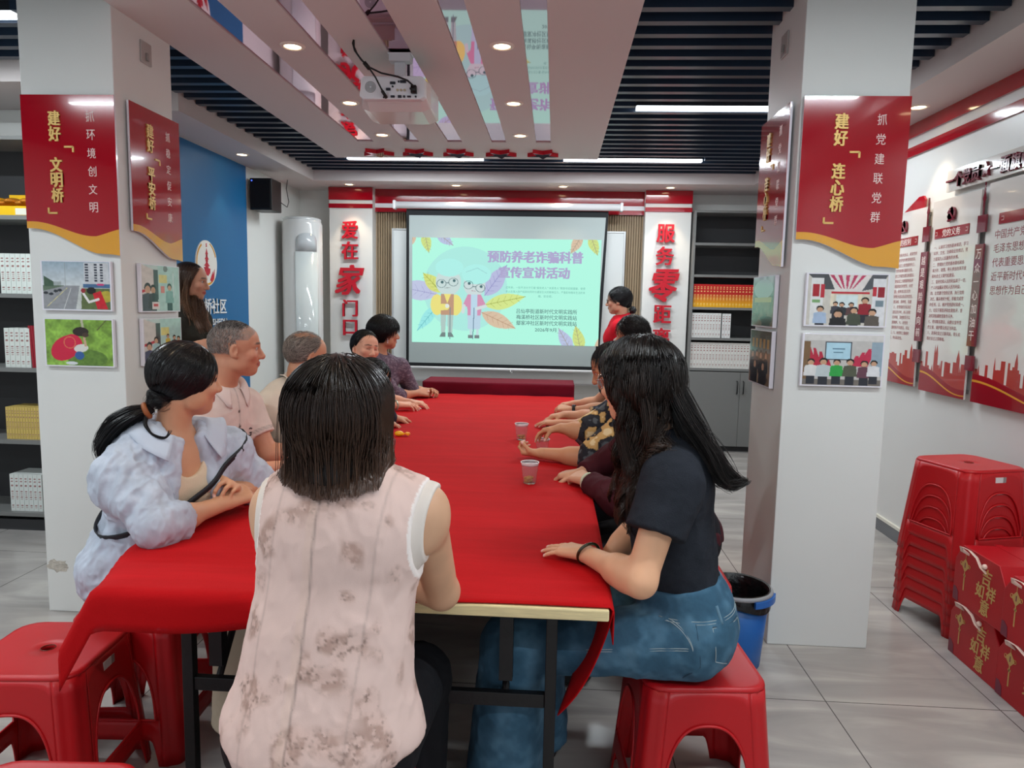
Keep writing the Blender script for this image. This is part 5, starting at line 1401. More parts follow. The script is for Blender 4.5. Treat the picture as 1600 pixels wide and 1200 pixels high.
def head_sdf(H, R, s=1.0, female=True, smile=0.0, ears=True, jaw=1.0, closed=False):
    L = lambda x, y, z: H + R @ (A3(x, y, z) * s)
    q = Sdf()
    q.el(L(0, -0.014, 0.030), A3(0.0755, 0.097, 0.088) * s, R, 0.02)
    q.el(L(0, 0.030, -0.035), A3(0.060 * jaw, 0.064, 0.078) * s, R, 0.035)
    q.el(L(0, 0.040, 0.045), A3(0.060, 0.050, 0.050) * s, R, 0.03)
    q.el(L(0, 0.062, -0.092), A3(0.026 * jaw, 0.024, 0.020) * s, R, 0.03)
    for x in (-1, 1):
        q.el(L(0.056 * x * jaw, 0.012, -0.062), A3(0.014, 0.030, 0.026) * s, R, 0.03)
        q.el(L(0.040 * x, 0.066 + 0.004 * smile, -0.024 + 0.006 * smile), A3(0.026, 0.020, 0.021 + 0.003 * smile) * s, R, 0.02)
        q.el(L(0.030 * x, 0.098, 0.007), A3(0.018, 0.015, 0.0115) * s, R, 0.010, 's')
        if closed: q.el(L(0.031 * x, 0.0795, 0.006), A3(0.016, 0.0085, 0.0085) * s, R, 0.006)
        q.rc(L(0.010 * x, 0.088, 0.026), L(0.048 * x, 0.072, 0.022), 0.010 * s, 0.007 * s, 0.014)
        q.rc(L(0.012 * x, 0.079, 0.004), L(0.048 * x, 0.066, 0.002), 0.0068 * s, 0.006 * s, 0.006)
        q.rc(L(0.014 * x, 0.0815, 0.013), L(0.046 * x, 0.069, 0.012), 0.0056 * s, 0.005 * s, 0.005)
        q.el(L(0.0115 * x, 0.098, -0.034), A3(0.009, 0.010, 0.008) * s, R, 0.006)
    q.rc(L(0, 0.088, 0.016), L(0, 0.110, -0.026), 0.0075 * s, 0.0115 * s, 0.012)
    q.el(L(0, 0.110, -0.031), A3(0.012, 0.011, 0.010) * s, R, 0.008)
    for x in (-1, 1): q.el(L(0.008 * x, 0.108, -0.044), A3(0.004, 0.006, 0.004) * s, R, 0.003, 's')
    wq = 0.024 + 0.008 * smile
    for x in (-1, 1):
        q.rc(L(0, 0.094, -0.056), L(wq * x, 0.078, -0.057 + 0.006 * smile), 0.0062 * s, 0.003 * s, 0.006)
        q.rc(L(0, 0.092, -0.067), L(wq * 0.9 * x, 0.077, -0.062 + 0.006 * smile), 0.0070 * s, 0.003 * s, 0.006)
    q.rc(L(-wq, 0.086, -0.0605 + 0.006 * smile), L(wq, 0.086, -0.0605 + 0.006 * smile), 0.0016 * s, 0.0016 * s, 0.002, 's')
    q.rc(L(0, 0.101, -0.0615), L(0.0, 0.099, -0.0613), 0.002 * s, 0.002 * s, 0.002, 's')
    if ears:
        for x in (-1, 1):
            Re = R @ np.array(Matrix.Rotation(-0.35 * x, 3, 'Z') @ Matrix.Rotation(-0.2, 3, 'X'))
            q.el(L(0.078 * x, -0.010, -0.004), A3(0.008, 0.019, 0.031) * s, Re, 0.006)
            q.el(L(0.085 * x, -0.004, 0.000), A3(0.007, 0.0105, 0.018) * s, Re, 0.005, 's')
            q.el(L(0.076 * x, 0.001, -0.027), A3(0.006, 0.009, 0.009) * s, Re, 0.006)
    return q

class Person:
    def __init__(s, label, base, H, yaw, pitch=0, roll=0, P=None, N=None, SL=None, SR=None, EL=None, ER=None, WL=None, WR=None, handL=None, handR=None, K=None, An=None, hs=1.0, female=True,
                 skin=(222, 172, 142), girth=1.0, smile=0.0, res=0.0045, bust=1.0, armr=1.0, neckr=1.0, jaw=1.0, cat='person', lips=(178, 92, 88), brow=(50, 38, 34), foot=None, closed=False, ears=True):
        s.closed, s.ears = closed, ears
        s.t = thing('person', label, cat, base)
        s.H, s.R, s.hs = A3(*H), rotm(yaw, pitch, roll), hs
        s.P, s.N, s.SL, s.SR, s.EL, s.ER, s.WL, s.WR = [np.asarray(v, float) for v in (P, N, SL, SR, EL, ER, WL, WR)]
        s.up = nrm(s.N - s.P); r = s.SR - s.SL; s.rt = nrm(r - s.up * (r @ s.up)); s.fw = np.cross(s.up, s.rt)
        s.T = np.stack([s.rt, s.fw, s.up], 1)
        s.g, s.female, s.res, s.bust, s.armr, s.neckr = girth, female, res, bust, armr, neckr
        s.K = [np.asarray(k, float) for k in K]; s.An = [np.asarray(k, float) for k in An]
        s.smile, s.jaw, s.skin, s.lips, s.brow = smile, jaw, skin, lips, brow
        s.hL, s.hR = handL, handR
        s.hip = [s.P - s.rt * 0.085 * girth + A3(0, 0, -0.02), s.P + s.rt * 0.085 * girth + A3(0, 0, -0.02)]
        s.footd = nrm(A3(*(foot if foot is not None else (s.fw[0], s.fw[1], 0))))
        s.nails = []
    def at(s, x, y, u):
        """point in torso space: u 0 pelvis .. 1 neck base."""
        return s.P + (s.N - s.P) * u + s.rt * x + s.fw * y
    def torso(s, q, o=0.0, lo=True, k=0.05, bust=None):
        g, L = s.g, np.linalg.norm(s.N - s.P)
        if lo:
            q.el(s.at(0, -0.01, 0.02), A3(0.172 * g + o, 0.125 * g + o, 0.125 + o), s.T, k)
        q.el(s.at(0, 0.004, 0.34), A3((0.135 if s.female else 0.148) * g + o, 0.102 * g + o, 0.17 * L / 0.5 + o), s.T, k)
        q.el(s.at(0, 0.002, 0.68), A3((0.142 if s.female else 0.160) * g + o, 0.104 * g + o, 0.19 * L / 0.5 + o), s.T, k)
        q.el(s.at(0, -0.020, 0.84), A3(0.135 * g + o, 0.080 * g + o, 0.10 + o), s.T, k)
        b = s.bust if bust is None else bust
        if s.female and b > 0:
            for x in (-1, 1): q.el(s.at(0.066 * x * g, 0.075 * g, 0.66), A3(0.062, 0.052, 0.060) * (0.85 + 0.15 * b) + o, s.T, 0.04)
        for S in (s.SL, s.SR):
            q.rc(s.N - s.up * 0.03 - s.fw * 0.01, S, 0.050 + o, 0.050 * g ** 0.5 + o, 0.045)
            q.rc(s.at(0, -0.01, 0.74), S - s.up * 0.05, 0.07 * g + o, 0.045 + o, 0.05)
        return q
    def arm(s, q, side, o=0.0, upto=1.0, k=0.03):
        """upto: 0..1 along the upper arm, 1..2 along the forearm; the end is cut flat."""
        S, E, W = (s.SR, s.ER, s.WR) if side > 0 else (s.SL, s.EL, s.WL)
        a = s.armr
        r0, r1, r2 = 0.047 * a, 0.039 * a, 0.0255 * (0.5 + 0.5 * a)
        u = min(1, upto)
        q.rc(S, S + (E - S) * u, r0 + o, lerp(r0, r1, u) + o, k, 'u', 'b' if upto < 1 else None)
        if upto > 1:
            v = upto - 1; q.rc(E, E + (W - E) * v, r1 * 1.03 + o, lerp(r1 * 1.03, r2, v) + o, 0.02, 'u', 'b' if upto < 2 else None)
            if upto >= 2:
                m = E + (W - E) * 0.28; q.rc(m - (W - E) * 0.06, m + (W - E) * 0.1, r1 * 1.08 + o, r1 * 1.0 + o, 0.03)
        return q
    def leg(s, q, i, o=0.0, upto=2.0, flare=0.0, k=0.03):
        h, kn, an = s.hip[i], s.K[i], s.An[i]; g = s.g
        q.rc(h, kn, 0.088 * g + o, 0.058 * g + o, k)
        if upto > 1: q.rc(kn, kn + (an - kn) * (upto - 1), 0.056 * g + o + flare * 0.4, 0.040 + o + flare, 0.03, 'u', 'b' if flare or upto < 2 else None)
        return q
    def build_body(s, shoes=True):
        q = Sdf()
        s.torso(q)
        for S in (1, -1): s.arm(q, S, 0, 2.0)
        for i in (0, 1):
            s.leg(q, i)
            a = s.An[i]; q.rc(a + A3(0, 0, -0.03), a + s.footd * 0.15 + A3(0, 0, -0.055), 0.036, 0.026, 0.03)
        nb = s.H + s.R @ (A3(0, -0.030, -0.070) * s.hs)
        q.rc(s.N + s.up * 0.0 - s.fw * 0.002, nb, 0.056 * s.neckr, 0.050 * s.neckr, 0.030)
        q.sub(head_sdf(s.H, s.R, s.hs, s.female, s.smile, s.ears, s.jaw, s.closed), s.H + s.R @ A3(0, 0.0, -0.01), 0.15 * s.hs, 0.018)
        for S, W, h in ((1, s.WR, s.hR), (-1, s.WL, s.hL)):
            if h is None:
                h = dict(f=nrm(W - (s.ER if S > 0 else s.EL)), n=(0, 0, -1))
            hd, nails, c = hand_sdf(W, h['f'], h['n'], S, h.get('curl', (0.35, 0.4, 0.45, 0.5)), h.get('thumb', (0.5, 0.35)), h.get('spread', 0.08), h.get('s', 0.96 if s.female else 1.04))
            s.nails += nails
            q.sub(hd, c, 0.135, 0.010)
        pts = np.array([s.P, s.N, s.H, s.SL, s.SR, s.EL, s.ER, s.WL, s.WR] + s.K + s.An)
        lo, hi = pts.min(0) - 0.20, pts.max(0) + 0.20
        lo[2] = max(lo[2], s.An[0][2] - 0.12)
        s.sdf = q
        V, F = nets(q, lo, hi, s.res)
        o = mesh_obj('body', V, F, SKIN, s.t, True)
        # skin colours
        loc = (V - s.H) @ s.R / s.hs
        base = np.ones((len(V), 3)) * np.array(lin(s.skin))
        tone = 0.90 + 0.2 * fbm(V * 22, 5)
        base *= tone[:, None]
        x, y, z = loc.T; inh = (np.abs(x) < 0.09) & (np.abs(z) < 0.13) & (np.abs(y) < 0.13)
        def mix(m, c, a): 
            w = (m * a)[:, None]; base[:] = base * (1 - w) + np.array(lin(c)) * w
        g = lambda cx, cy, cz, rx, ry, rz: np.exp(-(((np.abs(x) - cx) / rx) ** 2 + ((y - cy) / ry) ** 2 + ((z - cz) / rz) ** 2)) * inh
        mix(g(0.046, 0.062, -0.030, 0.026, 0.04, 0.022), (206, 110, 92), 0.35)
        mix(g(0.0, 0.108, -0.032, 0.016, 0.02, 0.014), (206, 116, 98), 0.3)
        mx = np.clip(1.3 - ((x / (0.026 + 0.008 * s.smile)) ** 2 + ((z + 0.0615 - 0.006 * s.smile * (x / 0.03) ** 2) / 0.0095) ** 2), 0, 1) * (y > 0.07) * inh
        mix(np.clip(mx * 1.6, 0, 1), s.lips, 0.85)
        bz = 0.031 - 0.10 * np.clip(np.abs(x) - 0.03, 0, 1) * 1.2
        br = np.clip(1.35 - (((np.abs(x) - 0.032) / 0.022) ** 2 + ((z - bz) / 0.0050) ** 2), 0, 1) * (y > 0.04) * inh
        mix(np.clip(br * 1.5, 0, 1), s.brow, 0.8)
        if s.closed:
            la = np.abs(np.abs(x) - 0.031); lz = 0.0035 - 0.0045 * (la / 0.017) ** 2
            mix(np.clip(1.4 - ((la / 0.0175) ** 2 + ((z - lz) / 0.0022) ** 2), 0, 1) * (y > 0.05) * inh, (48, 34, 30), 0.85)
        er = g(0.030, 0.082, 0.008, 0.020, 0.02, 0.010); mix(er, (150, 96, 80), 0.35)
        for c, r, bk in s.nails:
            m = np.clip(1.5 - np.linalg.norm(V - c, axis=1) / r, 0, 1); mix(np.clip(m * 2, 0, 1), (240, 196, 190), 0.8)
        if hasattr(s, 'paint'): s.paint(loc, V, base, mix)
        set_col(o, 'Col', np.clip(base, 0, 1))
        s.body = o
        for k, sx in enumerate((-1, 1)):
            if s.closed: continue
            c = s.H + s.R @ (A3(0.0305 * sx, 0.0768, 0.0075) * s.hs)
            n = 14; mb = MB(); mb.ball((0, 0, 0), 0.0118 * s.hs, n, Matrix(s.R.tolist()) @ Matrix.Rotation(-pi / 2, 3, 'X'))
            Vv = np.array(mb.v); ld = (Vv @ s.R) / (0.0118 * s.hs)
            e = mesh_obj('eye', Vv + c, mb.f, EYEM, s.t, True)
            col = np.where((ld[:, 1] > 0.80)[:, None], np.array(lin((40, 26, 20))), np.array(lin((196, 184, 176))))
            set_col(e, 'Col', col)
        if shoes:
            for i in (0, 1):
                a = s.An[i]; sh = Sdf(); R = np.stack([np.cross(s.footd, A3(0, 0, 1)), s.footd, A3(0, 0, 1)], 1)
                sh.rc(a + A3(0, 0, -0.035), a + s.footd * 0.16 + A3(0, 0, -0.052), 0.046, 0.034, 0.02); sh.rc(a + A3(0, 0, -0.035) - s.footd * 0.03, a + A3(0, 0, -0.02), 0.046, 0.05, 0.02)
                sh.plane(a + A3(0, 0, -0.085), (0, 0, -1)); sh.plane(a + A3(0, 0, 0.0), (0, 0, 1))
                V, F = nets(sh, a - 0.25, a + 0.25, 0.008)
                mesh_obj('shoe', V, F, mat('shoe_dark', (28, 26, 28), 0.5), s.t, True)
        return o
    def cloth(s, name, q, lo, hi, rgb, res=None, wr=(0.004, 22, (1, 1, 1)), material=None, paint=None, seed=1, label=None, fine=0.0):
        V, F = nets(q, lo, hi, res or s.res)
        N = normals(V, F)
        if wr:
            L = (V - s.P) @ s.T * wr[1] * np.asarray(wr[2], float)
            d = 1 - np.abs(2 * fbm(L + 0.6 * fbm(L * 0.7, seed + 9)[:, None], seed) - 1) * 2
            V = V + N * (d * wr[0])[:, None]
        o = mesh_obj(name, V, F, material or CLOTHA, s.t, True, label=label)
        col = np.ones((len(V), 3)) * np.array(lin(rgb))
        if paint: col = paint(V, (V - s.P) @ s.T, N, col)
        set_col(o, 'Col', np.clip(col, 0, 1))
        return o
    def box(s, pad=0.2):
        pts = np.array([s.P, s.N, s.SL, s.SR, s.EL, s.ER, s.WL, s.WR] + s.hip)
        return pts.min(0) - pad, pts.max(0) + pad
    def pants(s, rgb, o=0.012, flare=0.0, upto=1.95, paint=None, name='trousers', wr=(0.004, 16, (1, 1, 1)), res=None, material=None):
        q = Sdf()
        q.el(s.at(0, -0.01, 0.02), A3(0.172 * s.g + o, 0.125 * s.g + o, 0.125 + o), s.T, 0.05)
        q.el(s.at(0, 0.004, 0.20), A3(0.140 * s.g + o, 0.106 * s.g + o, 0.12 + o), s.T, 0.05)
        for i in (0, 1): s.leg(q, i, o, upto, flare)
        q.plane(s.at(0, 0, 0.26), s.up, 0.0)
        pts = np.array([s.P] + s.K + s.An)
        lo, hi = pts.min(0) - 0.2, pts.max(0) + 0.2
        s.pants_sdf = q
        return s.cloth(name, q, lo, hi, rgb, res or max(s.res, 0.006), wr, material, paint)
    def shirt_sdf(s, o, upL, upR, so=None, hem=0.0, k=0.05, neck=0.075, neck_f=0.0, neck_d=0.0, lo=True, bust=None):
        """o offset, upL/R sleeve length, hem height u of the hem, neck radius of the opening."""
        q = Sdf(); s.torso(q, o, lo, k, bust)
        so = o if so is None else so
        if upL: s.arm(q, -1, so, upL)
        if upR: s.arm(q, 1, so, upR)
        q.plane(s.at(0, 0, hem), -s.up, 0.0)
        if neck: q.el(s.N + s.up * (0.045 + neck_d) + s.fw * neck_f, A3(neck, neck * (1 + 2 * abs(neck_f)), 0.062 + neck_d), s.T, 0.006, 's')
        return q
    def collar(s, name, rgb, r0=0.060, r1=0.082, up=0.035, down=0.030, gap=0.35, fwd=0.012, tilt=0.35, material=None, label=None, over=None):
        U, Vn = 60, 8
        c = s.N + s.fw * fwd + s.up * 0.020
        r0, r1 = r0 + 0.007, r1 + 0.012
        rows = []
        for i in range(U):
            a = gap + (2 * pi - 2 * gap) * i / (U - 1)        # 0 at the front
            d = s.fw * cos(a) + s.rt * sin(a)
            lift = -tilt * 0.06 * cos(a)
            row = []
            for j in range(Vn):
                v = j / (Vn - 1)
                if v < 0.35: r, z = lerp(r0 - 0.004, r0, v / 0.35), lerp(-0.02, up, v / 0.35)
                else:
                    w = (v - 0.35) / 0.65; r, z = lerp(r0, r1 + 0.016 * max(0, cos(a)) ** 2, w), lerp(up, -down - 0.03 * max(0, cos(a)) ** 3, w)
                row.append(c + d * r * (1 + 0.10 * abs(sin(a))) + s.up * (z + lift))
            rows.append(row)
        V = np.array(rows).reshape(-1, 3); idx = np.arange(U * Vn).reshape(U, Vn)
        if over is not None:
            lay = (np.arange(len(V)) % Vn) >= 3
            for _ in range(8):
                d = over(V); m = lay & (d < 0.009); V[m] += (s.up[None] * 0.8 + nrm(s.up * 0.2)[None]) * (0.0095 - d[m])[:, None]
        F = np.stack([idx[:-1, :-1], idx[1:, :-1], idx[1:, 1:], idx[:-1, 1:]], -1).reshape(-1, 4)
        o = mesh_obj(name, V, F, material or CLOTHA, s.t, True, label=label)
        set_col(o, 'Col', np.ones((len(V), 3)) * np.array(lin(rgb)))
        m = o.modifiers.new('thickness', 'SOLIDIFY'); m.thickness = 0.004; m.offset = 0
        return o

def march(sd, P, D, far=0.6, off=0.0):
    """points pushed from P along D until they meet the surface."""
    P = np.array(P, float); D = np.asarray(D, float); D = D / np.linalg.norm(D, axis=-1, keepdims=True); t = np.zeros(len(P))
    for _ in range(40):
        d = sd(P + D * t[:, None]) - off; t = np.minimum(t + d * 0.8, far)
    return P + D * t[:, None]

# ------------------------------------------------------------------ hair
def strand_mesh(paths, width, cols, taper=True):
    """paths (n, m, 3): three-sided tapering strands."""
    n, m, _ = paths.shape
    T = np.gradient(paths, axis=1); T /= np.linalg.norm(T, axis=2, keepdims=True) + 1e-9
    ref = np.where(np.abs(T[..., 2:3]) < 0.9, A3(0, 0, 1), A3(1, 0, 0))
    U = np.cross(T, ref); U /= np.linalg.norm(U, axis=2, keepdims=True) + 1e-9
    W = np.cross(T, U)
    w = np.asarray(width).reshape(-1, 1, 1) * (np.linspace(1, 0.25, m) ** 0.7 if taper else np.ones(m)).reshape(1, m, 1)
    V = np.stack([paths + (U * cos(a) + W * sin(a)) * w for a in (0, 2 * pi / 3, 4 * pi / 3)], 2).reshape(-1, 3)
    b = (np.arange(n)[:, None, None] * m + np.arange(m - 1)[None, :, None]) * 3
    k = np.arange(3)[None, None, :]
    F = np.stack([b + k, b + (k + 1) % 3, b + 3 + (k + 1) % 3, b + 3 + k], -1).reshape(-1, 4)
    C = np.repeat(cols.reshape(-1, 3), 3, axis=0) if cols.ndim == 3 else np.repeat(cols, m * 3, axis=0)
    return V, F, C

def scalp(n, cond, rg, rad=(0.0790, 0.1000, 0.0915), c=(0, -0.014, 0.030)):
    out = np.zeros((0, 3))
    while len(out) < n:
        u = rg.normal(size=(n * 2, 3)); u /= np.linalg.norm(u, axis=1, keepdims=True)
        out = np.concatenate([out, u[cond(u)]])
    u = out[:n]
    return u * np.array(rad) + np.array(c), u

def flow(P, dirs, nseg, step, coll, nj=0.0, rg=None, stop=None, body=None):
    """P (n,3) roots in head space; dirs(P, i) -> (n,3); coll: list of (centre, radii, per-strand scale or None)."""
    out = [P.copy()]; cur = P.copy(); n = len(P)
    step = np.broadcast_to(np.asarray(step, float).reshape(-1, 1) if np.ndim(step) else np.full((1, 1), step), (n, 1))
    alive = np.ones((n, 1))
    prev = None
    for i in range(nseg):
        d = dirs(cur, i)
        d = d / (np.linalg.norm(d, axis=1, keepdims=True) + 1e-9)
        if prev is not None: d = d + prev * 0.9; d /= np.linalg.norm(d, axis=1, keepdims=True) + 1e-9
        for c, r, sc in coll[:1]:
            rr = np.asarray(r, float) if sc is None else np.asarray(r, float) * sc[:, None]
            q = (cur - np.asarray(c)) / rr; l = np.linalg.norm(q, axis=1, keepdims=True)
            nn = q / rr; nn /= np.linalg.norm(nn, axis=1, keepdims=True) + 1e-9
            out_ = np.maximum((d * nn).sum(1, keepdims=True), 0) * np.clip((1.30 - l) / 0.2, 0, 1)
            d = d - out_ * nn; d /= np.linalg.norm(d, axis=1, keepdims=True) + 1e-9
        prev = d
        nx = cur + d * step * alive
        for c, r, sc in coll:
            r = np.asarray(r, float); rr = r if sc is None else r * sc[:, None]
            q = (nx - np.asarray(c)) / rr; l = np.linalg.norm(q, axis=1, keepdims=True)
            nx = np.where(l < 1, np.asarray(c) + q / np.maximum(l, 1e-6) * rr, nx)
        if body is not None:      # (sdf, person, clearance): slide over clothes
            sd, pp, off = body; Wp = pp.H + (nx * pp.hs) @ pp.R.T
            for _ in range(2):
                dd = sd(Wp); m = dd < off
                if not m.any(): break
                Q = Wp[m]; e = 0.004; g = np.stack([sd(Q + e * A3(*ax)) - dd[m] for ax in ((1, 0, 0), (0, 1, 0), (0, 0, 1))], 1)
                g /= np.linalg.norm(g, axis=1, keepdims=True) + 1e-9
                Wp[m] = Q + g * (off - dd[m])[:, None]
            nx = (Wp - pp.H) @ pp.R / pp.hs
        if stop is not None: alive = alive * (~stop(nx)).astype(float).reshape(-1, 1)
        cur = np.where(alive > 0, nx, cur + d * 1e-5)
        out.append(cur.copy())
    return np.stack(out, 1)

def add_hair(p, parts, base=None, name='hair', res=0.006, basecol=(16, 13, 13), label=None):
    """parts: list of (paths in head space, width, colours)."""
    Vs, Fs, Cs = [], [], []; n = 0
    for paths, w, cols in parts:
        V, F, C = strand_mesh(paths, w, cols)
        V = p.H + (V * p.hs) @ p.R.T
        Vs.append(V); Fs.append(F + n); Cs.append(C); n += len(V)
    if base is not None:
        sd, lo, hi = base
        V, F = nets(sd, lo, hi, res)
        Vs.append(V); Fs.append(F + n); Cs.append(np.ones((len(V), 3)) * np.array(lin(basecol))); n += len(V)
    o = mesh_obj(name, np.concatenate(Vs), np.concatenate(Fs), HAIRM, p.t, True, label=label)
    set_col(o, 'Col', np.concatenate(Cs))
    return o
def haircols(n, rgb, rg, var=0.35, alt=None, altp=0.2):
    c = np.ones((n, 3)) * np.array(lin(rgb)) * (1 + var * (rg.random((n, 1)) * 2 - 1))
    if alt is not None:
        m = rg.random(n) < altp; c[m] = np.array(lin(alt)) * (1 + var * (rg.random((m.sum(), 1)) * 2 - 1))
    return np.clip(c, 0, 1)
def cap_base(p, grow=0.006, front=0.0, low=-0.02, extra=None):
    """solid cap of hair over the skull, open at the face."""
    L = lambda x, y, z: p.H + p.R @ (A3(x, y, z) * p.hs)
    q = Sdf(); q.el(L(0, -0.014, 0.030), (A3(0.0755, 0.097, 0.088) + grow) * p.hs, p.R, 0.02)
    if extra: extra(q, L)
    q.plane(L(0, 0.052 + front, 0.062), p.R @ nrm((0, 0.75, -0.66)), 0.012)
    q.plane(L(0, 0.0, low - 0.03), p.R @ nrm((0, 0.55, -0.83)), 0.01)
    return q, p.H - 0.3, p.H + 0.3
HAIRLINE = lambda u: (u[:, 1] < 0.22 + 0.95 * np.maximum(u[:, 2], 0)) & (u[:, 2] > -0.62) & ~((np.abs(u[:, 0]) > 0.75) & (u[:, 1] > 0.0) & (u[:, 2] < -0.05))
# ------------------------------------------------------------------ seated woman with her back to the camera
G = lambda p, v: np.asarray(v, float) @ p.R      # world direction -> head space
def seat_legs(P, fw, sp=0.10, reach=0.42, zk=0.50, back=0.02):
    """knees and ankles of somebody seated at P facing fw (2d)."""
    fw = nrm(A3(fw[0], fw[1], 0)); rt = A3(fw[1], -fw[0], 0); P = np.asarray(P, float)
    K = [A3(*(P + fw * reach + rt * sp * s)) for s in (-1, 1)]
    for k in K: k[2] = zk
    An = [k - fw * back + rt * 0.0 for k in K]
    for a in An: a[2] = 0.085
    return K, An
K, An = seat_legs((-0.47, 1.40, 0.59), (0.05, 1), 0.11, 0.40)
p = Person('person with a dark bob in a sleeveless pink printed blouse, back to the camera', (-0.47, 1.36, 0), (-0.441, 1.450, 1.268), -4, -5,
           P=(-0.470, 1.395, 0.590), N=(-0.434, 1.468, 1.125), SL=(-0.590, 1.480, 1.052), SR=(-0.272, 1.472, 1.058), EL=(-0.545, 1.68, 0.800), ER=(-0.258, 1.655, 0.800),
           WL=(-0.50, 1.86, 0.795), WR=(-0.44, 1.83, 0.800), K=K, An=An, girth=1.10, armr=1.06, skin=(214, 168, 136), res=0.0045, bust=0.9)
p.build_body()
q = Sdf(); p.torso(q, 0.016)
q.el(p.at(0.010, -0.005, 0.0), A3(0.188, 0.160, 0.19), p.T, 0.07)
q.el(p.at(0, -0.02, 0.30), A3(0.152, 0.112, 0.16), p.T, 0.07)
for sd_, S in ((-1, p.SL), (1, p.SR)):
    q.el(S + p.rt * 0.050 * sd_ - p.up * 0.03, A3(0.062, 0.20, 0.135), p.T, 0.004, 's')
    q.el(p.at(0.270 * sd_, 0.0, -0.155), A3(0.17, 0.40, 0.100), p.T, 0.02, 's')
q.plane(p.at(0, 0, -0.075), -p.up)
q.el(p.N + p.up * 0.05 + p.fw * 0.01, A3(0.074, 0.074, 0.05), p.T, 0.004, 's')
def blouse(V, L, N, c):
    base = np.array(lin((226, 198, 190)))
    c = np.ones_like(c) * base
    n1 = fbm(L * 17.0 + 3, 21, 2); n2 = fbm(L * np.array((75, 75, 75)), 31, 4); n3 = fbm(L * np.array((120, 120, 80)), 41, 2)
    spot = np.clip((n1 - 0.54) * 8, 0, 1) * np.clip((n2 - 0.42) * 5, 0, 1)
    twig = np.clip((n1 - 0.545) * 9, 0, 1) * np.clip(1 - np.abs(n2 - 0.52) * 26, 0, 1) * np.clip((n3 - 0.35) * 4, 0, 1)
    halo = np.clip((n1 - 0.51) * 4, 0, 1) * 0.30
    for w, col in ((halo, (190, 150, 136)), (spot * 0.55, (152, 118, 104)), (twig * 0.75, (104, 84, 76))): c = c * (1 - w[:, None]) + np.array(lin(col)) * w[:, None]
    seam = (np.abs(L[:, 0] + 0.012) < 0.0022) & (L[:, 1] < 0); band = (np.abs(L[:, 0] + 0.022) < 0.0085) & (L[:, 1] < 0)
    c[band] = c[band] * 0.6 + np.array(lin((226, 198, 184))) * 0.4; c *= 1 - 0.40 * (np.exp(-((L[:, 0] + 0.012) / 0.0026) ** 2) * (L[:, 1] < 0))[:, None]
    for xx in (-0.115, 0.095):
        c *= 1 - 0.18 * (np.exp(-((L[:, 0] - xx - 0.06 * L[:, 2] ** 2) / 0.0026) ** 2) * (L[:, 1] < 0))[:, None]
    for sd_, S in ((-1, p.SL), (1, p.SR)):
        ls = ((V - (S + p.rt * 0.050 * sd_ - p.up * 0.03)) @ p.T) / (A3(0.062, 0.20, 0.135) + 0.0038)
        c[(ls ** 2).sum(1) < 1.0] = np.array(lin((244, 234, 230)))
    zb = L[:, 2] + 0.53 * 0.075
    hem = np.clip((0.030 - zb) / 0.004, 0, 1)[:, None] * 0.35
    c = c * (1 - hem) + np.array(lin((150, 128, 126))) * hem
    c[zb < 0.006] = np.array(lin((232, 204, 196)))
    return c
lo, hi = p.box(0.22)
BSD = q
p.cloth('blouse', q, lo, hi, (226, 198, 190), 0.0042, (0.0042, 15, (1.3, 1.3, 0.8)), None, blouse, 3)
q = Sdf(); p.torso(q, 0.009)
for sd_, S in ((-1, p.SL), (1, p.SR)):
    q.rc(S - p.rt * 0.05 * sd_, S + p.rt * 0.012 * sd_, 0.058, 0.0575, 0.02)
    q.el(S + p.rt * 0.082 * sd_ - p.up * 0.04, A3(0.066, 0.20, 0.15), p.T, 0.003, 's')
q.plane(p.at(0, 0, 0.45), -p.up); q.el(p.N + p.up * 0.06, A3(0.07, 0.07, 0.05), p.T, 0.004, 's')
p.cloth('under_top', q, lo, hi, (226, 216, 208), 0.0045, None)
p.pants((24, 24, 28), 0.014, 0.02, 1.9)
rg = np.random.default_rng(11)
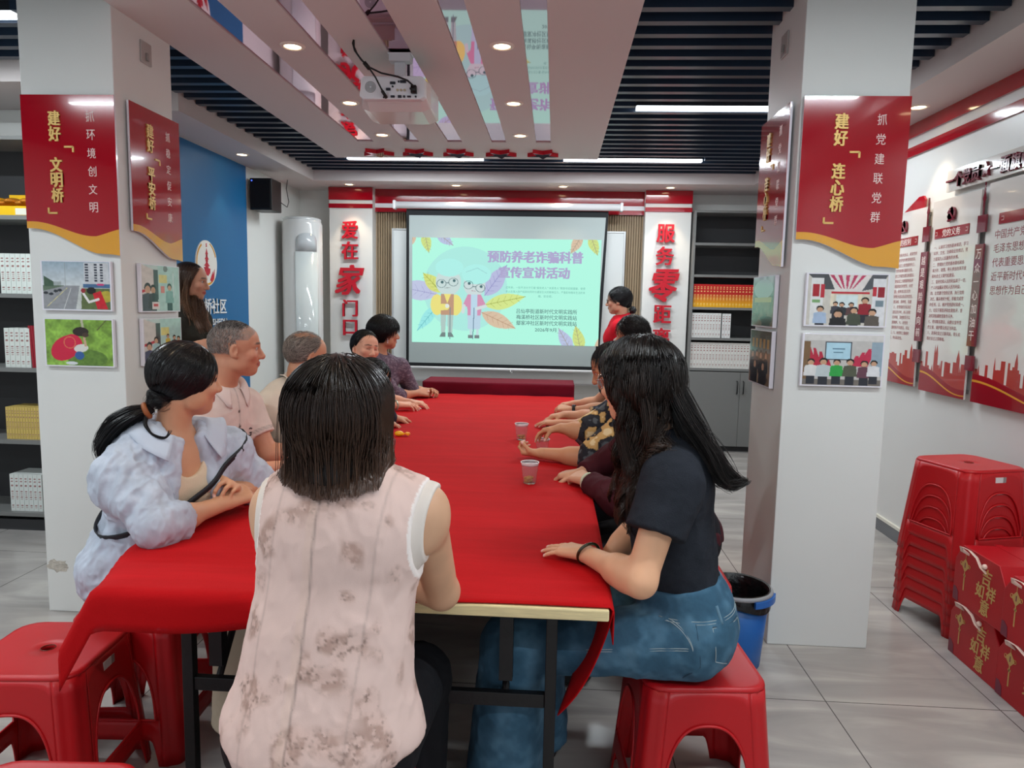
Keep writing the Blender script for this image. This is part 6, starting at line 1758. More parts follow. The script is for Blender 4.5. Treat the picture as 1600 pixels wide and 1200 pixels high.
def bob(p, rg, n=5200):
    P, u = scalp(n, HAIRLINE, rg)
    sc = rg.uniform(0.93, 1.05, n)
    zend = lambda q: -0.168 + 0.026 * (np.abs(q[:, 0] - 0.012) / 0.11) ** 1.7 + 0.0025 * np.sin(q[:, 0] * 160)
    g = G(p, (0, 0, -1)); jit = rg.normal(size=(n, 3)) * 0.10
    def d(q, i):
        r = q - np.array((0.004, -0.03, 0.12)); r[:, 2] = 0; r /= np.linalg.norm(r, axis=1, keepdims=True) + 0.02
        top = np.clip((q[:, 2:3] + 0.01) / 0.09, 0, 1)
        v = g * (1.15 - 0.8 * top) + r * np.array((1.0, 0.7, 0)) * top * 1.2
        v[:, 1] -= 1.6 * np.clip((q[:, 1] - 0.02) / 0.06, 0, 1) ; v[:, 0] += np.sign(q[:, 0]) * 0.8 * np.clip((q[:, 1] - 0.02) / 0.06, 0, 1)
        inw = np.clip((-0.08 - q[:, 2:3]) / 0.1, 0, 1) * 0.30
        v -= np.concatenate([q[:, :2], 0 * q[:, :1]], 1) / 0.12 * inw * 0.15
        return v + jit * 0.5
    paths = flow(P, d, 21, rg.uniform(0.0215, 0.0245, n), [((0, -0.014, 0.016), (0.1015, 0.113, 0.107), sc)], stop=lambda q: q[:, 2] < zend(q), body=(BSD, p, 0.013))
    paths[..., 0] = np.clip(paths[..., 0], -0.117 + 0.008 * sc[:, None] - 0.008, 0.105)
    m = paths.shape[1]
    t = np.clip((0.08 - paths[..., 2]) / 0.26, 0, 1)[..., None]
    k = haircols(n, (30, 23, 21), rg, 0.3)[:, None, :] * (1 - t) + haircols(n, (88, 61, 46), rg, 0.4)[:, None, :] * t
    L = lambda x, y, z: p.H + p.R @ A3(x, y, z)
    b = Sdf(); b.el(L(0, -0.014, 0.028), A3(0.094, 0.106, 0.096), p.R); b.rc(L(0, -0.020, 0.0), L(0, -0.028, -0.115), 0.088, 0.070, 0.03)
    b.plane(L(0, 0.03, 0.04), p.R @ nrm((0, 1, -0.45)), 0.01); b.plane(L(0, 0, -0.150), p.R @ A3(0, 0, -1), 0.015)
    return add_hair(p, [(paths, rg.uniform(0.0009, 0.0014, n), k)], (b, p.H - 0.3, p.H + 0.3), basecol=(30, 22, 19))
bob(p, rg)
stool('red plastic stool under the person in the pink blouse', -0.472, 1.395, -4)
P_FRONT = p

# ------------------------------------------------------------------ person in the denim jacket, left
K, An = seat_legs((-1.36, 2.26, 0.59), (1, -0.05), 0.10, 0.40)
p = Person('person in a pale denim jacket with a black ponytail, left of the table', (-1.36, 2.26, 0), (-1.215, 2.275, 1.228), -42, -4, 3,
           P=(-1.350, 2.265, 0.585), N=(-1.262, 2.275, 1.035), SL=(-1.150, 2.425, 0.960), SR=(-1.345, 2.115, 0.945), EL=(-1.07, 2.50, 0.815), ER=(-1.185, 2.035, 0.805),
           WL=(-1.105, 2.36, 0.838), WR=(-1.085, 2.275, 0.818), K=K, An=An, girth=1.06, skin=(206, 152, 118), res=0.0045, ears=False,
           handL=dict(f=(0.15, -0.55, 0.35), n=(-0.3, -0.6, -0.6), curl=(0.75, 0.8, 0.85, 0.9), thumb=(0.5, 0.5)), handR=dict(f=(0.35, 0.72, 0.18), n=(-0.35, 0.35, -0.75), curl=(0.62, 0.66, 0.7, 0.75), thumb=(0.6, 0.2)))
p.build_body()
q = p.shirt_sdf(0.012, 0.4, 0.4, hem=0.0, neck=0.085, neck_f=0.03, neck_d=0.02)
q.el(p.N + p.fw * 0.085 - p.up * 0.03, A3(0.060, 0.07, 0.085), p.T, 0.006, 's')
lo, hi = p.box(0.22)
p.cloth('cream_top', q, lo, hi, (226, 204, 176), 0.0055, (0.003, 14, (1, 1, 1)), KNITA)
def denim_tone(V, L, N, c):
    n = fbm(V * np.array((30, 30, 18)), 7, 3); m = fbm(V * 170, 8, 2)
    return np.array(lin((186, 194, 208)))[None, :] * (0.80 + 0.34 * n + 0.08 * m)[:, None]  # denim colour varied by noise alone
q = Sdf(); p.torso(q, 0.024, True, 0.06, 0.4)
q.el(p.at(-0.0, -0.02, 0.0), A3(0.20, 0.160, 0.20), p.T, 0.06)
p.arm(q, 1, 0.020, 1.22, 0.03); p.arm(q, -1, 0.018, 1.18, 0.03)
q.rc(p.SR + (p.ER - p.SR) * 0.72, p.ER + (p.WR - p.ER) * 0.17, 0.060, 0.064, 0.012); q.rc(p.SR, p.SR + (p.ER - p.SR) * 0.6, 0.064, 0.066, 0.03)
q.rc(p.SL + (p.EL - p.SL) * 0.8, p.EL + (p.WL - p.EL) * 0.12, 0.058, 0.060, 0.02)
v = nrm(p.WR - p.ER); q.plane(p.ER + v * 0.062, v, 0) if False else None
q.plane(p.at(0, 0, -0.16), -p.up)
for z_, rx in ((0.05, 0.072), (0.35, 0.066), (0.65, 0.060), (0.95, 0.050)): q.el(p.at(-0.015, 0.17, z_), A3(rx, 0.135, 0.14), p.T, 0.012, 's')
q.el(p.N + p.up * 0.055 + p.fw * 0.02, A3(0.072, 0.088, 0.062), p.T, 0.004, 's')
q.rc(p.ER + v * 0.045, p.ER + v * 0.20, 0.040, 0.052, 0.004, 's')
lo, hi = p.box(0.26)
JSD = q
p.cloth('denim_jacket', q, lo, hi, (198, 206, 220), 0.0045, (0.013, 15, (1.3, 1.3, 0.75)), None, denim_tone, 5)
p.collar('jacket_collar', (196, 204, 218), 0.070, 0.130, 0.035, 0.020, 0.62, 0.012, 0.4, over=JSD)
# bag strap round the body
a_ = nrm(p.up * 0.62 - p.rt * 0.78); th = np.linspace(0, 2 * pi, 64, endpoint=False)
D = np.cos(th)[:, None] * a_ + np.sin(th)[:, None] * p.fw; C0 = p.at(0.02, 0, 0.60)
JT = Sdf(); p.torso(JT, 0.024, True, 0.06, 0.4); JT.el(p.at(-0.0, -0.02, 0.0), A3(0.20, 0.160, 0.20), p.T, 0.06)
S_ = march(JT, C0 + D * 0.5, -D, 0.48, 0.013)
b = MB(); b.ribbon([tuple(x) for x in np.vstack([S_, S_[:1]])], [tuple(np.cross(d, np.cross(a_, p.fw)) * 0 + np.cross(a_, p.fw)) for d in np.vstack([D, D[:1]])], 0.020, 0.0015)
b.build('bag_strap', mat('strap_black', (30, 32, 38), 0.6), p.t, True)
p.pants((204, 190, 166), 0.020, 0.035, 1.9)
rg = np.random.default_rng(12)
def pulled(p, rg, n, tie, col, width=(0.0008, 0.0013), rad=(0.086, 0.107, 0.098), nseg=15, cond=HAIRLINE, alt=None, altp=0.1, base=(12, 11, 13), grow=0.007, low=-0.02):
    P, u = scalp(n, cond, rg); tie = np.asarray(tie, float); sc = rg.uniform(0.955, 1.02, n)
    def d(q, i):
        v = tie - q; v /= np.linalg.norm(v, axis=1, keepdims=True)
        g = G(p, (0, 0, -1)); return v + 0.25 * g * np.clip(1 - i / 8, 0, 1)
    paths = flow(P, d, nseg, 0.016, [((0, -0.014, 0.030), rad, sc)], stop=lambda q: np.linalg.norm(q - tie, axis=1) < 0.022)
    add_hair(p, [(paths, rg.uniform(*width, n), haircols(n, col, rg, 0.3, alt, altp))], cap_base(p, grow, low=low), basecol=base)
def tail(p, rg, n, start, ctrl, spread, col, name='ponytail', width=(0.0009, 0.0014), wave=0.004):
    """strands from start through world control points; spread is the bundle radius at each point."""
    C = np.array([start] + list(ctrl), float); m = 22
    t = np.linspace(0, len(C) - 1, m); i = np.minimum(t.astype(int), len(C) - 2); f = t - i
    def cr(j): return C[np.clip(j, 0, len(C) - 1)]
    p0, p1, p2, p3 = cr(i - 1), cr(i), cr(i + 1), cr(i + 2); f = f[:, None]
    path = 0.5 * (2 * p1 + (p2 - p0) * f + (2 * p0 - 5 * p1 + 4 * p2 - p3) * f ** 2 + (3 * p1 - p0 - 3 * p2 + p3) * f ** 3)
    rad = np.interp(t, range(len(C)), spread)
    nc = max(6, n // 45); cl = rg.integers(0, nc, n)
    off = rg.normal(size=(nc, 3))[cl] * 0.50 + rg.normal(size=(n, 3)) * 0.20; ph = rg.uniform(0, 6.28, (nc, 1))[cl] + rg.normal(size=(n, 1)) * 0.2; ln = rg.uniform(0.62, 1.0, (n, 1))
    tt = np.linspace(0, 1, m)[None, :] * ln
    idx = tt * (m - 1); a = idx.astype(int).clip(0, m - 2); fr = (idx - a)[..., None]
    Q = path[a] * (1 - fr) + path[a + 1] * fr + off[:, None, :] * np.interp(idx, range(m), rad)[..., None] + wave * np.sin(tt * 9 + ph)[..., None] * nrm(A3(1, 0.5, 0.2)) * tt[..., None]
    V, F, Cc = strand_mesh(Q, rg.uniform(*width, n), haircols(n, col, rg, 0.35))
    o = mesh_obj(name, V, F, HAIRM, p.t, True); set_col(o, 'Col', Cc); return o
TIE = (0.0, -0.105, -0.095)
pulled(p, rg, 5200, TIE, (15, 14, 17), rad=(0.093, 0.110, 0.101), grow=0.015, low=-0.085, cond=lambda u: (u[:, 1] < 0.30 + 0.9 * np.maximum(u[:, 2], 0)) & (u[:, 2] > -0.75))
W = p.H + p.R @ A3(*TIE)
tail(p, rg, 900, W, [W + A3(-0.045, -0.02, -0.015), W + A3(-0.10, -0.03, -0.055), W + A3(-0.145, -0.03, -0.12), W + A3(-0.155, -0.02, -0.175)], (0.010, 0.026, 0.034, 0.026, 0.012), (15, 14, 17))
tail(p, rg, 70, W, [W + A3(0.0, -0.03, -0.04), W + A3(0.03, -0.045, -0.075), W + A3(0.07, -0.04, -0.085), W + A3(0.085, -0.035, -0.06)], (0.01, 0.008, 0.005, 0.004, 0.003), (15, 14, 17), 'loose_lock')
d_ = nrm(A3(-0.045, -0.02, -0.02)); u_ = nrm(np.cross(d_, A3(0, 0, 1))); w_ = np.cross(d_, u_)
MB().tube([tuple(W + d_ * 0.012 + (u_ * cos(a) * 1.0 + w_ * sin(a)) * 0.021) for a in np.linspace(0, 2 * pi, 28, endpoint=False)], 0.0085, 10, True).build('hair_band', mat('band_brown', (150, 84, 44), 0.5), p.t, True)
stool('red plastic stool under the person in the denim jacket', -1.375, 2.265, 3)

# ------------------------------------------------------------------ person with long wavy hair, right foreground
p = Person('person with long wavy hair in black tee and jeans at the right', (0.43, 2.02, 0), (0.238, 2.005, 1.292), 52, -6, 0,
           P=(0.400, 2.02, 0.590), N=(0.318, 2.020, 1.125), SL=(0.322, 1.865, 1.045), SR=(0.300, 2.185, 1.050), EL=(0.238, 1.775, 0.800), ER=(0.31, 2.27, 0.80),
           WL=(0.112, 1.985, 0.790), WR=(0.13, 2.17, 0.655), K=[A3(-0.09, 1.93, 0.535), A3(-0.05, 2.14, 0.535)], An=[A3(-0.115, 1.92, 0.085), A3(-0.03, 2.2, 0.085)], girth=0.98, armr=1.04, skin=(226, 172, 136), res=0.0045, bust=0.9,
           handL=dict(f=(-0.78, 0.62, -0.06), n=(0, 0, -1), curl=(0.13, 0.10, 0.12, 0.18), spread=0.30, thumb=(0.75, 0.1)), foot=(-1, 0.1, 0))
p.build_body()
q = p.shirt_sdf(0.014, 0.50, 0.55, so=0.024, hem=0.165, neck=0.070)
q.rc(p.SL, p.SL + (p.EL - p.SL) * 0.50, 0.066, 0.070, 0.03, 'u', 'b')
lo, hi = p.box(0.22)
def blk(V, L, N, c): return c * (0.85 + 0.35 * fbm(V * 60, 3, 2))[:, None]
TSD = q
p.cloth('black_tee', q, lo, hi, (40, 43, 50), 0.0045, (0.0045, 13, (1, 1, 1)), KNITA, blk, 4)
p.collar('neckband', (44, 47, 54), 0.064, 0.070, 0.020, 0.0, 0.0, 0.004, 0.3)
def jeans(V, L, N, c):
    n = fbm(V * np.array((26, 26, 26)), 17, 3); m = fbm(V * np.array((260, 260, 260)), 18, 2)
    k = (0.70 + 0.55 * n) * (0.9 + 0.2 * m)
    fade = np.clip((n - 0.45) * 2.2, 0, 1)[:, None] * 0.45
    return (np.array(lin((62, 98, 122))) * k[:, None]) * (1 - fade) + np.array(lin((112, 150, 172))) * fade
p.pants((70, 106, 130), 0.018, 0.050, 1.97, jeans, 'jeans', (0.0055, 13, (1, 1, 1)), 0.0055)
PS = p.pants_sdf
STI = mat('stitch_thread', (150, 164, 168), 0.6); SEAMM = mat('jeans_seam', (44, 72, 92), 0.8)
def on_jeans(pts2, name, w=0.0016, m=STI):
    """pts2: (angle from the back towards the near side in degrees, height z) pairs on the hip."""
    P_, D_ = [], []
    for a, z in pts2:
        d = A3(cos(radians(a)), -sin(radians(a)), 0); P_.append(A3(p.P[0] - 0.02, p.P[1], z) + d * 0.5); D_.append(-d)
    S_ = march(PS, P_, D_, 0.49, 0.0028)
    MB().tube([tuple(x) for x in S_], w, 6).build(name, m, p.t, True)
def seg(a, b, n=10): return [(lerp(a[0], b[0], k / n), lerp(a[1], b[1], k / n)) for k in range(n + 1)]
for o_ in (0, 0.007):
    on_jeans(seg((15, 0.672 - o_), (118, 0.662 - o_), 20), 'waist_stitch', 0.0011)
on_jeans(seg((70, 0.650), (30, 0.645)) + seg((30, 0.645), (20, 0.55))[1:] , 'pocket_stitch', 0.0012)
on_jeans(seg((70, 0.650), (68, 0.56)) + seg((68, 0.56), (50, 0.535))[1:], 'pocket_stitch', 0.0012)
on_jeans(seg((70, 0.652), (30, 0.648)), 'pocket_hem', 0.0016, SEAMM)
for o_ in (0, 0.006):
    on_jeans([(112 - 26 * sin(t), 0.664 - 0.085 * (1 - cos(t)) - o_) for t in np.linspace(0, pi / 2, 16)], 'pocket_stitch', 0.0011)
on_jeans(seg((84, 0.66), (80, 0.545), 12), 'side_seam', 0.0016, SEAMM)
on_jeans(seg((80, 0.545), (92, 0.50), 8), 'side_seam', 0.0016, SEAMM)
on_jeans(seg((62, 0.70), (60, 0.655), 4), 'belt_loop', 0.005, mat('jeans_loop', (96, 130, 150), 0.8))
for k_ in (0, 0.006):
    t_ = np.linspace(0, 1, 24); A_ = p.K[0] + A3(0.03, 0, 0); B_ = p.hip[0]
    X_ = B_[None] * (1 - t_)[:, None] + A_[None] * t_[:, None]
    S_ = march(PS, X_ + A3(0, -0.5, 0.10 + k_), np.tile(A3(0, 1, -0.2), (24, 1)), 0.6, 0.001)
    MB().tube([tuple(x) for x in S_], 0.0011, 5).build('leg_stitch', STI, p.t, True)
# bangle and glasses
f_ = nrm(p.WL - p.EL); u_ = nrm(np.cross(f_, A3(0, 0, 1))); w_ = np.cross(f_, u_); c_ = p.WL - f_ * 0.005
tl = nrm(f_ + A3(0.1, 0, 0.35)); u_ = nrm(np.cross(tl, A3(0, 0, 1))); w_ = np.cross(tl, u_)
MB().tube([tuple(c_ + (u_ * cos(a) + w_ * sin(a)) * 0.0335 + A3(0, 0, 0.004)) for a in np.linspace(0, 2 * pi, 48, endpoint=False)], 0.0046, 12, True).build('jade_bangle', mat('dark_jade', (36, 44, 26), 0.08, coat=0.8), p.t, True)
def glasses_on(p, metal=(200, 196, 192), tint=(236, 206, 206), round_=1.0, r=0.0006):
    L = lambda x, y, z: tuple(p.H + p.R @ (A3(x, y, z) * p.hs))
    g = MB(); gl = MB(); n = 28
    for s in (-1, 1):
        ring = [(0.033 * s + 0.0235 * cos(a), 0.103 - 0.006 * abs(cos(a)) * (1 if cos(a) * s > 0 else 0) - 0.02 * abs(0.033 * s + 0.0235 * cos(a)), 0.002 + 0.0205 * sin(a)) for a in np.linspace(0, 2 * pi, n, endpoint=False)]
        g.tube([L(*q) for q in ring], 0.0011 + r, 7, True)
        gl.add([L(*q) for q in ring] + [L(q[0], q[1] + 0.001, q[2]) for q in ring], [tuple(range(n)), tuple(range(n, 2 * n))[::-1]])
        g.tube([L(0.056 * s, 0.100, 0.008), L(0.070 * s, 0.085, 0.010), L(0.0795 * s, 0.02, 0.012), L(0.081 * s, -0.018, 0.008), L(0.080 * s, -0.034, -0.008)], 0.0010 + r, 6)
    g.tube([L(-0.0105, 0.104, 0.006), L(-0.005, 0.108, 0.009), L(0.005, 0.108, 0.009), L(0.0105, 0.104, 0.006)], 0.0010 + r, 6)
    fr = g.build('glasses_frame', mat('glasses_metal_%d' % metal[0], metal, 0.2, metal=0.9 if metal[0] > 100 else 0), p.t, True)
    ln = gl.build('lens', mat('lens_clear', tint, 0.02, trans=0.95, ior=1.05), None)
    ln.parent = fr; ln.location = Vector(ln.location) - wloc(fr)
glasses_on(p)
rg = np.random.default_rng(13)
def wavy(p, rg, n=7000, clumps=150, length=0.50, sway=(0.30, -0.05, -1), amp=0.013, coll_w=(), col=(19, 16, 16), alt=(62, 44, 34), vol=(0.100, 0.120, 0.110), freq=38, seg=24, back=1.5, body=None, tight=0.80):
    P, u = scalp(n, HAIRLINE, rg)
    sc = rg.uniform(0.93, 1.04, n)
    g0 = G(p, (0, 0, -1)); g1 = G(p, nrm(sway)); jit = rg.normal(size=(n, 3)) * 0.12
    tz = rg.normal(size=(n, 1)) * 0.035
    cc = [((0, -0.014, 0.020), vol, sc)] + [((np.asarray(c) - p.H) @ p.R, (r, r, r), None) for c, r in coll_w]
    def d(q, i):
        r = q - np.array((0.015, 0.0, 0.12)); r[:, 2] = 0; r /= np.linalg.norm(r, axis=1, keepdims=True) + 0.02
        top = np.clip((q[:, 2:3] - tz) / 0.09, 0, 1)
        g = g0 * (1 - min(1, i / 14)) + g1 * min(1, i / 14)
        v = g * (1.15 - 0.85 * top) + r * np.array((1.1, 0.6, 0)) * top * 1.2
        fr = np.clip((q[:, 1] - 0.01) / 0.06, 0, 1) * (q[:, 2] > -0.08)
        v[:, 1] -= back * fr; v[:, 0] += np.sign(q[:, 0] + 1e-4) * 0.9 * fr
        return v + jit * 0.6
    paths = flow(P, d, seg, length * rg.uniform(0.78, 1.05, n) / seg, cc, body=body)
    # clumping and waves
    cid = rg.integers(0, clumps, n); cen = rg.choice(n, clumps, replace=False)
    dd = ((P[:, None, :] - P[cen][None]) ** 2).sum(2); cid = dd.argmin(1)
    m = paths.shape[1]; t = np.linspace(0, 1, m)[None, :, None]
    tk = np.clip(t * 2.2, 0, 1) * tight * rg.uniform(0.75, 1.12, (n, 1, 1)); paths = paths * (1 - tk) + paths[cen][cid] * tk
    ph = rg.uniform(0, 6.28, clumps)[cid][:, None] + rg.normal(size=(n, 1)) * 0.18; fq = rg.uniform(0.8, 1.25, clumps)[cid][:, None] * freq * length
    s_ = np.linspace(0, 1, m)[None, :]
    e1 = rg.normal(size=(clumps, 3)); e1 /= np.linalg.norm(e1, axis=1, keepdims=True); e1 = e1[cid][:, None, :]; e2 = np.cross(e1, g0[None, None, :])
    w = np.clip((s_ - 0.18) / 0.4, 0, 1)[..., None]
    paths = paths + amp * w * (np.sin(fq * s_ + ph)[..., None] * e1 + np.cos(fq * s_ + ph)[..., None] * e2)
    tone = rg.uniform(0.65, 1.5, clumps)[cid][:, None, None]
    k = (haircols(n, col, rg, 0.25)[:, None, :] * (1 - t * 0.75) + haircols(n, alt, rg, 0.3)[:, None, :] * t * 0.75) * tone
    return paths, k
LONG = [((0.34, 2.02, 1.035), 0.155), ((0.325, 1.90, 1.03), 0.088), ((0.31, 2.14, 1.03), 0.088), ((0.40, 2.02, 0.93), 0.16)]
pa, k = wavy(p, rg, 9000, 75, 0.52, (0.34, -0.06, -1), 0.021, (), vol=(0.108, 0.124, 0.112), back=0.35, freq=34, body=(TSD, p, 0.012))
def base9(q, L):
    q.rc(L(0, -0.03, 0.02), L(0.0, -0.050, -0.10), 0.090, 0.060, 0.03)
add_hair(p, [(pa, rg.uniform(0.0009, 0.0014, len(pa)), k)], cap_base(p, 0.010, extra=base9), basecol=(14, 12, 12))
tail(p, rg, 900, p.H + p.R @ A3(0.0, -0.098, -0.02), [A3(0.365, 1.93, 1.18), A3(0.425, 1.93, 1.10), A3(0.485, 1.925, 1.03), A3(0.525, 1.92, 1.035)], (0.035, 0.042, 0.040, 0.026, 0.008), (26, 20, 19), 'flicked_lock', wave=0.020)
stool('red plastic stool under the person with long wavy hair, right front', 0.44, 2.05, 4)
# ------------------------------------------------------------------ short hair helper
def short_hair(p, rg, n, col, length=0.05, width=(0.0008, 0.0012), comb=(0, -1, -0.5), rad=(0.081, 0.102, 0.094), cond=HAIRLINE, alt=None, altp=0.3, lift=0.35, seg=6, curl=0.0, base=None, basecol=(20, 18, 18), lenvar=0.3, grow=0.004, thin=None):
    P, u = scalp(n, cond, rg, (0.0765, 0.098, 0.089))
    c = nrm(comb); jit = rg.normal(size=(n, 3)) * 0.22
    def d(q, i):
        r = (q - np.array((0, -0.014, 0.030))); r /= np.linalg.norm(r, axis=1, keepdims=True)
        t = c[None] - (r * c).sum(1, keepdims=True) * r
        return t + r * lift * max(0, 1 - i / 2.0) + jit + G(p, (0, 0, -0.35)) * (i / seg)
    sc = rg.uniform(0.98, 1.06, n)
    paths = flow(P, d, seg, length * rg.uniform(1 - lenvar, 1 + lenvar, n) / seg, [((0, -0.014, 0.030), rad, sc)])
    if curl:
        ph = rg.uniform(0, 6.28, (n, 1)); s = np.linspace(0, 1, seg + 1)[None]
        e = rg.normal(size=(n, 1, 3)); e /= np.linalg.norm(e, axis=2, keepdims=True)
        paths = paths + curl * (s * np.sin(9 * s + ph))[..., None] * e
    add_hair(p, [(paths, rg.uniform(*width, n), haircols(n, col, rg, 0.3, alt, altp))], (cap_base(p, grow) if base is None else base) if base is not False else None, basecol=basecol)
def sidekick(*a, **k): pass

MENLINE = lambda u: (u[:, 1] < 0.44 + 0.85 * np.maximum(u[:, 2], 0)) & (u[:, 2] > -0.55) & ~((np.abs(u[:, 0]) > 0.6) & (u[:, 1] > 0.10) & (u[:, 2] < 0.12))
# ------------------------------------------------------------------ man in the pale polo
K, An = seat_legs((-1.47, 3.00, 0.59), (1, 0.05), 0.10, 0.42)
p = Person('person with cropped grey hair in a pale polo with a small chest emblem', (-1.47, 3.0, 0), (-1.375, 3.00, 1.283), -64, -2, 0,
           P=(-1.52, 3.0, 0.60), N=(-1.445, 2.995, 1.105), SL=(-1.405, 3.145, 1.020), SR=(-1.505, 2.835, 1.015), EL=(-1.285, 3.12, 0.795), ER=(-1.38, 2.80, 0.775),
           WL=(-1.06, 3.22, 0.795), WR=(-1.13, 2.90, 0.795), K=K, An=An, girth=1.05, female=False, bust=0, armr=1.10, skin=(204, 142, 112), res=0.005, lips=(170, 92, 84), neckr=1.12)
def paint3(loc, V, base, mix):
    x, y, z = loc.T
    u = (loc - np.array((0, -0.014, 0.030))) / np.array((0.0755, 0.097, 0.088)); u /= np.linalg.norm(u, axis=1, keepdims=True)
    ear = (np.abs(x) > 0.0735) & (y > -0.034) & (y < 0.03) & (z < 0.032)
    m = MENLINE(u) & ~ear & (np.linalg.norm(loc, axis=1) < 0.16) & (z > -0.055)
    n = fbm(V * 300, 4, 2)
    mix(m * np.clip(0.35 + n, 0, 1), (132, 122, 116), 0.8)
p.paint = paint3
p.build_body()
q = p.shirt_sdf(0.014, 0.62, 0.60, so=0.020, hem=-0.05, neck=0.066)
lo, hi = p.box(0.22)
def polo(V, L, N, c):
    c = c * (0.90 + 0.2 * fbm(V * 24, 6, 2))[:, None]
    for S, E, u in ((p.SR, p.ER, 0.60), (p.SL, p.EL, 0.62)):
        d = nrm(E - S); t = (V - S) @ d - np.linalg.norm(E - S) * u; near = np.linalg.norm(V - (S + (E - S) * u), axis=1) < 0.10
        for k in (-0.012, -0.020): c *= 1 - 0.40 * (near * np.exp(-((t - k) / 0.0028) ** 2))[:, None]
    c *= 1 - 0.35 * (np.exp(-(L[:, 0] / 0.003) ** 2) * (L[:, 1] > 0) * (L[:, 2] > 0.36))[:, None]
    for z_ in (0.375, 0.44): c[(L[:, 0] ** 2 + (L[:, 2] - z_) ** 2 < 0.00004) & (L[:, 1] > 0)] = np.array(lin((96, 82, 76)))
    return c
p.cloth('polo_shirt', q, lo, hi, (228, 208, 198), 0.0055, (0.005, 12, (1, 1, 1)), None, polo, 6)
p.collar('polo_collar', (232, 212, 204), 0.062, 0.090, 0.036, 0.026, 0.42, 0.008, 0.5, over=q)
E_ = MB(); M_ = None
fc = p.at(-0.075, 0, 0.66); S_ = march(q, [fc + p.fw * 0.4], [-p.fw], 0.5, 0.002)[0]
M_ = frame(S_, -p.rt, p.up, p.fw)
text(E_, 'G', 0.045, M_, 0.0015, 0.0, fit=(0.032, 0.040)); E_.box((-0.009, -0.036, 0), (0.009, -0.031, 0.0015), M_)
E_.build('chest_emblem', mat('emblem_ink', (70, 64, 66), 0.6), p.t)
p.pants((40, 42, 56), 0.014, 0.02, 1.9, res=0.008)
rg = np.random.default_rng(21)
short_hair(p, rg, 6000, (112, 104, 100), 0.010, (0.0005, 0.0008), (0, 0.3, 1), (0.0770, 0.0985, 0.0895), cond=MENLINE, alt=(190, 182, 176), altp=0.5, lift=1.2, seg=2, base=False)
short_hair(p, rg, 2200, (52, 48, 48), 0.022, (0.0006, 0.0009), (0, 0.6, 1), (0.0770, 0.0985, 0.0895), cond=lambda u: MENLINE(u) & (u[:, 2] > 0.62), alt=(110, 104, 100), altp=0.25, lift=1.3, seg=2, base=False)
stool('red plastic stool under the person in the pale polo', -1.46, 3.0, 2)

# ------------------------------------------------------------------ older man in the cream shirt
K, An = seat_legs((-1.42, 3.52, 0.59), (1, 0.3), 0.10, 0.42)
p = Person('person with thin grey hair and a bald crown, in a cream shirt', (-1.42, 3.52, 0), (-1.232, 3.475, 1.222), -46, -8, 0,
           P=(-1.415, 3.52, 0.60), N=(-1.285, 3.495, 1.055), SL=(-1.185, 3.655, 0.985), SR=(-1.365, 3.345, 0.985), EL=(-1.12, 3.79, 0.80), ER=(-1.22, 3.32, 0.790),
           WL=(-1.05, 3.60, 0.795), WR=(-0.99, 3.42, 0.795), K=K, An=An, girth=1.08, female=False, bust=0, armr=1.05, skin=(206, 150, 118), res=0.0055, neckr=1.1)
p.build_body()
q = p.shirt_sdf(0.018, 1.45, 1.45, so=0.019, hem=-0.05, neck=0.066)
lo, hi = p.box(0.22)
p.cloth('cream_shirt', q, lo, hi, (226, 214, 198), 0.006, (0.0065, 12, (1, 1, 1)), None, lambda V, L, N, c: c * (0.9 + 0.2 * fbm(V * 20, 6, 2))[:, None], 7)
p.collar('shirt_collar', (230, 218, 204), 0.062, 0.086, 0.036, 0.026, 0.40, 0.008, 0.5, over=q)
p.pants((52, 54, 66), 0.014, 0.02, 1.9, res=0.008)
rg = np.random.default_rng(22)
def bald(u): 
    return HAIRLINE(u) & ~((u[:, 2] > 0.55) & (rg.random(len(u)) < np.clip((u[:, 2] - 0.50) * 3.4, 0, 0.93)))
short_hair(p, rg, 5200, (168, 156, 146), 0.055, (0.0006, 0.0009), (0.4, -1, -0.25), (0.0790, 0.1000, 0.0915), cond=bald, alt=(84, 76, 72), altp=0.35, lift=0.25, seg=6, base=False)
def nape(p):
    q, lo, hi = cap_base(p, 0.003); L = lambda x, y, z: p.H + p.R @ A3(x, y, z)
    q.plane(L(0, 0, 0.066), p.R @ A3(0, 0.1, 1), 0.01); return q, lo, hi
add_hair(p, [], nape(p), 'hair_sides', basecol=(136, 124, 116))
stool('red plastic stool under the person in the cream shirt', -1.415, 3.52, 4)

# ------------------------------------------------------------------ person hidden behind the bob
K, An = seat_legs((-1.28, 4.05, 0.59), (1, 0.0), 0.10, 0.42)
p = Person('person with black hair mostly hidden behind the dark bob, one hand on the cloth', (-1.28, 4.05, 0), (-1.040, 4.03, 1.045), -70, -14, 0,
           P=(-1.29, 4.05, 0.58), N=(-1.115, 4.04, 0.925), SL=(-1.06, 4.20, 0.86), SR=(-1.10, 3.88, 0.86), EL=(-1.00, 4.24, 0.80), ER=(-1.06, 3.90, 0.795),
           WL=(-0.98, 4.26, 0.795), WR=(-1.005, 4.07, 0.790), K=K, An=An, girth=1.0, skin=(212, 158, 126), res=0.006, handR=dict(f=(0.8, 0.5, -0.1), n=(0, 0, -1), curl=(0.3, 0.35, 0.4, 0.45)))
p.build_body()
q = p.shirt_sdf(0.014, 1.3, 1.3, hem=-0.05, neck=0.066)
lo, hi = p.box(0.22)
p.cloth('dark_top', q, lo, hi, (44, 46, 60), 0.008, (0.005, 12, (1, 1, 1)))
p.pants((40, 42, 50), 0.014, 0.02, 1.9, res=0.009)
rg = np.random.default_rng(23)
pulled(p, rg, 3000, (0.0, -0.112, -0.07), (15, 15, 20), (0.0010, 0.0015), (0.092, 0.112, 0.102), grow=0.012, low=-0.05)
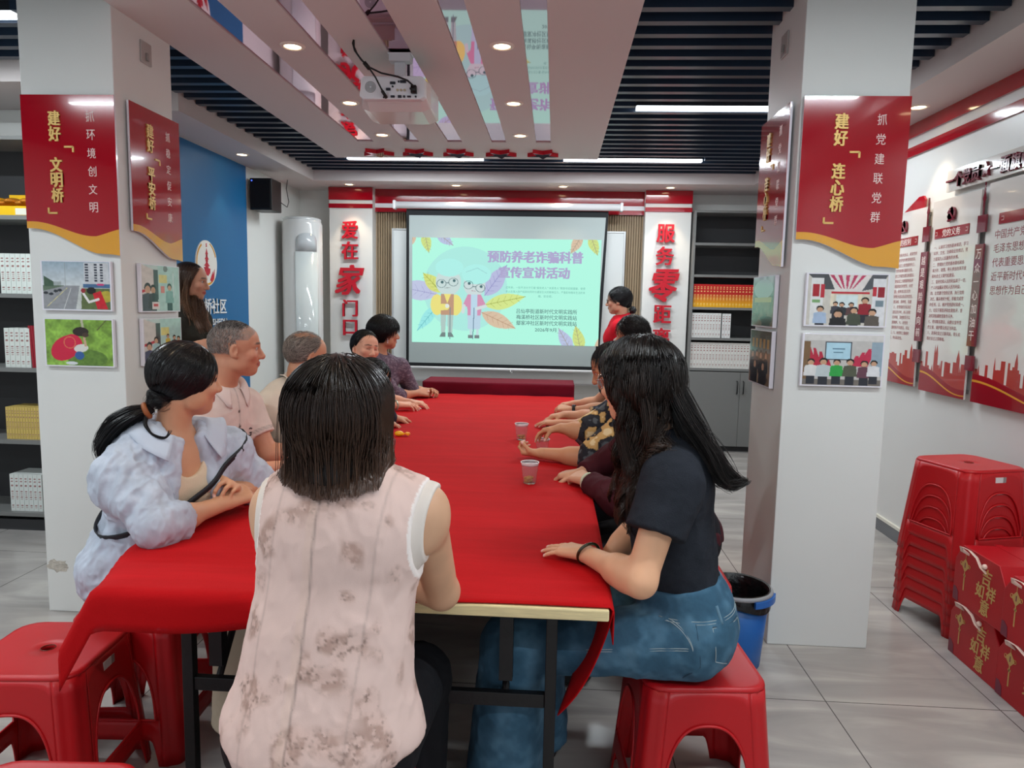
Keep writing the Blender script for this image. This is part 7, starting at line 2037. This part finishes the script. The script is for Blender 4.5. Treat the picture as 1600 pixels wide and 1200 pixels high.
stool('red plastic stool under the person hidden behind the bob', -1.29, 4.05, 0)

# ------------------------------------------------------------------ smiling person
K, An = seat_legs((-1.45, 4.75, 0.59), (1, -0.1), 0.10, 0.42)
p = Person('smiling person with pulled back black hair, face turned towards the camera', (-1.45, 4.75, 0), (-1.272, 4.72, 1.182), -133, -2, -7,
           P=(-1.45, 4.75, 0.60), N=(-1.340, 4.74, 1.005), SL=(-1.245, 4.90, 0.935), SR=(-1.335, 4.58, 0.935), EL=(-1.16, 4.95, 0.80), ER=(-1.235, 4.62, 0.795),
           WL=(-1.00, 4.93, 0.795), WR=(-1.055, 4.76, 0.800), K=K, An=An, girth=1.02, skin=(226, 164, 136), res=0.0050, smile=1.0, closed=True, lips=(196, 84, 84), handR=dict(f=(0.92, 0.25, 0.02), n=(0, 0.15, -1), curl=(0.35, 0.38, 0.42, 0.5), thumb=(0.5, 0.4)))
p.build_body()
q = p.shirt_sdf(0.014, 1.2, 1.2, hem=-0.05, neck=0.070)
lo, hi = p.box(0.22)
p.cloth('grey_top', q, lo, hi, (112, 96, 112), 0.0075, (0.005, 12, (1, 1, 1)))
p.pants((44, 44, 52), 0.014, 0.02, 1.9, res=0.009)
rg = np.random.default_rng(24)
pulled(p, rg, 3600, (0.0, -0.112, -0.06), (20, 16, 17), (0.0009, 0.0014), (0.088, 0.108, 0.100), cond=lambda u: HAIRLINE(u) & (u[:, 1] < 0.12 + 0.80 * np.maximum(u[:, 2], 0)), grow=0.008)
wv = nrm(p.WR - p.ER); u_ = nrm(np.cross(wv, A3(0, 0, 1))); w_ = np.cross(wv, u_)
MB().tube([tuple(p.WR - wv * 0.012 + (u_ * cos(a) + w_ * sin(a)) * 0.0315) for a in np.linspace(0, 2 * pi, 32, endpoint=False)], 0.0045, 8, True).build('green_bangle', mat('pale_jade', (150, 170, 150), 0.15, coat=0.6), p.t, True)
stool('red plastic stool under the smiling person', -1.45, 4.75, 0)

# ------------------------------------------------------------------ person in the mauve blouse, far left seat
K, An = seat_legs((-1.42, 5.32, 0.59), (1, 0.25), 0.10, 0.42)
p = Person('person with short black hair and drop earrings in a mauve patterned blouse', (-1.42, 5.32, 0), (-1.280, 5.315, 1.262), -56, -2, 0,
           P=(-1.42, 5.32, 0.60), N=(-1.315, 5.30, 1.075), SL=(-1.19, 5.445, 0.995), SR=(-1.300, 5.145, 0.995), EL=(-1.10, 5.50, 0.80), ER=(-1.185, 5.24, 0.795),
           WL=(-0.985, 5.56, 0.80), WR=(-1.045, 5.41, 0.800), K=K, An=An, girth=1.02, skin=(198, 138, 106), res=0.0052, handL=dict(f=(0.55, -0.5, 0.1), n=(0.2, -0.6, -0.6), curl=(0.7, 0.75, 0.8, 0.85)), handR=dict(f=(0.8, 0.55, 0.05), n=(-0.3, 0.5, -0.6), curl=(0.6, 0.65, 0.7, 0.8), thumb=(0.5, 0.3)))
p.build_body()
q = p.shirt_sdf(0.018, 1.15, 1.15, so=0.017, hem=-0.05, neck=0.060)
q.rc(p.ER + (p.WR - p.ER) * 0.05, p.ER + (p.WR - p.ER) * 0.2, 0.062, 0.056, 0.02)
lo, hi = p.box(0.22)
def mauve(V, L, N, c):
    n = fbm(V * np.array((60, 60, 160)), 12, 3)
    return np.where((n > 0.56)[:, None], np.array(lin((124, 108, 120))), np.array(lin((94, 78, 92)))) * (0.85 + 0.3 * fbm(V * 14, 3, 2))[:, None]
p.cloth('mauve_blouse', q, lo, hi, (104, 86, 100), 0.006, (0.006, 13, (1, 1, 1)), None, mauve, 8)
p.pants((36, 38, 48), 0.014, 0.02, 1.9, res=0.009)
rg = np.random.default_rng(25)
short_hair(p, rg, 5200, (14, 14, 15), 0.085, (0.0010, 0.0015), (0, -0.4, -1), (0.100, 0.120, 0.110), cond=lambda u: HAIRLINE(u), lift=0.8, seg=7, basecol=(10, 10, 11), grow=0.018, lenvar=0.25)
er = MB()
for s in (-1, 1):
    c = p.H + p.R @ A3(0.080 * s, -0.004, -0.040)
    for k in range(3): er.ball(tuple(c - A3(0, 0, 0.013 * k)), 0.0052, 8)
    er.tube([tuple(c + A3(0, 0, 0.006)), tuple(c - A3(0, 0, 0.03))], 0.001, 5)
er.build('drop_earring', mat('earring_pearl', (226, 206, 206), 0.2), p.t, True)
stool('red plastic stool under the person in the mauve blouse', -1.42, 5.32, 0)

# ------------------------------------------------------------------ standing person by the blue wall
def stand_legs(x, y, fw, sp=0.09):
    fw = nrm(A3(fw[0], fw[1], 0)); rt = A3(fw[1], -fw[0], 0)
    return [A3(x, y, 0.48) + rt * sp * s + fw * 0.02 for s in (-1, 1)], [A3(x, y, 0.085) + rt * (sp + 0.01) * s for s in (-1, 1)]
K, An = stand_legs(-2.40, 4.50, (1, 0.1))
p = Person('standing person with long brown hair in an olive top by the blue wall', (-2.40, 4.5, 0), (-2.352, 4.50, 1.605), -80, -6, 0,
           P=(-2.41, 4.50, 0.93), N=(-2.395, 4.50, 1.430), SL=(-2.375, 4.655, 1.355), SR=(-2.395, 4.345, 1.350), EL=(-2.40, 4.70, 1.10), ER=(-2.465, 4.30, 1.155),
           WL=(-2.18, 4.60, 1.16), WR=(-2.245, 4.36, 1.205), K=K, An=An, girth=0.98, skin=(200, 144, 116), res=0.0055, lips=(176, 70, 74), handR=dict(f=(0.6, 0.6, -0.1), n=(-0.5, 0.5, -0.4), curl=(0.6, 0.6, 0.7, 0.7)))
p.build_body()
q = p.shirt_sdf(0.016, 0.7, 0.78, so=0.020, hem=-0.08, neck=0.068)
lo, hi = p.box(0.22)
OSD = q
p.cloth('olive_top', q, lo, hi, (50, 48, 42), 0.006, (0.004, 12, (1, 1, 1)), KNITA)
p.pants((34, 34, 38), 0.014, 0.02, 1.95, res=0.009)
rg = np.random.default_rng(26)
pa, k = wavy(p, rg, 5200, 140, 0.42, (0.10, 0.0, -1), 0.004, (), (40, 29, 25), (140, 98, 68), (0.088, 0.108, 0.101), 18, 22, 0.9, (OSD, p, 0.010), 0.3)
add_hair(p, [(pa, rg.uniform(0.0012, 0.0017, len(pa)), k)], cap_base(p, 0.008, extra=lambda q, L: q.rc(L(0, -0.03, 0.02), L(0.0, -0.065, -0.13), 0.082, 0.075, 0.03)), basecol=(22, 16, 15))

# ------------------------------------------------------------------ presenter by the screen
K, An = stand_legs(0.60, 6.5, (-1, 0.25))
p = Person('standing presenter with a hair bun and red vest beside the screen', (0.60, 6.5, 0), (0.575, 6.50, 1.548), 74, -3, 0,
           P=(0.60, 6.50, 0.90), N=(0.605, 6.50, 1.375), SL=(0.575, 6.345, 1.300), SR=(0.595, 6.655, 1.300), EL=(0.60, 6.28, 1.04), ER=(0.60, 6.72, 1.04),
           WL=(0.53, 6.33, 0.82), WR=(0.53, 6.67, 0.82), K=K, An=An, girth=1.04, skin=(214, 158, 128), res=0.0058)
p.build_body()
q = p.shirt_sdf(0.012, 0.75, 0.75, hem=-0.05, neck=0.062)
lo, hi = p.box(0.22)
p.cloth('white_shirt', q, lo, hi, (224, 216, 210), 0.007, (0.004, 12, (1, 1, 1)))
q = p.shirt_sdf(0.024, 0, 0, hem=-0.08, neck=0.064)
q.rc(p.SL, p.SL + p.up * -0.01, 0.068, 0.066, 0.03); q.rc(p.SR, p.SR + p.up * -0.01, 0.068, 0.066, 0.03)
for z_, rx in ((0.0, 0.050), (0.3, 0.045), (0.6, 0.040), (0.9, 0.045)): q.el(p.at(0, 0.18, z_), A3(rx, 0.14, 0.14), p.T, 0.01, 's')
p.cloth('red_vest', q, lo, hi, (206, 22, 40), 0.006, (0.005, 12, (1, 1, 1)))
p.collar('vest_collar', (210, 26, 44), 0.066, 0.098, 0.032, 0.030, 0.55, 0.008, 0.5)
p.pants((24, 24, 30), 0.016, 0.03, 1.95, res=0.009)
rg = np.random.default_rng(27)
pulled(p, rg, 3600, (0.0, -0.112, -0.062), (14, 15, 18), (0.0010, 0.0015), (0.090, 0.112, 0.102), grow=0.010, low=-0.03)
bc = p.H + p.R @ A3(0, -0.125, -0.085)
bn = MB()
for k in range(16):
    a0 = k * 0.39; pts = [(bc + 0.024 * A3(cos(a0) * sin(t) , sin(a0) * sin(t), cos(t)) * (1 + 0.15 * sin(5 * t + k))) for t in np.linspace(0.1, 3.05, 12)]
    bn.tube([tuple(x) for x in pts], 0.0095, 7)
bo = bn.build('hair_bun', HAIRM, p.t, True); set_col(bo, 'Col', np.ones((len(bo.data.vertices), 3)) * np.array(lin((16, 16, 19))))
glasses_on(p, (60, 60, 64))

# ------------------------------------------------------------------ right side of the table
K, An = seat_legs((0.52, 2.76, 0.59), (-1, 0.1), 0.10, 0.42)
p = Person('person in a dark maroon long sleeved top with a pale jade bracelet, mostly hidden', (0.52, 2.76, 0), (0.345, 2.78, 1.205), 70, -10, 0,
           P=(0.52, 2.76, 0.60), N=(0.405, 2.765, 1.045), SL=(0.385, 2.595, 0.965), SR=(0.365, 2.925, 0.965), EL=(0.262, 2.640, 0.775), ER=(0.20, 3.02, 0.80),
           WL=(0.150, 2.840, 0.792), WR=(0.13, 2.97, 0.79), K=K, An=An, girth=1.05, skin=(212, 158, 126), res=0.0050, handL=dict(f=(-0.45, 0.75, 0.05), n=(0.2, 0.2, -0.9), curl=(0.55, 0.6, 0.65, 0.7), thumb=(0.4, 0.4)), handR=dict(f=(-0.6, 0.2, -0.1), n=(0, 0, -1), curl=(0.6, 0.6, 0.7, 0.7)))
p.build_body()
q = p.shirt_sdf(0.016, 1.80, 1.80, so=0.016, hem=-0.05, neck=0.066)
q.rc(p.EL, p.EL + (p.WL - p.EL) * 0.80, 0.064, 0.044, 0.02, 'u', 'b')
lo, hi = p.box(0.22)
p.cloth('maroon_top', q, lo, hi, (70, 26, 34), 0.0055, (0.0065, 12, (1, 1, 1)), None, lambda V, L, N, c: c * (0.8 + 0.4 * fbm(V * 18, 6, 2))[:, None], 9)
p.pants((26, 26, 32), 0.014, 0.02, 1.9, res=0.009)
wv = nrm(p.WL - p.EL); u_ = nrm(np.cross(wv, A3(0, 0, 1))); w_ = np.cross(wv, u_)
MB().tube([tuple(p.WL - wv * 0.008 + (u_ * cos(a) + w_ * sin(a)) * 0.0335) for a in np.linspace(0, 2 * pi, 36, endpoint=False)], 0.0058, 10, True).build('jade_bracelet', mat('cream_jade', (206, 208, 178), 0.12, coat=0.7), p.t, True)
rg = np.random.default_rng(31)
short_hair(p, rg, 2600, (20, 18, 18), 0.07, (0.0012, 0.0017), (0, -0.4, -1), (0.094, 0.114, 0.104), lift=0.7, seg=6, grow=0.012)
stool('red plastic stool under the person in maroon, partly behind the wavy hair', 0.525, 2.755, 0)

def pattern(V, L, N, c):
    n = fbm(V * np.array((16, 16, 16)), 52, 3); m = np.abs(n - 0.5)
    c = np.ones_like(c) * np.array(lin((46, 46, 52)))
    c[n > 0.55] = np.array(lin((206, 164, 104))); c[(n > 0.53) & (n <= 0.55)] = np.array(lin((22, 18, 18))); c[n > 0.66] = np.array(lin((232, 206, 158))); c[n < 0.36] = np.array(lin((92, 96, 100)))
    return c
def cuff_line(p, side, u, r, name='cuff_cord'):
    S, E, W = (p.SR, p.ER, p.WR) if side > 0 else (p.SL, p.EL, p.WL)
    a, b = (S, E) if u < 1 else (E, W); t = u if u < 1 else u - 1
    c = a + (b - a) * t; d = nrm(b - a); u_ = nrm(np.cross(d, A3(0, 0, 1))); w_ = np.cross(d, u_)
    MB().tube([tuple(c + (u_ * cos(x) + w_ * sin(x)) * r) for x in np.linspace(0, 2 * pi, 32, endpoint=False)], 0.0035, 7, True).build(name, BLACKM, p.t, True)
K, An = seat_legs((0.52, 3.46, 0.59), (-1, 0.1), 0.10, 0.42)
p = Person('person with short black hair in a black and gold patterned top, reaching over a cup', (0.52, 3.46, 0), (0.292, 3.46, 1.200), 82, -24, 0,
           P=(0.52, 3.46, 0.60), N=(0.390, 3.465, 1.035), SL=(0.360, 3.300, 0.955), SR=(0.345, 3.620, 0.965), EL=(0.180, 3.245, 0.800), ER=(0.170, 3.540, 0.868),
           WL=(-0.045, 3.345, 0.795), WR=(0.050, 3.520, 0.888), K=K, An=An, girth=1.04, skin=(204, 146, 108), res=0.0045, armr=1.08, jaw=1.04,
           handL=dict(f=(-0.96, 0.25, -0.06), n=(-0.05, 0.25, 0.95), curl=(0.95, 0.95, 1.0, 1.0), thumb=(0.25, 0.75)), handR=dict(f=(-0.90, 0.25, -0.22), n=(-0.25, -0.15, -0.95), curl=(0.42, 0.42, 0.45, 0.5), thumb=(0.35, 1.0), spread=0.12))
p.build_body()
q = p.shirt_sdf(0.016, 1.02, 1.10, so=0.020, hem=-0.05, neck=0.066)
q.rc(p.SL, p.SL + (p.EL - p.SL) * 0.97, 0.066, 0.068, 0.02, 'u', 'b'); q.rc(p.SR, p.SR + (p.ER - p.SR) * 0.97, 0.066, 0.068, 0.02, 'u', 'b')
lo, hi = p.box(0.22)
p.cloth('patterned_top', q, lo, hi, (60, 52, 46), 0.0052, (0.005, 12, (1, 1, 1)), None, pattern, 10)
cuff_line(p, -1, 0.965, 0.069); cuff_line(p, 1, 0.965, 0.069)
p.pants((30, 30, 36), 0.014, 0.02, 1.9, res=0.009)
rg = np.random.default_rng(32)
short_hair(p, rg, 4200, (18, 18, 20), 0.062, (0.0009, 0.0013), (0, 0.35, -0.75), (0.082, 0.103, 0.096), cond=lambda u: HAIRLINE(u) & (u[:, 2] > -0.3), alt=(70, 62, 60), altp=0.12, lift=0.4, seg=6, grow=0.006)
stool('red plastic stool under the person in the black and gold top', 0.525, 3.46, 0)
nb = MB().ball((-0.142, 3.366, 0.836), 1.0, 8, None, (0.013, 0.012, 0.011)).build('snack_nut', mat('nut_green', (176, 166, 80), 0.45), None, True)
tag(nb, 'pale green nut held in the open hand above the nearest cup', 'snack')

K, An = seat_legs((0.60, 4.22, 0.59), (-1, 0.1), 0.10, 0.42)
p = Person('person behind the wavy hair, both hands on the cloth past the far cup', (0.60, 4.22, 0), (0.470, 4.22, 1.165), 75, -12, 0,
           P=(0.60, 4.22, 0.60), N=(0.505, 4.22, 1.005), SL=(0.470, 4.055, 0.93), SR=(0.465, 4.375, 0.935), EL=(0.265, 4.12, 0.800), ER=(0.270, 4.37, 0.815),
           WL=(0.050, 4.235, 0.792), WR=(0.080, 4.335, 0.830), K=K, An=An, girth=1.0, skin=(208, 150, 116), res=0.0055, handL=dict(f=(-0.95, 0.2, 0.02), n=(0, 0, -1), curl=(0.2, 0.22, 0.25, 0.3)), handR=dict(f=(-0.93, -0.12, -0.12), n=(-0.1, -0.1, -1), curl=(0.3, 0.35, 0.4, 0.45), thumb=(0.6, 0.7)))
p.build_body()
q = p.shirt_sdf(0.015, 1.18, 1.18, so=0.018, hem=-0.05, neck=0.066)
lo, hi = p.box(0.22)
p.cloth('patterned_blouse', q, lo, hi, (60, 60, 70), 0.0065, (0.005, 12, (1, 1, 1)), None, lambda V, L, N, c: pattern(V + 3.1, L, N, c) * np.array((0.75, 0.8, 1.0)), 11)
p.pants((30, 30, 36), 0.014, 0.02, 1.9, res=0.009)
rg = np.random.default_rng(33)
short_hair(p, rg, 2400, (18, 17, 18), 0.06, (0.0012, 0.0017), (0, -0.5, -0.8), (0.090, 0.110, 0.100), lift=0.6, seg=6, grow=0.010)
stool('red plastic stool under the person hidden behind the wavy hair', 0.60, 4.22, 0)

K, An = seat_legs((0.64, 4.82, 0.59), (-1, 0.1), 0.10, 0.42)
p = Person('person with curly dark hair and a black wristwatch at the far right seat', (0.64, 4.82, 0), (0.515, 4.82, 1.300), 55, -4, 0,
           P=(0.64, 4.82, 0.60), N=(0.560, 4.82, 1.120), SL=(0.520, 4.655, 1.035), SR=(0.515, 4.98, 1.035), EL=(0.350, 4.74, 0.815), ER=(0.31, 5.05, 0.81),
           WL=(0.128, 4.775, 0.795), WR=(0.16, 5.14, 0.79), K=K, An=An, girth=1.0, skin=(210, 154, 120), res=0.0055, handL=dict(f=(-0.92, 0.35, 0.12), n=(0.1, 0.3, -0.9), curl=(0.62, 0.66, 0.7, 0.75)))
p.build_body()
q = p.shirt_sdf(0.015, 0.7, 0.7, so=0.018, hem=-0.05, neck=0.066)
lo, hi = p.box(0.22)
p.cloth('dark_tee', q, lo, hi, (36, 38, 44), 0.008, (0.005, 12, (1, 1, 1)))
p.pants((30, 30, 36), 0.014, 0.02, 1.9, res=0.009)
wv = nrm(p.WL - p.EL); u_ = nrm(np.cross(wv, A3(0, 0, 1))); w_ = np.cross(wv, u_)
ww = MB().ribbon([tuple(p.WL - wv * 0.022 + (u_ * cos(a) + w_ * sin(a)) * 0.0305) for a in np.linspace(0, 2 * pi, 33)], tuple(wv), 0.020, 0.0016)
ww.ball(tuple(p.WL - wv * 0.022 - w_ * 0.031 * (1 if w_[2] < 0 else -1)), 1.0, 8, None, (0.016, 0.016, 0.007))
ww.build('wristwatch', BLACKM, p.t, True)
rg = np.random.default_rng(34)
short_hair(p, rg, 3600, (22, 18, 18), 0.075, (0.0010, 0.0014), (0.3, -0.6, -0.4), (0.096, 0.116, 0.108), lift=1.0, seg=9, curl=0.014, alt=(58, 44, 38), altp=0.2, grow=0.014)
stool('red plastic stool under the person with curly hair', 0.645, 4.82, 0)
